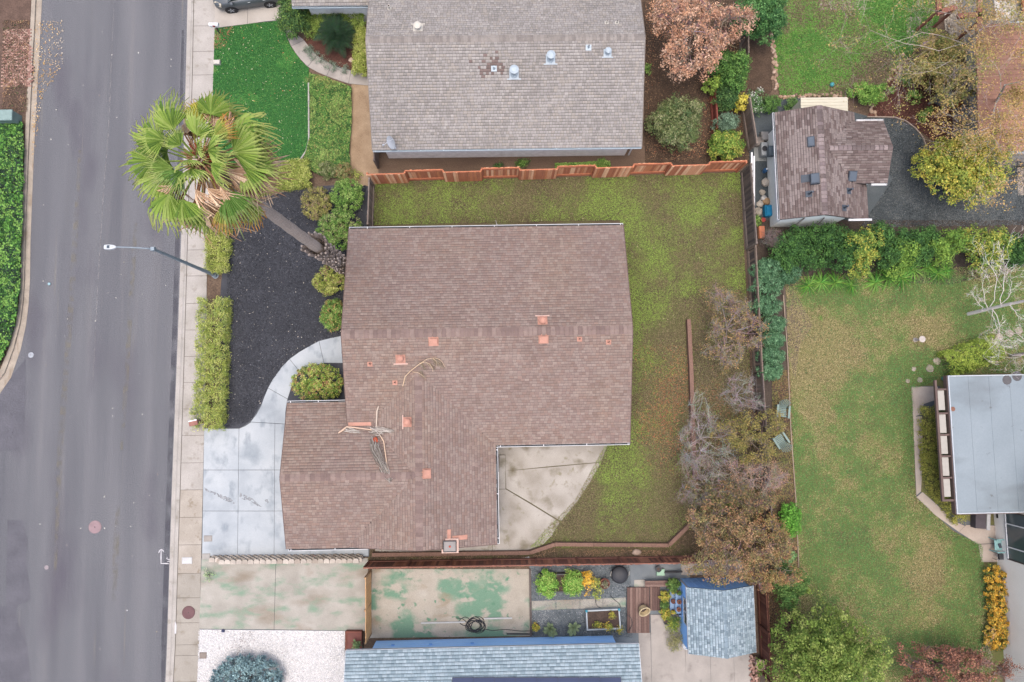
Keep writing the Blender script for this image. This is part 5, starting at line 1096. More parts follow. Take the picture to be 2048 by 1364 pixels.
def frond(cols, tipc, petc, R=1.15, Lp=1.1, n=26, spread=105, droop=.55, fold=.15, ragged=.2, pw=.05):
    """fan frond along +x from the crown centre: petiole and pleated segments with drooping tips"""
    mb = MB(); mb.col = petc
    mb.tube([(0, 0, 0), (Lp*.5, 0, .05), (Lp, 0, .0)], [pw, pw*.6, pw*.4], 5)
    for k in range(n):
        an_ = math.radians(-spread+2*spread*(k+.5)/n); h_ = math.radians(spread/n)*.98
        rl = R*(1-.18*abs(an_/math.radians(spread))**2)*random.uniform(1-ragged, 1.05); c_ = random.choice(cols)
        dz = lambda q: -droop*(q**2.6)*rl*(1+.4*random.uniform(-1, 1))-fold*abs(math.sin(an_))*q*rl
        prev = None
        for q, wf in ((.02, 1.0), (.35, 1.0), (.62, .95), (.82, .45), (1.0, .06)):
            r_ = q*rl; ww = math.tan(h_)*r_*wf if q > .05 else .01
            if q > .62: ww = math.tan(h_)*.62*rl*wf
            ca, sa = math.cos(an_), math.sin(an_); cx = Lp+r_*ca*(1-.12*(q > .7)); cy = r_*sa*(1-.12*(q > .7)); z = dz(q); pl = .022*min(1, q*2)
            cur = [Vector((cx+sa*ww, cy-ca*ww, z-pl)), Vector((cx, cy, z+pl)), Vector((cx-sa*ww, cy+ca*ww, z-pl))]
            if prev:
                mb.col = c_ if q < .8 else (lerp(c_, tipc, .45) if q < .95 else tipc)
                mb.add(prev+cur, [(0, 3, 4, 1), (1, 4, 5, 2)])
            prev = cur
    return mb
PG = [S(120, 148, 64, 1.7), S(136, 162, 74, 1.7), S(102, 132, 58, 1.7), S(152, 172, 92, 1.7)]
def live_f(cols, tip, pet, d_, r_, lp, sp, n=21): return frond(cols, tip, pet, droop=d_, R=r_, Lp=lp, spread=sp, n=n, fold=.22, ragged=.14, pw=.045).mesh('frond', LEAF)
live = [live_f(PG, S(178, 188, 110, 1.5), S(150, 172, 84, 1.4), d_, r_, lp, sp) for d_, r_, lp, sp in ((.3, 1.15, 1.15, 84), (.45, 1.05, 1.25, 76), (.25, 1.1, 1.1, 90), (.55, 1.1, 1.3, 80), (.38, .95, 1.35, 95))]
live += [live_f([S(138, 166, 84, 1.6), S(156, 178, 100, 1.6), S(122, 152, 72, 1.6)], S(190, 196, 130, 1.5), S(160, 176, 96, 1.4), .5, 1.1, 1.2, 66), live_f([S(92, 128, 58, 1.6), S(110, 146, 72, 1.6)], S(166, 182, 110, 1.5), S(150, 170, 84, 1.4), .65, 1.15, 1.2, 58, 18)]
yel = [live_f([S(178, 180, 66, 1.5), S(196, 192, 86, 1.5), S(154, 172, 72, 1.5)], S(216, 176, 98, 1.4), S(180, 174, 84, 1.4), .45, 1.0, 1.2, 70), live_f([S(142, 162, 76, 1.5), S(170, 174, 92, 1.5)], S(210, 152, 84, 1.4), S(176, 152, 84, 1.4), .5, .95, 1.45, 52, 14)]
TAN = [S(206, 174, 144, 2.0), S(190, 158, 128, 2.0), S(216, 190, 162, 2.0), S(172, 138, 112, 1.9)]
dead = [frond(TAN, S(212, 186, 158, 2.0), S(188, 154, 120, 1.7), R=1.0, Lp=1.1, droop=.8, spread=58, fold=.6, ragged=.35, n=15).mesh('dead_frond', LEAF), frond(TAN, S(186, 146, 116, 2.0), S(178, 130, 100, 1.7), R=.9, Lp=1.2, droop=1.2, spread=40, fold=.8, ragged=.4, n=10).mesh('dead_frond', LEAF)]
fr = []
for k in range(9): fr.append((44+random.uniform(-12, 12), k*2*math.pi/9+random.uniform(-.25, .25), random.uniform(.75, .92)))
for k in range(13): fr.append((12+random.uniform(-12, 10), k*2*math.pi/13+.2+random.uniform(-.16, .16), random.uniform(.98, 1.2)))
for k in range(9): fr.append((-14+random.uniform(-8, 8), k*2*math.pi/9+.5+random.uniform(-.2, .2), random.uniform(1.08, 1.28)))
for k, (el_, az_, s_) in enumerate(fr):
    me = yel[k % 2] if k in (1, 12, 19, 24, 26, 29) else live[k % 7]
    link('frond', me, pm, tuple(hv-Vector((0, 0, .2+k*.012))), (random.uniform(-.7, .7), -math.radians(el_), az_), (s_*1.1,)*3)
for k in range(26):
    el_ = -6-random.uniform(0, 22); az_ = random.uniform(-2.0, 1.2) if k < 19 else random.uniform(1.2, 4.3)
    link('dead_frond', dead[k % 2], pm, tuple(hv-Vector((0, 0, .3+k*.02))), (random.uniform(-.9, .9), -math.radians(el_), az_), (random.uniform(1.15, 1.45),)*3)
for k in range(9): link('dead_frond', dead[k % 2], pm, tuple(hv-Vector((0, 0, .1))), (random.uniform(-1.2, 1.2), -math.radians(random.uniform(-6, 12)), (-1.6, -.9, -.45, .0, .35, .8, -1.25, -2.2, 1.2)[k]), (random.uniform(.95, 1.15),)*3)
for k in range(3): link('frond', live[k], pm, tuple(hv), (random.uniform(-.4, .4), -math.radians(66), k*2.1+.4), (.62,)*3)
mb = MB(); mb.col = S(150, 104, 78, 1.3)
for k in range(60):
    a_ = k*2.4; q = .14+.5*random.random(); mb.col = random.choice((S(150, 104, 78, 1.3), S(178, 140, 106, 1.3), S(130, 120, 70, 1.3), S(160, 84, 56, 1.3)))
    mb.tube([(hv.x+.1*math.cos(a_), hv.y+.1*math.sin(a_), hv.z-.35), (hv.x+q*math.cos(a_), hv.y+q*math.sin(a_), hv.z+.25-q*.4)], [.09, .02], 4)
mb.build('heart', PIECE, pm)
# ================================================================== street furniture
b0 = P(431, 551); top = P(305, 497.5, 7.3)
la = thing('street_lamp', 'galvanised street lamp arching over the asphalt', 'street lamp', tuple(b0))
GALV = gm('galvanised', [(.3, S(156, 172, 184)), (.7, S(182, 196, 206))], 2, rough=.5, spec=.4, fine=(20, .08), metal=.2)
tv = top-b0; MB().tube([(0, 0, 0), (tv.x*.5, tv.y*.5, tv.z*.5), (tv.x, tv.y, tv.z)], [.115, .095, .075], 12).build('pole', GALV, la)
MB().lathe([(.2, 0), (.2, .04), (.16, .06), (.15, .3), (.12, .34)], n=14).build('base', GALV, la)
hd = P(222, 494, 7.7)-b0
MB().tube([(tv.x+.02, tv.y-.01, tv.z-.15), tuple(Vector((tv.x, tv.y, tv.z-.05)).lerp(hd, .1)+Vector((0, 0, .08))), tuple(Vector((tv.x, tv.y, tv.z)).lerp(hd, .5)+Vector((0, 0, .12))), tuple(hd+Vector((.2, 0, 0)))], [.04, .038, .033, .03], 8).build('arm', GALV, la)
MB().bbox(tv.x-.1, tv.x+.1, tv.y-.1, tv.y+.1, tv.z-.2, tv.z+.04, .02).build('bracket', GALV, la)
mb = MB(); hx_, hy_, hz_ = hd.x, hd.y, hd.z
vs = []
for x_, w_, z_, b_ in ((-.36, .05, .02, -.05), (-.33, .12, .05, -.09), (-.1, .135, .08, -.1), (.12, .11, .08, -.08), (.26, .045, .04, -.04)):
    vs += [(hx_+x_, hy_-w_, hz_+b_), (hx_+x_, hy_-w_*.9, hz_+z_*.6), (hx_+x_, hy_, hz_+z_), (hx_+x_, hy_+w_*.9, hz_+z_*.6), (hx_+x_, hy_+w_, hz_+b_)]
mb.add(vs, [(i*5+j, (i+1)*5+j, (i+1)*5+j+1, i*5+j+1) for i in range(4) for j in range(4)]+[(i*5+4, (i+1)*5+4, (i+1)*5, i*5) for i in range(4)]+[(0, 1, 2, 3, 4), (24, 23, 22, 21, 20)])
mb.build('lamp_head', flat('lamp_white', S(226, 232, 238), .5, var=.03), la)
MB().box(hx_-.16, hx_-.04, hy_-.07, hy_+.07, hz_+.065, hz_+.1).build('photocell', flat('cell_dark', S(84, 98, 112)), la)
# utility cabinet
p = P(22, 239, .3); t = thing('utility_cabinet', 'grey-green utility cabinet at the end of the ivy bank', 'utility box', (p.x, p.y, L))
UG = flat('cabinet_green', S(132, 158, 152), .6); MB().bbox(-.55, .55, -.3, .3, 0, .85, .05).build('body', UG, t); MB().bbox(-.6, .58, -.35, .34, .85, .93, .03).build('lid', flat('cabinet_lid', S(150, 176, 172), .6), t)
# mailboxes
p = P(439, 67); t = thing('mailbox', 'white mailbox on a dark leaning post by the green lawn', 'mailbox', tuple(p)); q = P(429, 51, 1.25)-p
MB().tube([(0, 0, 0), (q.x*.5+.05, q.y*.5-.05, q.z*.5), (q.x+.1, q.y-.05, q.z)], .045, 6).build('post', flat('post_dark', S(84, 78, 78)), t)
mb = MB(); n = 8; vs = []
for x_ in (-.28, .28): vs += [(q.x+x_, q.y-.11, q.z-.02)]+[(q.x+x_, q.y-.11*math.cos(i*math.pi/n), q.z+.12+.11*math.sin(i*math.pi/n)) for i in range(n+1)]+[(q.x+x_, q.y+.11, q.z-.02)]
N = n+3; mb.add(vs, [(i, i+1, N+i+1, N+i) for i in range(N-1)]+[(N-1, 0, N, 2*N-1), tuple(range(N))[::-1], tuple(range(N, 2*N))]); mb.build('box', WHITE, t)
MB().box(q.x-.05, q.x+.08, q.y-.135, q.y-.115, q.z+.05, q.z+.2).build('flag', flat('flag_red', S(180, 70, 60)), t)
p = P(403, 844); t = thing('brick_mailbox', 'red brick mailbox pillar half sunk in the end of the front hedge', 'mailbox', (p.x, p.y, L), .2)
for r in range(8):
    for s_ in ((-.1, .0), (.1, .0)): link('brick', brm[(r+int(s_[0] > 0)*2) % 4], t, (s_[0]+(.02 if r % 2 else 0), 0, r*.135), None, (1, 2.4, 2.4))
MB().bbox(-.26, .26, -.17, .17, 1.09, 1.15, .02).build('cap', flat('cap_red', S(172, 118, 106)), t); MB().box(-.25, .25, .1, .165, 1.151, 1.175).build('trim', WHITE, t)
p = P(436, 127); t = MB().bbox(-.2, .2, -.13, .13, 0, .25, .02).build('concrete_marker', flat('marker_white', S(222, 216, 206)), None, label='white concrete block at the edge of the green lawn', cat='concrete block'); t.location = p
def disc(name, label, cat, px, py, r, col, z, parts=True):
    p = P(px, py, z); t = thing(name, label, cat, (p.x, p.y, z)); MB().lathe([(r, -.02), (r, .012), (r*.97, .016)], n=28).build('cover', flat(name+label[:9], col, .85, var=.12), t)
    mb = MB()
    for k in range(6): a_ = k*math.pi/6; mb.box(-r*.8, r*.8, -.008, .008, .017, .021, Matrix.Rotation(a_, 4, 'Z')) if k == 0 else None
    MB().lathe([(r*.12, .016), (r*.12, .022)], n=8).build('pick_hole', flat('hole_dark', S(96, 80, 78)), t); MB().lathe([(r*1.08, -.02), (r*1.08, .006), (r*1.0, .006)], n=28).build('rim', flat('rim_'+label[:9], tuple(v*.85 for v in col)), t)
disc('manhole_cover', 'faded pink manhole cover in the asphalt', 'manhole', 190, 1054, .36, S(172, 146, 150), .004)
disc('manhole_cover', 'dark maroon round cover in the pavement', 'manhole', 377, 1225, .36, S(124, 92, 94), L+.03)
disc('valve_cover', 'pale round valve cover near the corner kerb', 'valve cover', 62, 710, .16, S(190, 196, 204), .004)
disc('valve_cover', 'small pinkish valve cover in the lower left asphalt', 'valve cover', 93, 1135, .12, S(176, 164, 168), .004)
for lab, px, py, w_, h_, c_ in (('small brown-grey meter box lid in the driveway corner', 416, 1077, .5, .36, S(176, 170, 164)), ('second meter box lid at the end of the block wall', 412, 1113, .5, .36, S(180, 176, 170)), ('white rectangular meter lid in the tan pavement', 374, 1121, .62, .4, S(228, 228, 228)), ('brown valve box in the white crushed rock', 406, 1311, .42, .36, S(150, 138, 128))):
    p = P(px, py, L+.034); t = thing('meter_box', lab, 'meter box', tuple(p)); MB().bbox(-w_/2, w_/2, -h_/2, h_/2, -.03, .01, .006).build('frame', flat('fr'+lab[:12], tuple(v*.85 for v in c_)), t); MB().bbox(-w_/2+.04, w_/2-.04, -h_/2+.04, h_/2-.04, .01, .018, .004).build('lid', flat('ld'+lab[:12], c_), t)
p = P(351, 1255, L+.03); t = MB().prism([(-.05, -.35), (.05, -.35), (.06, .1), (.0, .36), (-.05, .1)], 0, .006).build('paint_mark', CHALK, sw); t.location = p
# ================================================================== car
f1, f2 = P(464, 19, .33), P(541, 8, .33); dv_ = (f1-f2); ca = math.atan2(dv_.y, dv_.x); wb = dv_.length
cm_ = (f1+f2)/2; nrm_ = Vector((-dv_.y, dv_.x, 0)).normalized(); nrm_ = nrm_ if nrm_.y > 0 else -nrm_
cp = cm_+nrm_*.78
car = thing('parked_car', 'dark grey car parked on the pale driveway, nose to the street', 'car', (cp.x, cp.y, L+.03), ca)
CARP = gm('car_paint', [(.3, S(92, 98, 104)), (.7, S(108, 114, 120))], .8, rough=.3, spec=.5, fine=(3, .02)); CGL = gm('car_glass', [(.3, S(58, 66, 68)), (.7, S(74, 82, 84))], 1, rough=.08, spec=.6, fine=(2, 0)); TYRE = flat('tyre', S(62, 62, 64), .9)
st = [(2.2, .5, .38, .62), (2.12, .68, .3, .72), (1.95, .79, .25, .82), (1.6, .86, .22, .92), (1.1, .9, .2, 1.0), (.5, .91, .2, 1.03), (-.4, .91, .2, 1.05), (-1.3, .9, .2, 1.06), (-1.9, .87, .24, 1.06), (-2.15, .8, .3, 1.04), (-2.25, .7, .38, .95)]
mb = MB(); vs = []
for x_, w_, zb, zt in st:
    h_ = [(w_*.93, zb), (w_, zb+.16), (w_*1.01, zb+(zt-zb)*.55), (w_*.975, zt-.09), (w_*.87, zt), (w_*.4, zt+.03)]
    vs += [(x_, y_, z_) for y_, z_ in h_]+[(x_, -y_, z_) for y_, z_ in h_[::-1]]
n = 12; mb.add(vs, [(i*n+j, (i+1)*n+j, (i+1)*n+(j+1) % n, i*n+(j+1) % n) for i in range(len(st)-1) for j in range(n)]+[tuple(range(n))[::-1], tuple(range((len(st)-1)*n, len(st)*n))])
mb.build('body', CARP, car, True)
lo = [(1.2, .78), (-2.08, .78)]; hi = [(.3, .6), (-1.75, .6)]
def frus(mb, xa, xb, wa, za, xc, xd, wc, zc_):
    mb.add([(xa, -wa, za), (xa, wa, za), (xb, wa, za), (xb, -wa, za), (xc, -wc, zc_), (xc, wc, zc_), (xd, wc, zc_), (xd, -wc, zc_)], [(0, 1, 2, 3), (4, 7, 6, 5), (0, 4, 5, 1), (1, 5, 6, 2), (2, 6, 7, 3), (3, 7, 4, 0)])
mb = MB(); frus(mb, 1.2, -2.08, .79, .98, .34, -1.72, .62, 1.52); mb.build('window', CGL, car)
mb = MB(); frus(mb, .36, -1.76, .63, 1.515, .26, -1.66, .56, 1.59); mb.build('roof', CARP, car)
mb = MB()
for s_ in (-1, 1):
    for a_, b_ in (((1.2, .8), (.36, .63)), ((.1, .8), (-.05, .63)), ((-.85, .8), (-.8, .63)), ((-2.08, .8), (-1.74, .63))): mb.beam((a_[0], s_*a_[1], .99), (b_[0], s_*b_[1], 1.52), .07, .03)
mb.build('pillar', CARP, car)
for s_ in (-1, 1):
    for x_ in (wb/2, -wb/2):
        M = Matrix.Translation((x_, s_*.8, .3)) @ Matrix.Rotation(math.pi/2, 4, 'X')
        wh = MB().lathe([(.2, -.115), (.31, -.11), (.335, -.06), (.335, .06), (.31, .11), (.2, .115)], n=24, M=M).build('wheel', TYRE, car)
        mr = MB(); mr.lathe([(.21, -.118), (.21, .118)], n=20, M=M); mr.build('rim', flat('rim_silver', S(150, 152, 156), .4), wh)
        ms_ = MB()
        for k in range(5): ms_.box(-.03, .03, .03, .2, -.135 if s_ > 0 else .118, -.118 if s_ > 0 else .135, M @ Matrix.Rotation(k*2*math.pi/5, 4, 'Z'))
        ms_.build('spokes', flat('spoke_silver', S(206, 208, 212), .35), wh)
        mb = MB(); mb.lathe([(.38, -.13), (.38, .02)], n=24, M=M); mb.build('wheel_arch', flat('arch_black', S(52, 52, 56)), car)
    MB().add([(2.1, s_*.5, .78), (1.66, s_*.86, .86), (1.72, s_*.9, .72), (2.16, s_*.62, .64), (2.0, s_*.48, .84), (1.62, s_*.8, .93)], [(0, 1, 2, 3), (4, 5, 1, 0)]).build('headlight', flat('lamp_clear', S(226, 216, 196), .2), car)
    MB().bbox(.85, 1.02, s_*.98-.1, s_*.98+.08, 1.0, 1.12, .03).build('mirror', CARP, car)
    for x_ in (-.1, -1.05): MB().box(x_-.09, x_+.09, s_*.925-.012, s_*.925+.012, .86, .9).build('door_handle', flat('chrome', S(206, 210, 214), .25), car)
# ================================================================== garden things
def slats_chair(name, label, px, py, rz, col):
    p = P(px, py); t = thing(name, label, 'garden chair', tuple(p), rz, 'slatted garden chairs by the timber edging'); mt = flat('chair_green', col, .7, var=.1)
    sm_ = MB().bbox(-.27, .27, -.036, .036, 0, .025, .006).mesh('seat_slat', mt); 
    for k in range(6): link('seat_slat', sm_, t, (0, .3-k*.105, .36-k*.025), (-.2, 0, 0))
    for k in range(7):
        a_ = -(k-3)*.13; mb = MB(); L_ = .78-.035*abs(k-3)**1.5
        mb.bbox(-.024, .024, 0, L_, 0, .022, .006); o = mb.build('back_slat', mt, t); o.matrix_basis = Matrix.Translation(((k-3)*.06, -.22, .24)) @ Matrix.Rotation(math.pi-a_*1.0, 4, 'Z') @ Matrix.Rotation(math.radians(48), 4, 'X')
    for s_ in (-1, 1):
        MB().bbox(s_*.36-.06, s_*.36+.06, -.38, .4, .52, .545, .008).build('arm', mt, t)
        for y_ in (.32, -.28): MB().box(s_*.33-.03, s_*.33+.03, y_-.04, y_+.04, 0, .52).build('leg', mt, t)
    return t
slats_chair('garden_chair', 'pale green slatted garden chair seen through thin branches', 1560, 822, math.pi-.15, S(150, 172, 164))
slats_chair('garden_chair', 'pale green slatted garden chair with its fanned back towards the lawn', 1556, 880, .55, S(152, 176, 170))
p = P(1988, 1087); t = thing('plastic_chair', 'turquoise plastic armchair against the pale wall', 'chair', tuple(p), math.pi/2); t.scale = (1.3, 1.3, 1.15); TQ = flat('plastic_turquoise', S(160, 206, 204), .4, var=.04)
MB().bbox(-.24, .24, -.22, .24, .4, .44, .02).build('seat', TQ, t)
mb = MB(); n = 8; vs = []
for z_, b_ in ((.44, 0), (.7, .06), (.86, .1)): vs += [(.3*math.sin((i/n-.5)*2.4), -.05-b_-.22*math.cos((i/n-.5)*2.4), z_) for i in range(n+1)]
mb.add(vs, [(r*(n+1)+i, r*(n+1)+i+1, (r+1)*(n+1)+i+1, (r+1)*(n+1)+i) for r in range(2) for i in range(n)]); mb.build('backrest', TQ, t)
for s_ in (-1, 1):
    MB().bbox(s_*.29-.03, s_*.29+.03, -.24, .26, .62, .65, .01).build('arm', TQ, t)
    for y_ in (.24, -.24): MB().tube([(s_*.29, y_*1.1, 0), (s_*.27, y_*.95, .62 if y_ > 0 else .42)], [.025, .03], 6).build('leg', TQ, t)
mb = MB(); mb.bbox(-.12, .1, -.05, .08, .44, .47, .01, Matrix.Rotation(.3, 4, 'Z')); mb.build('dark_cushion', flat('cush_dark', S(78, 84, 96)), t)
p = P(1991, 1109); t = thing('grill_cart', 'small dark metal grill cart beside the turquoise chair', 'grill', tuple(p))
mb = MB()
for a_, b_ in ((-.25, -.2), (.25, -.2), (-.25, .2), (.25, .2)): mb.tube([(a_, b_, 0), (a_, b_, .6)], .018, 5)
mb.build('frame', flat('cart_metal', S(150, 146, 144)), t); MB().bbox(-.2, .2, -.17, .17, .45, .6, .03).build('bowl', BLACKM, t)
gm_ = MB().box(-.2, .2, -.006, .006, 0, .012).mesh('grate_bar', flat('cart_bar', S(120, 122, 124)))
for k in range(7): link('grate_bar', gm_, t, (0, -.15+k*.05, .605))
p = P(2008, 1104, .5); MB().box(-.02, .02, -.38, .38, -.35, .35).build('board', flat('board_brown', S(120, 104, 100)), None, label='brown board leaning on the pale wall behind the grill', cat='board').location = p
p = P(1955, 1038); t = thing('storage_bin', 'dark storage bench with pale lid under the patio roof edge', 'bench', tuple(p), -.1); MB().bbox(-.45, .2, -.5, .6, 0, .5, .02).build('box', flat('bin_dark', S(92, 84, 90)), t); MB().bbox(.2, .42, -.55, .6, .5, .56, .02).build('lid', flat('bin_lid', S(206, 206, 206)), t)
p = P(1830, 680); t = thing('bird_bath', 'pale stone bird bath standing on the dry lawn', 'bird bath', tuple(p)); STN = flat('stone_pale', S(214, 204, 196), .9)
MB().lathe([(.15, 0), (.15, .05), (.09, .09), (.065, .3), (.07, .55), (.1, .66)], n=14).build('pedestal', STN, t); MB().lathe([(.09, .66), (.19, .72), (.2, .76), (.175, .755), (.05, .71)], n=18).build('bowl', STN, t)
for k, (px, py, r_) in enumerate(((1859, 737, .24), (1873, 722, .23), (1893, 709, .2), (1915, 698, .2), (1937, 692, .2), (1957, 687, .24), (1978, 680, .22), (1998, 674, .23), (2018, 667, .24), (2037, 661, .24), (1827, 738, .14), (1815, 762, .13), (1839, 760, .16))):
    p = P(px, py); n = 13; mb = MB(); mb.prism([(r_*(1+.08*math.sin(i*2.3+k))*math.cos(i*2*math.pi/n), r_*(1+.08*math.cos(i*1.7+k))*math.sin(i*2*math.pi/n)) for i in range(n)], 0, .05)
    lab = ['largest round stepping stone beside the clipped yellow hedge', 'round stepping stone second from the green bucket', 'third stepping stone half under the yellow hedge', 'fourth stepping stone in the curved row', 'fifth stepping stone in the curved row', 'sixth stepping stone in the curved row', 'seventh stepping stone in the curved row', 'eighth stepping stone in the curved row', 'ninth stepping stone in the curved row', 'last stepping stone at the right edge of the photo', 'small pale stone sunk in the grass nearest the bird bath', 'leftmost small pale stone at the corner of the pink path', 'small pale stone between grass and the green bucket'][k]
    o = mb.build('stepping_stone', flat('step_stone_%d' % (k % 3), [S(190, 174, 162), S(200, 184, 172), S(180, 164, 150)][k % 3], .95, var=.12), None, label=lab, cat='stepping stone', group='round stepping stones in the east garden'); o.location = p
p = P(1886, 757); t = thing('bucket', 'turquoise watering bucket at the patio roof corner', 'bucket', tuple(p)); BK = flat('bucket_teal', S(82, 176, 160), .5)
MB().lathe([(.12, 0), (.16, .3), (.17, .32), (.15, .31), (.11, .03)], n=14).build('body', BK, t); MB().tube([(-.16, 0, .3), (-.1, 0, .42), (.1, 0, .42), (.16, 0, .3)], .012, 5).build('handle', BK, t)
p = P(1662, 171); o = MB().lathe([(.02, .0), (.1, .03), (.14, .12), (.14, .16), (.1, .25), (.02, .29)], n=14).build('ball', flat('ball_teal', S(96, 190, 196), .4, var=.15), None, True, label='turquoise ball on the north-east lawn', cat='ball'); o.location = p
# rocks
rkm = []
for k, c_ in enumerate((S(202, 172, 148), S(190, 156, 130), S(214, 188, 168), S(172, 144, 124))):
    mb = MB(); n = 7; vs = []
    for z_, r_ in ((0, .9), (.35, 1), (.7, .75), (.9, .3)): vs += [(r_*(1+random.uniform(-.15, .15))*math.cos(i*2*math.pi/n), r_*(1+random.uniform(-.15, .15))*math.sin(i*2*math.pi/n), z_) for i in range(n)]
    mb.add(vs, [(r*n+i, r*n+(i+1) % n, (r+1)*n+(i+1) % n, (r+1)*n+i) for r in range(3) for i in range(n)]+[tuple(range(3*n, 4*n))]); rkm.append(mb.mesh('rock', flat('rock_%d' % k, c_, .95, var=.15), True))
def rocks(label, pts, n, w, r=.13):
    q = [P(a_, b_) for a_, b_ in pts]; t = thing('rock_border', label, 'rock border', tuple(q[0])); ls = [(q[i+1]-q[i]).length for i in range(len(q)-1)]
    for k in range(n):
        s_ = (k+random.random()*.6)/n*sum(ls)
        for i, l_ in enumerate(ls):
            if s_ <= l_ or i == len(ls)-1: break
            s_ -= l_
        p = q[i].lerp(q[i+1], min(1, s_/l_))-q[0]; sc = r*random.uniform(.6, 1.3)
        link('rock', random.choice(rkm), t, (p.x+random.gauss(0, w), p.y+random.gauss(0, w), 0), (0, 0, random.random()*6), (sc, sc*random.uniform(.7, 1), sc*.8))
rocks('heap of tan rocks edging the weedy lawn by the dark bed', [(1543, 66), (1546, 100), (1550, 140), (1553, 180)], 60, .09, .12)
rocks('low row of tan rocks along the south edge of the weedy lawn', [(1556, 195), (1600, 192), (1650, 190), (1692, 190)], 46, .06, .11)
rocks('few tan rocks beside the round green bush and gravel', [(1740, 202), (1744, 222), (1752, 228)], 12, .1, .14)
rocks('drift of pale rocks between lawn and red mulch', [(1812, 118), (1798, 140), (1780, 165)], 50, .16, .11)
# things along the annex wall
AC = flat('ac_grey', S(188, 192, 192), .6)
p = P(1519, 304); t = thing('air_conditioner', 'grey outdoor unit on a slab beside the annex wall', 'air conditioner', tuple(p)); MB().box(-.38, .4, -.62, .6, 0, .06).build('pad', flat('pad_grey', S(160, 164, 162)), t); MB().bbox(-.1, .32, -.42, .42, .06, .62, .03).build('casing', AC, t); MB().lathe([(.17, .621), (.17, .64), (.03, .65)], (.1, 0, 0), 16).build('fan_grille', BLACKM, t)
for lab, px, py, w_, d_, h_, c_ in (('grey-brown block of stacked pavers near the annex corner', 1513, 286, .38, .3, .3, S(150, 140, 132)), ('small grey crate against the annex wall', 1526, 276, .24, .3, .35, S(156, 152, 148))):
    p = P(px, py); t = thing('crate', lab, 'crate', tuple(p)); MB().bbox(-w_, w_, -d_, d_, 0, h_, .03).build('body', flat('crt'+lab[:5], c_), t); MB().bbox(-w_*.9, w_*.9, -d_*.9, d_*.2, h_+.001, h_+.08, .02).build('lid', flat('crl'+lab[:5], tuple(v*1.15 for v in c_)), t)
for lab, a_, b_ in (('white plank lying behind the fence nearest the annex', (1508, 312), (1508, 418)), ('white plank lying tight along the back of the fence', (1503.5, 305), (1503.5, 395))):
    u, v = P(*a_, .9), P(*b_, .9); o = MB().beam((0, 0, 0), tuple(v-u), .1, .06).build('plank', WHITE, None, label=lab, cat='plank', group='white planks behind the fence'); o.location = u
p = P(1533, 424); t = thing('plastic_tub', 'bright blue plastic tub by the annex wall', 'tub', tuple(p)); BT = flat('tub_blue', S(46, 158, 206), .4); MB().bbox(-.24, .2, -.36, .36, 0, .5, .12).build('body', BT, t); MB().bbox(-.2, .16, -.32, .32, .5, .54, .05).build('lid', BT, t)
p = P(1528, 343); t = thing('jug', 'blue jug with white cap standing by the annex wall', 'jug', tuple(p)); MB().lathe([(.12, 0), (.13, .3), (.05, .42), (.05, .48)], n=12).build('body', flat('jug_blue', S(70, 120, 170)), t); MB().lathe([(.055, .48), (.055, .52)], n=10).build('cap', WHITE, t)
bagc = [S(214, 204, 190), S(196, 186, 170), S(226, 222, 216), S(206, 170, 130)]
for k, (px, py, r_) in enumerate(((1529, 366, .3), (1524, 385, .2), (1527, 397, .2), (1532, 404, .26), (1519, 408, .22), (1516, 424, .26))):
    p = P(px, py); mb = MB(); n = 9; vs = []
    for z_, q in ((0, .8), (.3, 1), (.7, .8), (.95, .25)): vs += [(r_*q*(1+random.uniform(-.2, .2))*math.cos(i*2*math.pi/n), r_*q*(1+random.uniform(-.2, .2))*math.sin(i*2*math.pi/n), z_*r_*1.1) for i in range(n)]
    mb.add(vs, [(r*n+i, r*n+(i+1) % n, (r+1)*n+(i+1) % n, (r+1)*n+i) for r in range(3) for i in range(n)]+[tuple(range(3*n, 4*n))])
    o = mb.build('sack', flat('sack_%d' % (k % 4), bagc[k % 4], .8, var=.2), None, label=['tan crumpled sack nearest the outdoor unit by the annex', 'small grey sack second along the annex wall', 'small white sack in the middle of the annex clutter', 'orange-tan sack just above the blue tub', 'grey sack away from the wall, left of the tan one', 'pale sack beside the blue tub'][k], cat='sack', group='sacks along the annex wall'); o.location = p
p = P(1520, 466); t = thing('brick_stack', 'small stack of red boards on end behind the fence', 'boards', tuple(p)); 
for k in range(3): MB().bbox(-.15, .2, -.38, .38, k*.1, k*.1+.09, .01).build('board', RWM[k], t)
p = P(1524, 441); o = MB().lathe([(.12, 0), (.15, .2), (.16, .22), (.13, .2)], n=12).build('flower_pot', flat('pot_red', S(176, 70, 64)), None, label='red pot at the south corner of the annex', cat='pot'); o.location = p
# ---------------- things in the blue house's yard
def planter(name, label, pts, h, fm, soil, rimw=.06):
    q = xy(pts, L+h); t = thing(name, label, 'planter', (q[0][0], q[0][1], L)); n = len(q)
    for i in range(n):
        a_, b_ = Vector((*q[i], L+h/2)), Vector((*q[(i+1) % n], L+h/2)); d = (b_-a_).normalized()*rimw*.5
        mb = MB(); mb.beam(a_-d*(i % 2 == 0), b_+d*(i % 2 == 0), rimw, h-.002*i); kid(mb, 'side', t, fm)
    mb = MB(); mb.sheet(q, L+h*.8); kid(mb, 'soil', t, soil); return t
SOIL = gm('soil_dark', [(.3, S(84, 70, 64)), (.7, S(108, 90, 80))], 4, fine=(20, .4), bump=.5)
PLG = flat('planter_grey', S(104, 104, 108), .8)
t = planter('raised_bed', 'dark grey raised bed under two leafy green shrubs', [(1078, 1150), (1162, 1148), (1162, 1183), (1078, 1185)], .45, PLG, SOIL)
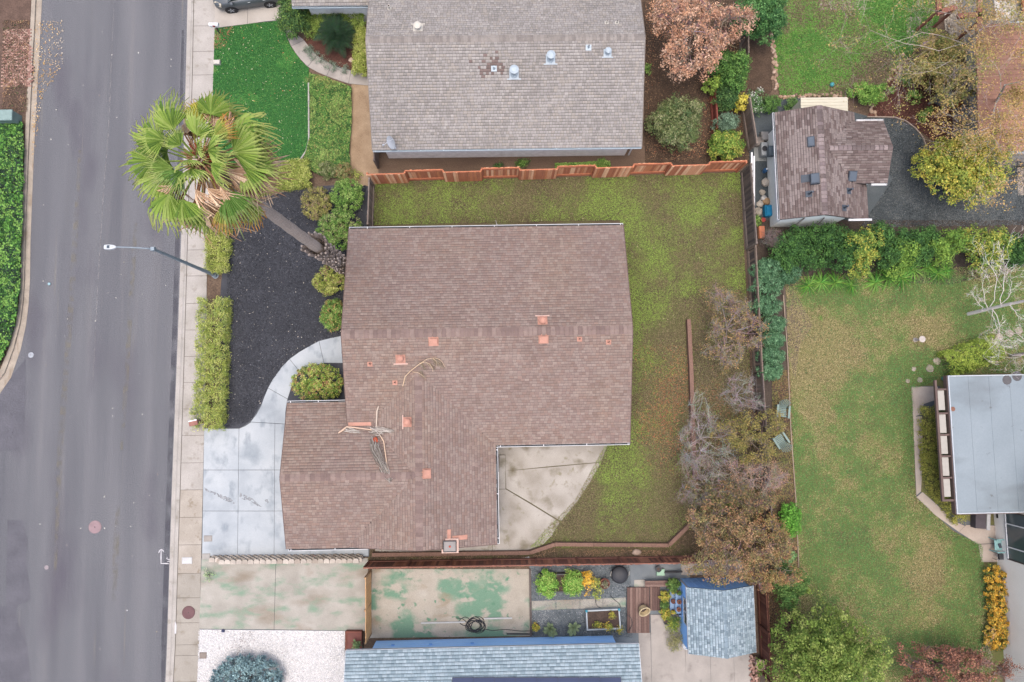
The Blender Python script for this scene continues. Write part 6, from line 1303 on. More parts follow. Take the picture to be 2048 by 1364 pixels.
mb = MB(); a_, b_ = P(1111, 1149, L+.42), P(1112, 1184, L+.42); mb.beam(a_, b_, .06, .06); kid(mb, 'divider', t, flat('divider_grey', S(150, 146, 144)))
t = planter('raised_bed', 'white-rimmed raised bed of soil with turquoise corner caps', [(1173, 1222), (1238, 1219), (1241, 1257), (1175, 1260)], .4, flat('bed_white', S(198, 208, 214), .6), SOIL, .08)
for px, py in ((1173, 1222), (1238, 1219)): p = P(px, py, L+.4); mb = MB(); mb.lathe([(.08, -.02), (.08, .05), (.02, .06)], tuple(p), 8); kid(mb, 'corner_cap', t, flat('cap_teal', S(60, 156, 180)))
DPL = woodmats('deck', [S(140, 114, 104), S(126, 100, 92), S(152, 126, 116), S(116, 92, 86)])
t = thing('deck', 'weathered timber deck of brown planks between gravel and shed', 'deck', tuple(P(1253, 1266)))
for x_a, x_b, y_a, y_b, n in ((1254, 1299, 1175, 1266, 8), (1300, 1320, 1174, 1221, 4)):
    for k in range(n):
        a_ = x_a+(x_b-x_a)*k/n; b_ = x_a+(x_b-x_a)*(k+1)/n; q = xy([(a_+.25, y_a), (b_-.25, y_a), (b_-.05, y_b), (a_+.45, y_b)], L+.2); mb = MB(); mb.prism(q, L+.12, L+.2+random.uniform(0, .006)); kid(mb, 'plank', t, random.choice(DPL))
mb = MB(); q = xy([(1255, 1177), (1298, 1177), (1298, 1264), (1256, 1264)], L+.1); mb.prism(q, L, L+.11); kid(mb, 'joist', t, BLACKM)
t = thing('bench', 'low brown plank bench at the head of the deck', 'bench', tuple(P(1290, 1170)))
for k in range(3): y_ = 1162+k*4; q = xy([(1290, y_), (1336, y_-1), (1336, y_+3.4), (1290, y_+3.6)], L+.45); mb = MB(); mb.prism(q, L+.4, L+.45); kid(mb, 'slat', t, DPL[k])
for px in (1294, 1332): p = P(px, 1167, L); mb = MB(); mb.box(p.x-.05, p.x+.05, p.y-.15, p.y+.15, L, L+.4); kid(mb, 'leg', t, DPL[3])
# fire pit
p = P(1237, 1146); t = thing('fire_pit', 'black round fire pit cover on the blue gravel by the red fence', 'fire pit', tuple(p)); BLK = flat('pit_black', S(58, 60, 66), .6)
MB().lathe([(.3, 0), (.3, .2), (.5, .3), (.52, .42), (.45, .52), (.2, .58), (.02, .6)], n=22).build('bowl', BLK, t, True)
for s_ in (-1, 1): MB().tube([(s_*.5, -.1, .3), (s_*.56, 0, .5), (s_*.54, .25, .62)], .02, 6).build('handle', flat('handle_pale', S(206, 200, 190)), t)
p = P(1285, 1216, L+.2); t = thing('wicker_basket', 'cream wicker basket tipped on the timber deck', 'basket', tuple(p), .4); WK = flat('wicker', S(212, 190, 148), .9, var=.2)
M = Matrix.Translation((0, 0, .22)) @ Matrix.Rotation(math.radians(35), 4, 'X'); MB().lathe([(.16, -.2), (.26, -.1), (.32, .12), (.34, .2), (.3, .2), (.24, -.06), (.05, -.14)], n=20, M=M).build('basket', WK, t)
rim_ = MB(); rim_.tube([M @ Vector((.34*math.cos(i*math.pi/10), .34*math.sin(i*math.pi/10), .21)) for i in range(21)], .035, 6); rim_.build('rim', flat('wicker_rim', S(226, 206, 166)), t); MB().lathe([(.23, 0), (.02, .01)], n=16, M=M).build('inside', SOIL, t)
POT = flat('terracotta', S(150, 96, 76), .85); POTR = flat('terracotta_dark', S(122, 74, 62), .85)
def pot(label, px, py, r, z=L, mat=POT, group=None, plant=None, cat='pot', h=None):
    p = P(px, py, z); t = thing('flower_pot', label, cat, tuple(p), 0, group); h = h or r*1.6
    MB().lathe([(r*.7, 0), (r*.95, h*.8), (r*1.05, h*.8), (r*1.05, h), (r*.88, h), (r*.86, h*.86)], n=14).build('pot', mat, t); MB().lathe([(r*.87, h*.84), (.01, h*.88)], n=12).build('soil', SOIL, t)
    if plant:
        vfc, C = crown([(0, 0, h+plant[0]*.5, plant[0], plant[0], plant[0]*.7)], plant[2], plant[1], .07, .1, 12); leafobj('plant', vfc, t)
# plant stand with pots
YP = [S(200, 190, 70, 1.3), S(176, 186, 70, 1.3), S(140, 160, 60, 1.3), S(222, 190, 80, 1.3)]; GP = [S(98, 134, 62, 1.4), S(120, 152, 74, 1.4), S(82, 116, 56, 1.4)]
t = thing('plant_stand', 'stepped blue plant stand against the shed wall', 'plant stand', tuple(P(1350, 1200)))
LB = flat('stand_blue', S(150, 182, 220), .7)
for a_, b_, z_ in ((1340, 1350, .35), (1351, 1362, .65)):
    q = xy([(a_, 1173), (b_, 1173), (b_, 1227), (a_, 1227)], L+z_); mb = MB(); mb.prism(q, L+z_-.04, L+z_); kid(mb, 'shelf', t, LB)
    for yy in (1175, 1225):
        p = P((a_+b_)/2, yy, L); mb = MB(); mb.box(p.x-.1, p.x+.1, p.y-.03, p.y+.03, L, L+z_-.04); kid(mb, 'leg', t, LB)
for k, (px, py, z_) in enumerate(((1345, 1181, .35), (1356, 1184, .65), (1345, 1201, .35), (1357, 1202, .65), (1345, 1222, .35), (1356, 1217, .65))):
    pot(['top left small terracotta pot on the blue stand', 'top right terracotta pot with green plant on the blue stand', 'middle left pot on the blue stand', 'middle right maroon pot on the blue stand', 'bottom left pot with yellow plant on the blue stand', 'bottom right terracotta pot on the blue stand'][k], px, py, .13, L+z_, (POTR, POT)[k % 2], 'pots on the blue plant stand', (.12, YP if k in (0, 4) else GP, 160) if k in (1, 4, 0) else None)
pot('black pot with yellow shrub between deck and plant stand', 1326, 1188, .2, mat=BLK, plant=(.32, YP, 900)); pot('black pot with dark green plant beside the deck', 1326, 1206, .2, mat=BLK, plant=(.28, GP, 700)); pot('black pot with yellow-leaved plant at the deck corner', 1326, 1222, .2, mat=BLK, plant=(.33, YP, 900))
pot('large terracotta pot with bright green bush beside the shed corner', 1341, 1164, .3, mat=POTR, plant=(.42, GP, 1600)); pot('round terracotta pot with dry plant on the blue gravel', 1207, 1163, .3, mat=POTR, plant=(.2, [S(150, 150, 110), S(190, 186, 160)], 300)); pot('brown pot by the wooden edging with a small yellow plant', 1071, 1250, .2, mat=POTR, plant=(.22, YP, 400))
pot('small dark empty pot on the concrete near the shed', 1331, 1241, .17, mat=BLK); pot('dark pot against the red fence by the fire pit', 1315, 1136, .18, mat=BLK)
p = P(1330, 1143); t = thing('garden_cart', 'mint green tray and black hose reel by the shed path', 'cart', tuple(p)); MB().bbox(-.55, -.05, -.2, .2, .1, .2, .03).build('tray', flat('mint', S(168, 204, 178)), t); MB().tube([(-.1, 0, .18), (.6, .0, .2), (.95, .08, .4)], .06, 6).build('handle', BLK, t)
pot('white-rimmed round pot at the shed wall', 1370, 1286, .25, mat=TRIM)
pot('wide pale-rimmed terracotta pot standing on brick rubble', 1516, 1324, .3, mat=flat('pot_pinkrim', S(206, 170, 154)), z=L+.2)
t = thing('brick_rubble', 'pile of old red bricks along the rust-brown fence', 'bricks', tuple(P(1508, 1310)))
for k in range(46):
    px, py = random.uniform(1499, 1514), random.uniform(1290, 1362); p = P(px, py)-t.location; link('brick', brm[random.randrange(4)], t, (p.x, p.y, random.choice((0, .05, .1))), (0, random.uniform(-.2, .2), random.random()*3), (1.1, 1.1, 1.2))
t = planter('brick_planter', 'low red brick planter at the corner of the white rock', [(692, 1264), (722, 1264), (722, 1300), (692, 1300)], .35, flat('planter_brick', S(150, 92, 78), .9), flat('planter_floor', S(132, 76, 66)))
# hose
t = thing('garden_hose', 'coiled black hose on the green painted concrete', 'hose', tuple(P(951, 1250)))
mb = MB(); pts = []
for k in range(170): a_ = k*.26; r_ = .5+.12*math.sin(k*.37)-.0008*k; pts.append((r_*math.cos(a_)+.04*math.sin(k*.11), r_*.8*math.sin(a_)+.04*math.cos(k*.13), .03+k*.0006+.02*math.sin(k*.9)))
mb.tube(pts, .022, 5); mb.build('coil', BLK, t)
def hose(label, pts, r=.018, z=L+.05, mat=BLK):
    q = [P(a_, b_, z) for a_, b_ in pts]; sm_ = []
    for i in range(len(q)-1):
        p0, p1, p2, p3 = q[max(i-1, 0)], q[i], q[i+1], q[min(i+2, len(q)-1)]
        for u in (0, .25, .5, .75): sm_.append(.5*((2*p1)+(p2-p0)*u+(2*p0-5*p1+4*p2-p3)*u*u+(3*p1-p0-3*p2+p3)*u**3))
    sm_.append(q[-1]); o = MB().tube([v-q[0] for v in sm_], r, 5).build('hose', mat, None, label=label, cat='hose'); o.location = q[0]
hose('loose black hose end running along the blue wall', [(970, 1258), (985, 1261), (1010, 1259), (1040, 1262), (1060, 1262)], z=L+.06)
hose('short loose hose loop beside the coil', [(912, 1236), (925, 1238), (935, 1245), (940, 1240), (930, 1234), (918, 1242), (925, 1250), (940, 1252)], z=L+.06)
hose('thin grey hose curving across the concrete walk', [(1191, 1197), (1192, 1207), (1197, 1214), (1210, 1218)], z=L+.06); hose('second thin hose crossing the walk near the deck', [(1220, 1190), (1228, 1199), (1238, 1207), (1241, 1214)], z=L+.06)
hose('thin hose lying across the deck planks', [(1254, 1230), (1262, 1236), (1264, 1250), (1257, 1262)], z=L+.24)
o = MB().beam((-.8, 0, 0), (.8, -.05, 0), .07, .04).build('pole', BLK, None, label='black pole lying at the foot of the blue wall', cat='pole'); o.location = P(1040, 1267, L+.05)
WH2 = flat('white_plastic', S(212, 214, 214, .9), .6)
for lab, pts in (('long white plastic pipe on the painted concrete', [(842, 1246), (930, 1244)]), ('white plastic pipe right of the hose coil', [(968, 1237), (1024, 1236)])):
    u, v = P(*pts[0], L+.06), P(*pts[1], L+.06); o = MB().beam((0, 0, 0), tuple(v-u), .09, .05).build('pipe', WH2, None, label=lab, cat='pipe', group='white pipes on the painted concrete'); o.location = u
o = MB().box(-.3, .3, -.06, .06, 0, .03, Matrix.Rotation(.25, 4, 'Z')).build('offcut', WH2, None, label='white board offcut beside the timber wall bend', cat='board'); o.location = P(1049, 1117)
o = link('rock', rkm[2], None, P(1273, 1104), None, (.3, .22, .2)); tag(o, 'pale pinkish rock in the bed by the south fence', 'rock')
o = MB().tube([(0, 0, 0), (.1, -.35, .02)], .02, 5).build('stick', WH2, None, label='white stick on the grass beside the north gutter', cat='stick'); o.location = P(991, 440, L+.05)
t = MB().lathe([(.09, 0), (.11, .06), (.02, .16)], n=7).build('rag', flat('rag_blue', S(84, 88, 120)), None, label='small dark blue object on the edge of the white rock', cat='debris'); t.location = P(447, 1261)
o = MB().lathe([(.08, 0), (.09, .05), (.03, .07)], n=8).build('litter', flat('lit_teal', S(176, 214, 224)), None, label='small pale blue litter on the asphalt by the ivy', cat='litter'); o.location = P(99, 568, .01)
p = P(1925, 222); t = thing('garden_bench', 'orange-brown plank lying on the grey patio by the mulch', 'plank', tuple(P(1916, 210, .5)), .5); MB().bbox(-.35, .35, -.12, .12, 0, .1, .02).build('plank', flat('plank_orange', S(162, 104, 62)), t)
p = P(1880, 200); t = thing('covered_grill', 'grey covered lump under the olive branches by the mulch', 'grill', tuple(p)); MB().lathe([(.45, 0), (.5, .3), (.42, .6), (.2, .75), (.02, .78)], n=14).build('cover', flat('cover_grey', S(132, 134, 138), .7, var=.15), t, True)
# ================================================================== vegetation
def twigtree(name, label, px, py, rx, ry, h, pal, nleaf, twcol, ntw=260, leaf=.09, z0=L, cat='tree', group=None, basepx=None, low=.25, tr=.05, clump=.3, per=14, leaffill=.5, spread=1.12):
    """sparse crown: limbs, branches and fine twigs filling an ellipsoid, with scattered leaves"""
    zc = z0+h*.62; c = P(px, py, zc); a_, b_ = m(rx, zc), m(ry, zc); b0_ = P(*basepx, z0) if basepx else Vector((c.x, c.y, z0))
    t = thing(name, label, cat, tuple(b0_), 0, group); o = c-b0_
    mb = MB(); mb.col = twcol; fk = Vector((o.x*.4, o.y*.4, h*.28)); mb.tube([(0, 0, 0), fk*.5+Vector((.04, -.03, 0)), fk], [tr*1.3, tr, tr*.9], 7)
    nl = 7; ends = []
    for k in range(nl):
        an_ = k*2.4+random.random(); q = random.uniform(.35, .6); e = Vector((o.x+a_*q*math.cos(an_), o.y+b_*q*math.sin(an_), h*random.uniform(.45, .75)))
        md = fk.lerp(e, .5)+Vector((random.gauss(0, .1), random.gauss(0, .1), .1)); mb.tube([fk, md, e], [tr*.7, tr*.5, tr*.3], 5); ends += [e, md]
    kid_c = []
    for k in range(ntw):
        d = rng.normal(size=3); d /= np.linalg.norm(d); d[2] = abs(d[2]) if random.random() < .8 else d[2]; r_ = random.uniform(.6, 1.0)**.5
        an_ = math.atan2(d[1], d[0]); r_ *= .82+.22*math.sin(an_*3+px*.1)+.14*math.sin(an_*5+py*.1)+.08*math.sin(an_*9)
        e = Vector((o.x+d[0]*a_*r_*spread, o.y+d[1]*b_*r_*spread, h*low+(h*(1-low))*(.45+.55*d[2]*r_)))
        s_ = min(ends, key=lambda v: (v-e).length*random.uniform(.7, 1.3)); md = s_.lerp(e, .5)+Vector((random.gauss(0, .12), random.gauss(0, .12), random.gauss(.05, .08)))
        mb.col = tuple(v*random.uniform(.75, 1.25) for v in twcol); mb.tube([s_, md, e], [tr*.22, tr*.16, tr*.06], 3, False); kid_c.append(e)
        for j in range(3):
            u = md.lerp(e, random.uniform(.2, .95)); dd = Vector((random.gauss(0, .22), random.gauss(0, .22), random.gauss(.08, .16))); mb.tube([u, u+dd*.6, u+dd], [tr*.11, tr*.08, tr*.04], 3, False)
        if k % 5 == 0 and k < ntw*.6: ends.append(md)
    mb.build('branches', PIECE, t)
    if nleaf:
        C = np.array([tuple(v) for v in kid_c]); ns = len(C); sel = rng.random(ns) < leaffill; C = C[sel] if sel.sum() > 4 else C
        ci = rng.integers(0, len(C), nleaf); ck = rng.integers(0, len(pal), len(C)); g = rng.normal(size=(nleaf, 3)); g /= np.linalg.norm(g, axis=1, keepdims=True)
        p = C[ci]+g*clump*rng.random((nleaf, 1))**.7; nr = g*.6+rng.normal(0, .4, (nleaf, 3)); nr[:, 2] = np.abs(nr[:, 2])+.3
        leafobj('crown', rhomb(p, nr, leaf*rng.uniform(.6, 1.4, nleaf), pick(pal, nleaf, ck[ci])), t)
    return t
def baretree(name, label, basepx, h, limbs_, col, r0=.12, depth=4, leafpal=None, nleaf=0, twig=1.0, topr=None):
    """trunk from a ground pixel with limbs towards (px, py, z) targets, each forking into twigs"""
    b0_ = P(*basepx); t = thing(name, label, 'tree', tuple(b0_)); mb = MB(); tips = []
    top = P(*limbs_[0][:2], limbs_[0][2])-b0_; mb.col = col
    def grow(a_, d, ln, r_, dp):
        pts = [a_]; dd = d.normalized(); q = a_
        for k in range(3): dd = (dd+Vector((random.gauss(0, .13), random.gauss(0, .13), random.gauss(.04, .1)))).normalized(); q = q+dd*ln/3; pts.append(q)
        mb.col = tuple(v*random.uniform(.85, 1.15) for v in col); mb.tube(pts, [r_, r_*.85, r_*.7, r_*.5], 5 if r_ > .02 else 3, False)
        if dp == 0: tips.append(q); return
        for k in range(random.choice((2, 3, 3))):
            i = random.choice((1, 2, 3, 3)); nd = (dd+Vector((random.gauss(0, .55), random.gauss(0, .55), random.gauss(.05, .35)))).normalized(); grow(pts[i], nd, ln*random.uniform(.55, .8), max(.005, r_*.55), dp-1)
    mb.tube([(0, 0, 0), top*.5+Vector((.06, .05, 0)), top], [r0*1.25, r0, r0*.6], 9); grow(top, Vector((0, 0, 1)), 1.2*twig, r0*.3, depth)
    for (px, py, z_, f_) in limbs_[1:]:
        s_ = top*(f_*random.uniform(.8, 1.0)); e = P(px, py, z_)-b0_; ln = (e-s_).length; pts = [s_]
        side = Vector((-(e-s_).y, (e-s_).x, 0)).normalized()*random.choice((-1, 1))
        for k in range(1, 7):
            u = k/6; pts.append(s_.lerp(e, u)+side*ln*.12*math.sin(u*math.pi)+Vector((random.gauss(0, .05), random.gauss(0, .05), random.gauss(0, .05)+.25*math.sin(u*math.pi))))
        mb.col = col; mb.tube(pts, [r0*.26*(1-.7*k/6) for k in range(7)], 6, False)
        for k in range(2, 7):
            dd = (pts[k]-pts[k-1]).normalized(); nd = dd+Vector((random.gauss(0, .7), random.gauss(0, .7), random.gauss(.1, .3)))
            grow(pts[k], nd, ln*random.uniform(.22, .38)*twig, r0*.09*(1-.08*k), depth-1)
    mb.build('branches', PIECE, t)
    if nleaf:
        C = np.array([tuple(v) for v in tips]); ci = rng.integers(0, len(C), nleaf); p = C[ci]+rng.normal(0, .16, (nleaf, 3)); nr = rng.normal(0, .6, (nleaf, 3)); nr[:, 2] = np.abs(nr[:, 2])+.3
        leafobj('crown', rhomb(p, nr, .09*rng.uniform(.6, 1.4, nleaf), pick(leafpal, nleaf)), t)
    return t
K = 1.75
YG_ = [S(150, 164, 66, K), S(172, 180, 84, K), S(126, 144, 54, K), S(186, 188, 106, K)]
FRESH = [S(104, 146, 58, K), S(128, 164, 74, K), S(84, 122, 48, K), S(152, 178, 92, K)]
DKG = [S(62, 96, 50, K), S(78, 112, 58, K), S(96, 128, 66, K), S(52, 82, 46, K)]
OLV = [S(112, 124, 74, K), S(132, 140, 90, K), S(96, 108, 62, K), S(150, 152, 108, K)]
IVY = [S(72, 122, 50, K), S(96, 150, 60, K), S(50, 88, 46, K), S(124, 168, 76, K), S(46, 64, 52, K), S(60, 100, 48, K)]
# the ivy bank and beds
cover('ivy_bank', 'dense green ivy bank along the far kerb of the street', [(-40, 240), (42, 242), (46, 300), (44, 420), (40, 520), (36, 600), (30, 640), (14, 690), (-4, 728), (-40, 760)], 22000, .55, IVY, .13, cat='ivy', freq=1.6)
cover('ivy_bed', 'broad bed of mottled green ivy beside the green lawn', [(619, 145), (655, 155), (702, 174), (703, 240), (698, 300), (700, 340), (690, 358), (640, 350), (605, 330), (612, 300), (620, 270)], 30000, .4, [S(76, 118, 52, K), S(96, 138, 60, K), S(60, 98, 46, K), S(128, 156, 76, K), S(104, 122, 62, K), S(150, 150, 84, K)], .09, cat='ivy', freq=1.8)
hedge('hedge', 'yellow-green low hedge between the palm and the green lawn', [(470, 372), (540, 356), (585, 348), (618, 345)], 56, .75, YG_, 15000, .075, per=16)
hedge('hedge', 'clipped yellow-green hedge by the lamp post', [(434, 440), (436, 500), (433, 545)], 44, .8, YG_, 9000, .075)
hedge('hedge', 'long clipped yellow-green hedge along the pavement ending at the brick mailbox', [(428, 598), (424, 680), (422, 760), (416, 830), (415, 858)], 62, .95, YG_+[S(140, 160, 84, K)], 22000, .075, rag=.12)
hedge('hedge', 'square-cut green hedge in front of the north house wall', [(610, 48), (660, 44), (728, 40)], 46, .9, [S(132, 156, 66, K), S(150, 172, 80, K), S(112, 138, 56, K)], 15000, .075)
hedge('hedge', 'narrow yellow-green hedge strip under the grey roof edge', [(722, 60), (721, 100), (718, 150)], 26, .8, YG_, 6500, .075)
shrub('shrub', 'big rounded dark green bush at the driveway end', 588, 32, 34, 40, 2.0, DKG+[S(112, 142, 62, K)], 6500, .1)
hedge('ground_cover', 'dusty blue-green creeping ground cover under the cycad', [(614, 95), (635, 118), (665, 134), (695, 138)], 18, .18, [S(128, 142, 124, K), S(112, 128, 108, K)], 1800, .06, cat='ground cover', trunk=False)
for k, (px, py, rx, ry, h, pal, lab) in enumerate(((632, 405, 30, 34, 1.3, [S(150, 148, 78, K), S(166, 160, 84, K), S(126, 124, 70, K), S(150, 130, 100, K)], 'yellowish clipped ball shrub nearest the palm trunk'), (694, 389, 33, 33, 1.5, FRESH, 'bright green ball shrub by the back yard gate'), (679, 458, 44, 42, 1.6, FRESH+[S(150, 150, 100, K)], 'large green shrub behind the palm trunk'),
        (659, 559, 33, 30, 1.2, YG_+[S(150, 120, 90, K)], 'round yellow-green shrub below the palm trunk'), (667, 630, 25, 32, 1.2, FRESH+[S(176, 150, 90, K)], 'small round green shrub tucked under the brown roof edge'), (634, 765, 52, 38, 1.3, YG_+FRESH[:2]+[S(170, 130, 90, K)], 'wide clipped oval shrub inside the curve of the path'))):
    shrub('ball_shrub', lab, px, py, rx, ry, h, pal, 8500 if rx > 40 else 5200, .085, clump=.15, per=20, group='clipped ball shrubs in the front yard', lump=.05)
for k, (px, py, rx, ry, h, pal, lab) in enumerate(((655, 340, 20, 18, .7, OLV, 'small olive shrub at the bottom of the ivy bed'), (688, 344, 18, 18, .8, [S(120, 128, 72, K), S(140, 140, 90, K), S(150, 120, 80, K)], 'mixed brownish shrub beside the dirt strip'), (602, 350, 22, 20, .8, YG_, 'yellow-green rounded shrub next to the low hedge'))):
    shrub('shrub', lab, px, py, rx, ry, h, pal, 1700, .08, clump=.14)
shrub('shrub', 'small yellow weedy plant at the fence corner', 713, 352, 10, 12, .4, YG_, 260, .08)
# cycad
p = P(679, 84); t = thing('cycad', 'dark green cycad with radiating fronds in a mulch bed', 'cycad', tuple(p))
MB().lathe([(.2, 0), (.24, .3), (.2, .55), (.05, .65)], n=12).build('trunk', flat('cycad_trunk', S(110, 92, 76), .95), t)
cy = []
for q in range(3):
    mb = MB(); mb.col = S(48, 68, 50, 1.4); Lf = 1.2+.08*q; pr_ = lambda u: Vector((Lf*u, 0, .55*math.sin(u*2.2)-.35*u*u)); mb.tube([pr_(i/6) for i in range(7)], [.018]*6+[.006], 4)
    for i in range(44):
        u = .12+.86*i/44; c_ = pr_(u); ll = .26*math.sin(math.pi*min(1, u*1.02))**.6+.02
        for s_ in (-1, 1): mb.col = tuple(v*random.uniform(.7, 1.25) for v in S(56, 82, 58, 1.5)); mb.add([c_+Vector((-.012, 0, 0)), c_+Vector((.012, 0, 0)), c_+Vector((.10+.012, s_*ll, -.03)), c_+Vector((.10, s_*ll, -.03))], [(0, 1, 2, 3)])
    cy.append(mb.mesh('frond', LEAF))
for k in range(46): link('frond', cy[k % 3], t, (0, 0, .6), (random.uniform(-.2, .2), -math.radians(55-k*1.4+random.uniform(-6, 6)), k*2.39996), (random.uniform(.9, 1.1),)*3)
o = link('rock', rkm[2], None, P(703, 120), None, (.2, .17, .12)); tag(o, 'pale triangular stone beside the cycad', 'rock')
# trees north-east of the grey house
ORG = [S(198, 150, 116, 1.9), S(184, 136, 108, 1.9), S(206, 166, 138, 1.9), S(166, 124, 98, 1.9), S(190, 158, 136, 1.8)]
ot = twigtree('autumn_tree', 'large tree with orange and pink autumn leaves by the grey house', 1390, 70, 96, 96, 5.0, ORG, 11500, S(150, 128, 118, 1.6), 420, .12, tr=.1, clump=.34, leaffill=.85, low=.35)
shrub('tree', 'dense dark green tree beside the rock-edged lawn', 1522, 28, 50, 58, 4.0, [S(70, 116, 62, K), S(86, 134, 70, K), S(56, 98, 54, K), S(104, 150, 84, K)], 13000, .12, cat='tree', clump=.26, lobes=4)
shrub('tree', 'rounded green orange tree left of the dark bed', 1458, 148, 44, 46, 3.0, [S(72, 112, 48, K), S(92, 136, 58, K), S(58, 92, 42, K), S(112, 152, 70, K)], 9000, .11, cat='tree', clump=.25, lobes=3)
shrub('shrub', 'dark green bush below the orange tree', 1452, 195, 26, 24, 2.0, DKG, 3200, .11)
shrub('shrub', 'small lime green branch cluster beside the red fence', 1428, 170, 18, 14, 1.8, [S(150, 178, 70, K), S(128, 160, 60, K)], 900, .12)
shrub('shrub', 'bright yellow leaved plant at the fence corner', 1480, 205, 12, 15, 1.4, [S(222, 206, 50, 1.6), S(206, 200, 60, 1.6), S(236, 222, 90, 1.3)], 700, .13)
shrub('tree', 'wide olive-green bush overhanging the north fence', 1354, 244, 64, 56, 2.9, OLV+[S(100, 120, 66, K), S(88, 110, 66, K)], 14000, .11, cat='tree', lobes=5, clump=.28, lump=.18)
shrub('shrub', 'grey-green feathery bush between two fences', 1452, 247, 23, 18, 2.0, [S(104, 130, 104, K), S(120, 146, 118, K), S(88, 112, 88, K)], 2600, .1)
shrub('shrub', 'glossy lemon shrub with yellow-green leaves above the fence', 1452, 291, 34, 32, 1.8, [S(104, 138, 50, K), S(134, 160, 60, K), S(84, 116, 44, K), S(196, 196, 84, 1.3)], 5400, .11)
shrub('weed', 'green weed tuft at the corner of the grey roof', 1293, 138, 8, 10, .5, FRESH, 300, .08)
shrub('weed', 'green weed behind the north fence', 1047, 327, 14, 7, .6, FRESH[:3]+DKG[:1], 500, .08); shrub('weed', 'green weed clump behind the fence near its middle', 1205, 325, 10, 6, .5, FRESH, 380, .08); shrub('weed', 'dark weed behind the north fence nearest the bush', 998, 332, 8, 6, .5, DKG, 240, .08)
cover('weed_strip', 'strip of low green weeds behind the north fence', [(1110, 326), (1220, 322), (1222, 334), (1110, 337)], 2000, .2, FRESH, .08, cat='weeds')
# flowers and small plants near the annex
shrub('flower_bush', 'bush sprinkled with white flowers by the tan rocks', 1512, 204, 24, 28, .9, [S(90, 126, 76, K), S(108, 142, 88, K), S(232, 232, 226, 1.2), S(84, 118, 70, K)], 1500, .1)
shrub('rose_bush', 'green rose bush with an orange bloom', 1543, 208, 20, 16, .9, [S(96, 136, 62, K), S(78, 116, 54, K), S(92, 128, 60, K)], 1300, .09); shrub('rose_bush', 'small green bush left of the cream shed', 1584, 208, 14, 13, .8, [S(112, 146, 78, K), S(92, 126, 62, K)], 800, .08)
shrub('shrub', 'wide bright green bush right of the cream shed', 1742, 186, 46, 22, 1.2, [S(116, 160, 62, K), S(140, 178, 78, K), S(94, 138, 54, K)], 4600, .1, lobes=3)
for px, py, r_, lab in ((1813, 158, 15, 'upper small green shrub in the red mulch'), (1831, 192, 14, 'round green shrub in the middle of the red mulch'), (1846, 232, 9, 'lower small green plant in the red mulch'), (1858, 223, 6, 'tiny green plant in the red mulch')): shrub('shrub', lab, px, py, r_, r_, .6, [S(128, 164, 70, K), S(104, 142, 62, K), S(146, 176, 84, K)], int(40*r_), .08)
YEL = [S(170, 174, 62, K), S(190, 186, 72, K), S(144, 158, 58, K), S(124, 144, 60, K), S(196, 176, 66, K)]
shrub('tree', 'spreading yellow-green tree over the grey gravel', 1921, 338, 92, 74, 4.2, YEL, 24000, .12, cat='tree', lobes=7, clump=.3, lump=.2)
OLY = [S(148, 144, 78, K), S(170, 156, 86, K), S(124, 132, 66, K), S(176, 150, 96, K)]
shrub('tree', 'olive-yellow tree crown left of the terracotta roof', 1868, 122, 56, 52, 3.4, OLY, 9000, .11, cat='tree', lobes=4, clump=.3, lump=.2)
twigtree('tree', 'thin olive-leaved tree over the grey patio', 1905, 175, 50, 40, 3.8, OLY, 3800, S(190, 176, 160), 150, .11, tr=.06)
WHT = S(198, 184, 172, 1.3); WH3 = S(206, 196, 188, 1.4)
baretree('birch', 'bare pale tree reaching over the weedy lawn and brick pad', (1908, 112), 8, [(1960, 60, 6.5), (1760, 100, 4.5, .55), (1740, 60, 5, .6), (1850, 20, 5.5, .75), (1800, 150, 4, .5), (1905, 0, 6, .85), (1960, 130, 6, .9), (2010, 40, 6, .9)], WHT, .09, 4, OLY, 5000, 1.1)
baretree('birch', 'bare whitish tree in front of the terracotta roof', (1975, 235), 7, [(2010, 170, 6), (1930, 250, 4.6, .55), (1920, 280, 4.4, .5), (1990, 290, 5, .8), (2030, 200, 5.5, .8), (1960, 330, 4.6, .6), (2040, 260, 5.5, .85), (1960, 110, 5.5, .8)], WH3, .08, 4, [S(186, 160, 92, K), S(170, 150, 80, K), S(190, 150, 100, K)], 9000, 1.0)
baretree('birch', 'bare branching tree at the upper right edge', (2005, 60), 7, [(2060, 20, 6), (1990, 120, 5, .6), (1960, 30, 5, .6), (2040, 110, 5.5, .8), (1990, -10, 5.5, .8), (2050, 160, 5.5, .8)], WHT, .08, 4, [S(180, 158, 96, K), S(190, 154, 106, K)], 9000, 1.1)
baretree('birch', 'white-trunked bare birch leaning right above the stepping stones', (1936, 628), 8, [(2095, 592, 6.2), (1965, 560, 3.2, .3), (1975, 520, 3.6, .35), (2000, 670, 3.4, .35), (1950, 590, 2.6, .25), (2020, 560, 4.0, .5), (2040, 640, 4.2, .55), (1980, 700, 3.4, .4), (2020, 520, 4.4, .55)], S(214, 206, 200, 1.7), .09, 4, None, 0, .9)
baretree('birch', 'second bare birch at the right edge by the clipped hedge', (2020, 712), 6, [(2110, 700, 5), (2000, 700, 2.8, .5), (2030, 740, 3.2, .6), (2010, 660, 3, .5), (1985, 705, 2.4, .4)], WH3, .08, 4, None, 0, .8)
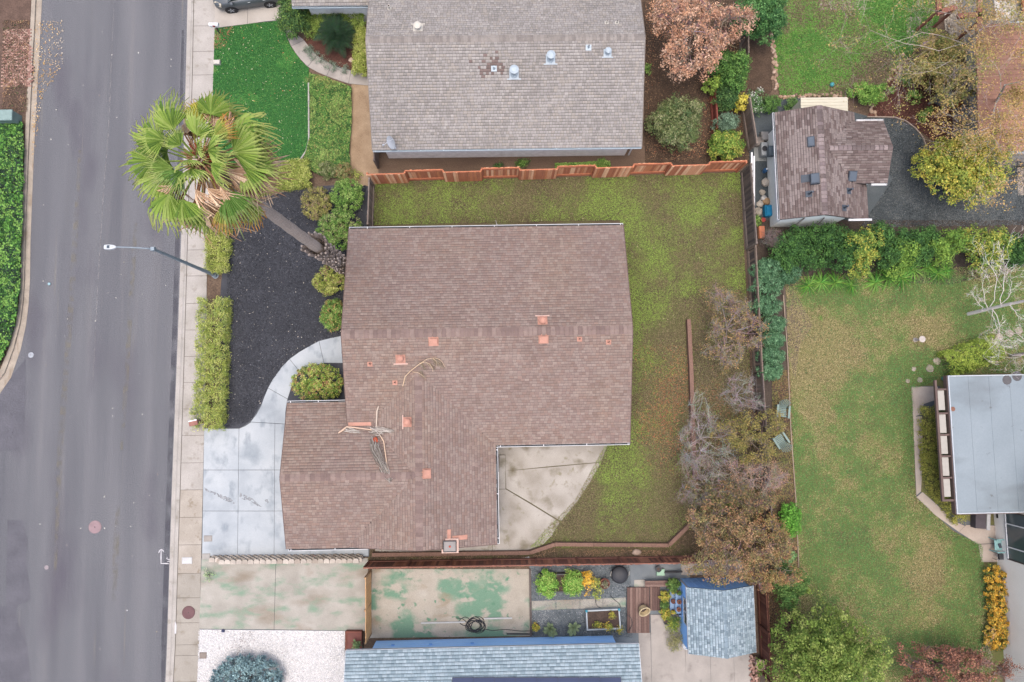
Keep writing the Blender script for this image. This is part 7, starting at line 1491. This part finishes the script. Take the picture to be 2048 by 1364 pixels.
# hedge row south of the annex
HR = [[S(66, 106, 50, K), S(84, 126, 58, K), S(50, 84, 44, K)], [S(110, 148, 54, K), S(132, 164, 62, K), S(88, 124, 50, K)], [S(92, 128, 52, K), S(150, 164, 66, K), S(116, 146, 58, K)]]
for k, (px, py, rx, ry, h, pi_, lab) in enumerate(((1622, 480, 50, 36, 2.3, 0, 'leftmost dark green bush of the row south of the annex'), (1690, 485, 46, 40, 2.4, 0, 'dark green bush second in the row south of the annex'), (1725, 492, 34, 44, 2.6, 2, 'yellow-tinged bush in the middle of the row'), (1770, 476, 36, 36, 2.5, 0, 'deep green bush right of the yellow-tinged one'), (1800, 492, 30, 40, 2.5, 1, 'light green bush in the row, left of the gap'),
        (1838, 480, 34, 34, 2.4, 0, 'green bush above the strappy clumps'), (1880, 478, 34, 30, 2.3, 1, 'yellow-green bush right of the row centre'), (1962, 482, 46, 42, 2.5, 2, 'golden-green bush near the right end of the row'), (2035, 488, 28, 28, 2.3, 0, 'dark bush at the right edge of the row'), (1572, 500, 28, 36, 1.8, 0, 'dark green bush beside the bare grey twigs'))):
    shrub('hedge_bush', lab, px, py+12, rx*1.2, ry*1.25, h, HR[pi_]+([S(170, 168, 64, K)] if pi_ == 2 else []), int(150*rx), .11, lobes=3, clump=.26, lump=.16, group='bushes in the row south of the annex')
twigtree('bare_shrub', 'grey leafless twiggy shrub near the fence corner', 1545, 478, 26, 22, 1.5, None, 0, S(150, 140, 132), 160, tr=.04)
# strappy clumps
AG = [S(80, 130, 52, K), S(98, 148, 60, K), S(66, 110, 46, K), S(124, 166, 80, K)]
agm = []
for q in range(3):
    mb = MB()
    for k in range(70):
        a_ = random.random()*6.283; ln = random.uniform(.35, .75); el_ = random.uniform(.5, 1.3); mb.col = tuple(v*random.uniform(.8, 1.2) for v in random.choice(AG)); d = Vector((math.cos(a_), math.sin(a_), 0)); s_ = Vector((-math.sin(a_), math.cos(a_), 0))*.022; prev = None
        for u in (0, .35, .7, 1.0):
            c_ = d*(ln*u*math.cos(el_)*.4+ln*u*u*.7)+Vector((0, 0, ln*(u*math.sin(el_)-.75*u*u)+.05)); w_ = s_*(1-.85*u); cur = [c_-w_, c_+w_]
            if prev: mb.add(prev+cur, [(0, 1, 3, 2)])
            prev = cur
    agm.append(mb.mesh('leaves', LEAF))
for k, (px, py, s_) in enumerate(((1615, 572, 1.1), (1640, 566, 1.1), (1668, 566, 1.1), (1700, 572, .9), (1748, 566, 1.1), (1772, 556, 1.2), (1800, 558, 1.3), (1822, 540, 1.1), (1850, 536, 1.0), (1872, 548, 1.1), (1888, 542, .9))):
    p = P(px, py); t = thing('strappy_plant', ['leftmost strappy green clump edging the dry lawn', 'second strappy clump from the left', 'third strappy clump from the left', 'small strappy clump before the gap', 'strappy clump just right of the gap', 'sixth strappy clump from the left', 'biggest strappy clump with trailing leaves', 'strappy clump set back under the bushes', 'strappy clump behind the row, ninth from the left', 'strappy clump second from the right end', 'rightmost strappy green clump'][k], 'strappy plant', tuple(p), random.random()*6, 'strappy clumps along the east lawn'); link('leaves', agm[k % 3], t, (0, 0, 0), None, (s_*1.45, s_*1.45, s_*1.2))
p = P(1640, 636); t = thing('strappy_plant', 'lone small strappy tuft in the dry lawn', 'strappy plant', tuple(p)); link('leaves', agm[0], t, (0, 0, 0), None, (.45, .45, .4))
# clipped conifers along the back fence
CON = [S(78, 118, 80, K), S(96, 138, 96, K), S(64, 102, 70, K), S(116, 156, 114, K)]
for k, (px, py, rx, ry) in enumerate(((1531, 540, 29, 22), (1533, 576, 31, 24), (1532, 612, 30, 20), (1546, 650, 24, 17), (1545, 680, 22, 16), (1542, 712, 26, 20), (1540, 742, 24, 18))):
    shrub('conifer', ['topmost clipped dark conifer behind the low fence', 'second clipped conifer from the top', 'third clipped conifer from the top', 'fourth clipped conifer, beside the thin brown tree', 'fifth clipped conifer from the top', 'sixth clipped conifer from the top', 'lowest clipped conifer of the row'][k], px, py, rx, ry, 1.7, CON, 4200, .085, group='clipped conifers along the fence', clump=.16, per=22)
shrub('shrub', 'feathery dark green shrub between conifers and the bush row', 1575, 552, 24, 30, 1.5, [S(70, 110, 74, K), S(90, 128, 92, K), S(56, 92, 60, K)], 2800, .1, lobes=2)
# thin autumn trees along the fence
BRW = [S(150, 128, 78, 2.1), S(134, 122, 72, 2.1), S(168, 134, 86, 2.1), S(118, 112, 70, 2.1)]; TW = S(152, 138, 132, 1.5)
twigtree('thin_tree', 'thin olive-brown tree over the low fence', 1462, 655, 64, 88, 2.4, BRW, 3000, TW, 420, .085, tr=.06, clump=.26, leaffill=.9)
twigtree('thin_tree', 'grey bare twiggy shrub in front of the timber wall', 1408, 878, 62, 82, 2.4, [S(150, 110, 92, 1.3), S(120, 104, 80, 1.3)], 700, S(152, 144, 138, 1.6), 420, .07, tr=.055)
twigtree('thin_tree', 'grey-violet bare twigs by the fence gap', 1480, 790, 44, 44, 2.2, None, 0, S(146, 138, 134, 1.6), 220, tr=.045)
twigtree('thin_tree', 'olive-leaved shrub beside the garden chairs', 1500, 872, 66, 58, 2.5, [S(136, 128, 66, 2.0), S(118, 116, 60, 2.0), S(154, 136, 76, 2.0)], 7000, S(124, 112, 100, 1.6), 240, .085, tr=.05, clump=.26, leaffill=.9)
twigtree('thin_tree', 'bare pinkish twig shrub below the garden chairs', 1512, 962, 56, 48, 2.4, [S(166, 132, 106, 2.0), S(150, 116, 92, 2.0)], 2200, S(160, 144, 134, 1.6), 380, .075, tr=.05)
twigtree('thin_tree', 'grey bare shrub straddling the lower end of the timber wall', 1400, 960, 54, 60, 2.2, [S(128, 108, 80, 1.3)], 500, S(148, 140, 134, 1.6), 320, tr=.05)
twigtree('thin_tree', 'olive and brown tree above the blue shed', 1450, 1015, 84, 64, 2.9, [S(116, 112, 66, 2.0), S(136, 120, 76, 2.0), S(96, 96, 60, 2.0), S(156, 118, 84, 2.0)], 6500, S(120, 106, 96, 1.6), 320, .09, tr=.06, clump=.28, leaffill=.9)
RUS = [S(140, 132, 80, 2.0), S(162, 126, 88, 2.0), S(144, 114, 80, 2.0), S(132, 118, 76, 2.0), S(174, 138, 102, 2.0), S(118, 112, 72, 2.0)]
twigtree('autumn_tree', 'rust-brown autumn tree overhanging the blue shed and south fence', 1462, 1092, 100, 72, 3.6, RUS, 9500, S(128, 110, 100, 1.6), 340, .095, tr=.08, clump=.3, leaffill=.9, low=.35)
twigtree('autumn_tree', 'golden-brown drooping tree right of the blue shed', 1540, 1110, 50, 80, 3.2, [S(150, 128, 76, 2.0), S(128, 118, 70, 2.0), S(160, 116, 80, 2.0)], 7000, S(132, 114, 104, 1.6), 220, .09, tr=.06, clump=.28, leaffill=.9)
shrub('shrub', 'bright lime green bush at the edge of the dry lawn', 1582, 1040, 18, 34, 1.2, [S(96, 160, 50, K), S(116, 176, 62, K), S(80, 138, 44, K)], 2800, .1); shrub('shrub', 'pale green leafy plant in the lower lawn bed', 1572, 1112, 16, 26, .9, [S(110, 160, 92, K), S(136, 178, 112, K), S(90, 136, 76, K)], 1300, .1)
shrub('shrub', 'dark green bush above the big conifer tree', 1580, 1170, 38, 46, 1.8, [S(72, 110, 52, K), S(92, 130, 62, K), S(110, 142, 70, K)], 6000, .1, lobes=3)
shrub('tree', 'big feathery yellow-green tree at the bottom edge', 1645, 1318, 112, 100, 5.5, [S(110, 134, 52, K), S(126, 148, 60, K), S(90, 116, 46, K), S(146, 160, 78, K)], 30000, .12, cat='tree', lobes=11, clump=.3, lump=.25, fill=.25, up=.25)
RED = [S(154, 104, 84, 1.7), S(136, 94, 80, 1.7), S(172, 122, 98, 1.7), S(120, 88, 76, 1.7)]
twigtree('autumn_tree', 'dark red leaved tree at the bottom right corner', 1895, 1340, 110, 52, 3.0, RED, 11000, S(140, 116, 110), 300, .1, tr=.07, clump=.3, leaffill=.9)
baretree('bare_tree', 'small bare pinkish tree against the pale wall', (1972, 1372), 4, [(1990, 1345, 3), (1985, 1300, 2.4, .5), (1965, 1330, 2.4, .6), (2010, 1330, 2.6, .7)], S(206, 176, 164), .05, 4, None, 0, .8)
p = P(2030, 1322); t = thing('strappy_plant', 'dark green spiky plant at the foot of the pale wall', 'strappy plant', tuple(p)); 
leafobj('leaves', crown([(0, 0, .5, .55, .5, .5)], 900, DKG, .22, .2, 12, aspect=.2)[0], t)
FLW = [S(236, 184, 46, 1.6), S(222, 164, 40, 1.6), S(244, 204, 80, 1.3), S(200, 160, 50, 1.3)]
for k, (px, py, rx, ry) in enumerate(((1990, 1153, 20, 22), (1996, 1185, 22, 18), (1996, 1215, 21, 20), (1997, 1243, 20, 16), (1993, 1262, 20, 14), (1993, 1284, 20, 16))):
    shrub('flowering_shrub', ['topmost golden flowering shrub against the pale wall', 'second golden shrub down the pale wall', 'third golden shrub down the pale wall', 'fourth golden shrub down the pale wall', 'fifth golden shrub, just below the gap in flowers', 'lowest golden flowering shrub by the red tree'][k], px, py, rx, ry, .9, FLW+([S(96, 116, 52, K)] if k != 1 else [S(120, 124, 52, K)]), 1700, .1, group='golden flowering shrubs along the pale wall', clump=.14)
hedge('hedge', 'low golden-green hedge between the pink path and the patio lattice', [(1860, 815), (1858, 870), (1862, 940), (1872, 975), (1892, 1000), (1925, 1040)], 32, .55, [S(164, 158, 66, K), S(146, 146, 60, K), S(126, 134, 56, K)], 9000, .075)
hedge('hedge', 'mounded bright yellow-green hedge north of the patio roof', [(1893, 730), (1925, 718), (1960, 705), (1995, 692)], 52, .9, [S(150, 172, 62, K), S(170, 186, 74, K), S(124, 150, 54, K)], 9000, .085)
# plants of the blue house yard
GB = [S(118, 170, 60, K), S(142, 188, 78, K), S(96, 146, 52, K), S(166, 190, 92, K)]
shrub('shrub', 'leafy green shrub left in the dark raised bed', 1094, 1168, 20, 24, 1.2, GB, 2600, .09); shrub('shrub', 'leafy green shrub right in the dark raised bed', 1145, 1165, 19, 24, 1.2, GB, 2600, .09)
shrub('flowering_shrub', 'golden yellow leaved plant beside the raised bed', 1176, 1168, 13, 22, 1.0, [S(240, 190, 44, 1.6), S(228, 174, 40, 1.6), S(246, 214, 90, 1.3)], 700, .1); shrub('shrub', 'thin green plant between golden plant and terracotta pot', 1193, 1172, 12, 24, .8, [S(140, 166, 70, K), S(166, 170, 80, K)], 420, .09)
def rosette(label, px, py, r, col, n=16):
    p = P(px, py); t = thing('succulent', label, 'succulent', tuple(p))
    lm = []
    for q in range(2):
        mb = MB(); mb.col = tuple(v*(1+.15*q) for v in col); mb.add([(0, 0, .05), (r*.35, r*.2, r*.35), (r*.8, r*.22, r*.5), (r*1.05, 0, r*.42), (r*.8, -r*.22, r*.5), (r*.35, -r*.2, r*.35), (r*.6, 0, r*.34)], [(0, 6, 1), (1, 6, 2), (2, 6, 3), (3, 6, 4), (4, 6, 5), (5, 6, 0)]); lm.append(mb.mesh('leaf', LEAF))
    for k in range(n): link('leaf', lm[k % 2], t, (0, 0, .05), (0, -random.uniform(-.15, .9), k*2.4), (random.uniform(.7, 1.05),)*3)
rosette('pale green broad-leaved plant against the blue wall, left of two', 1100, 1257, .5, S(150, 168, 128, 1.3)); rosette('pale green broad-leaved plant against the blue wall, right of two', 1147, 1253, .5, S(156, 174, 134, 1.3), 13)
for lab, px, py, r_ in (('yellow seedling in the front left of the white-rimmed bed', 1195, 1251, 5), ('green seedling at the front of the white-rimmed bed', 1217, 1254, 8), ('yellow-green plant at the corner of the white-rimmed bed', 1238, 1257, 7), ('thin dry stalk in the white-rimmed bed', 1225, 1228, 5)): shrub('seedling', lab, px, py, r_, r_, .5, YP, int(r_*28), .08, z0=L+.3 if px < 1230 else L)
shrub('shrub', 'yellow-green bush on the concrete beside the shed', 1346, 1245, 13, 15, .9, YP[1:3]+GP[:1], 900, .08); shrub('grass_clump', 'dry tan-green grass clump against the shed wall', 1351, 1283, 16, 17, .8, [S(150, 148, 96, K), S(170, 160, 110, K), S(128, 132, 80, K)], 1300, .1, aspect=.2)
shrub('weed', 'small plant in the red brick planter', 710, 1288, 9, 10, .5, [S(104, 132, 80, K), S(126, 150, 100, K)], 260, .09, z0=L+.25)
shrub('blue_shrub', 'dome-shaped blue-grey shrub in the white rock', 492, 1362, 68, 46, 1.3, [S(124, 154, 158, 1.6), S(142, 172, 174, 1.6), S(102, 130, 138, 1.6)], 9000, .12, clump=.2, per=24, lump=.06)
shrub('weed', 'pale spiky weed at the corner of the side driveway', 418, 1147, 10, 12, .3, [S(206, 216, 176, 1.2), S(150, 180, 120, K)], 160, .12, aspect=.2)
shrub('weed', 'green weeds beside the rust-brown fence', 1536, 1275, 10, 14, .5, FRESH, 420, .09); shrub('weed', 'green weed at the foot of the dark fence corner', 1512, 440, 8, 12, .5, FRESH, 320, .09)
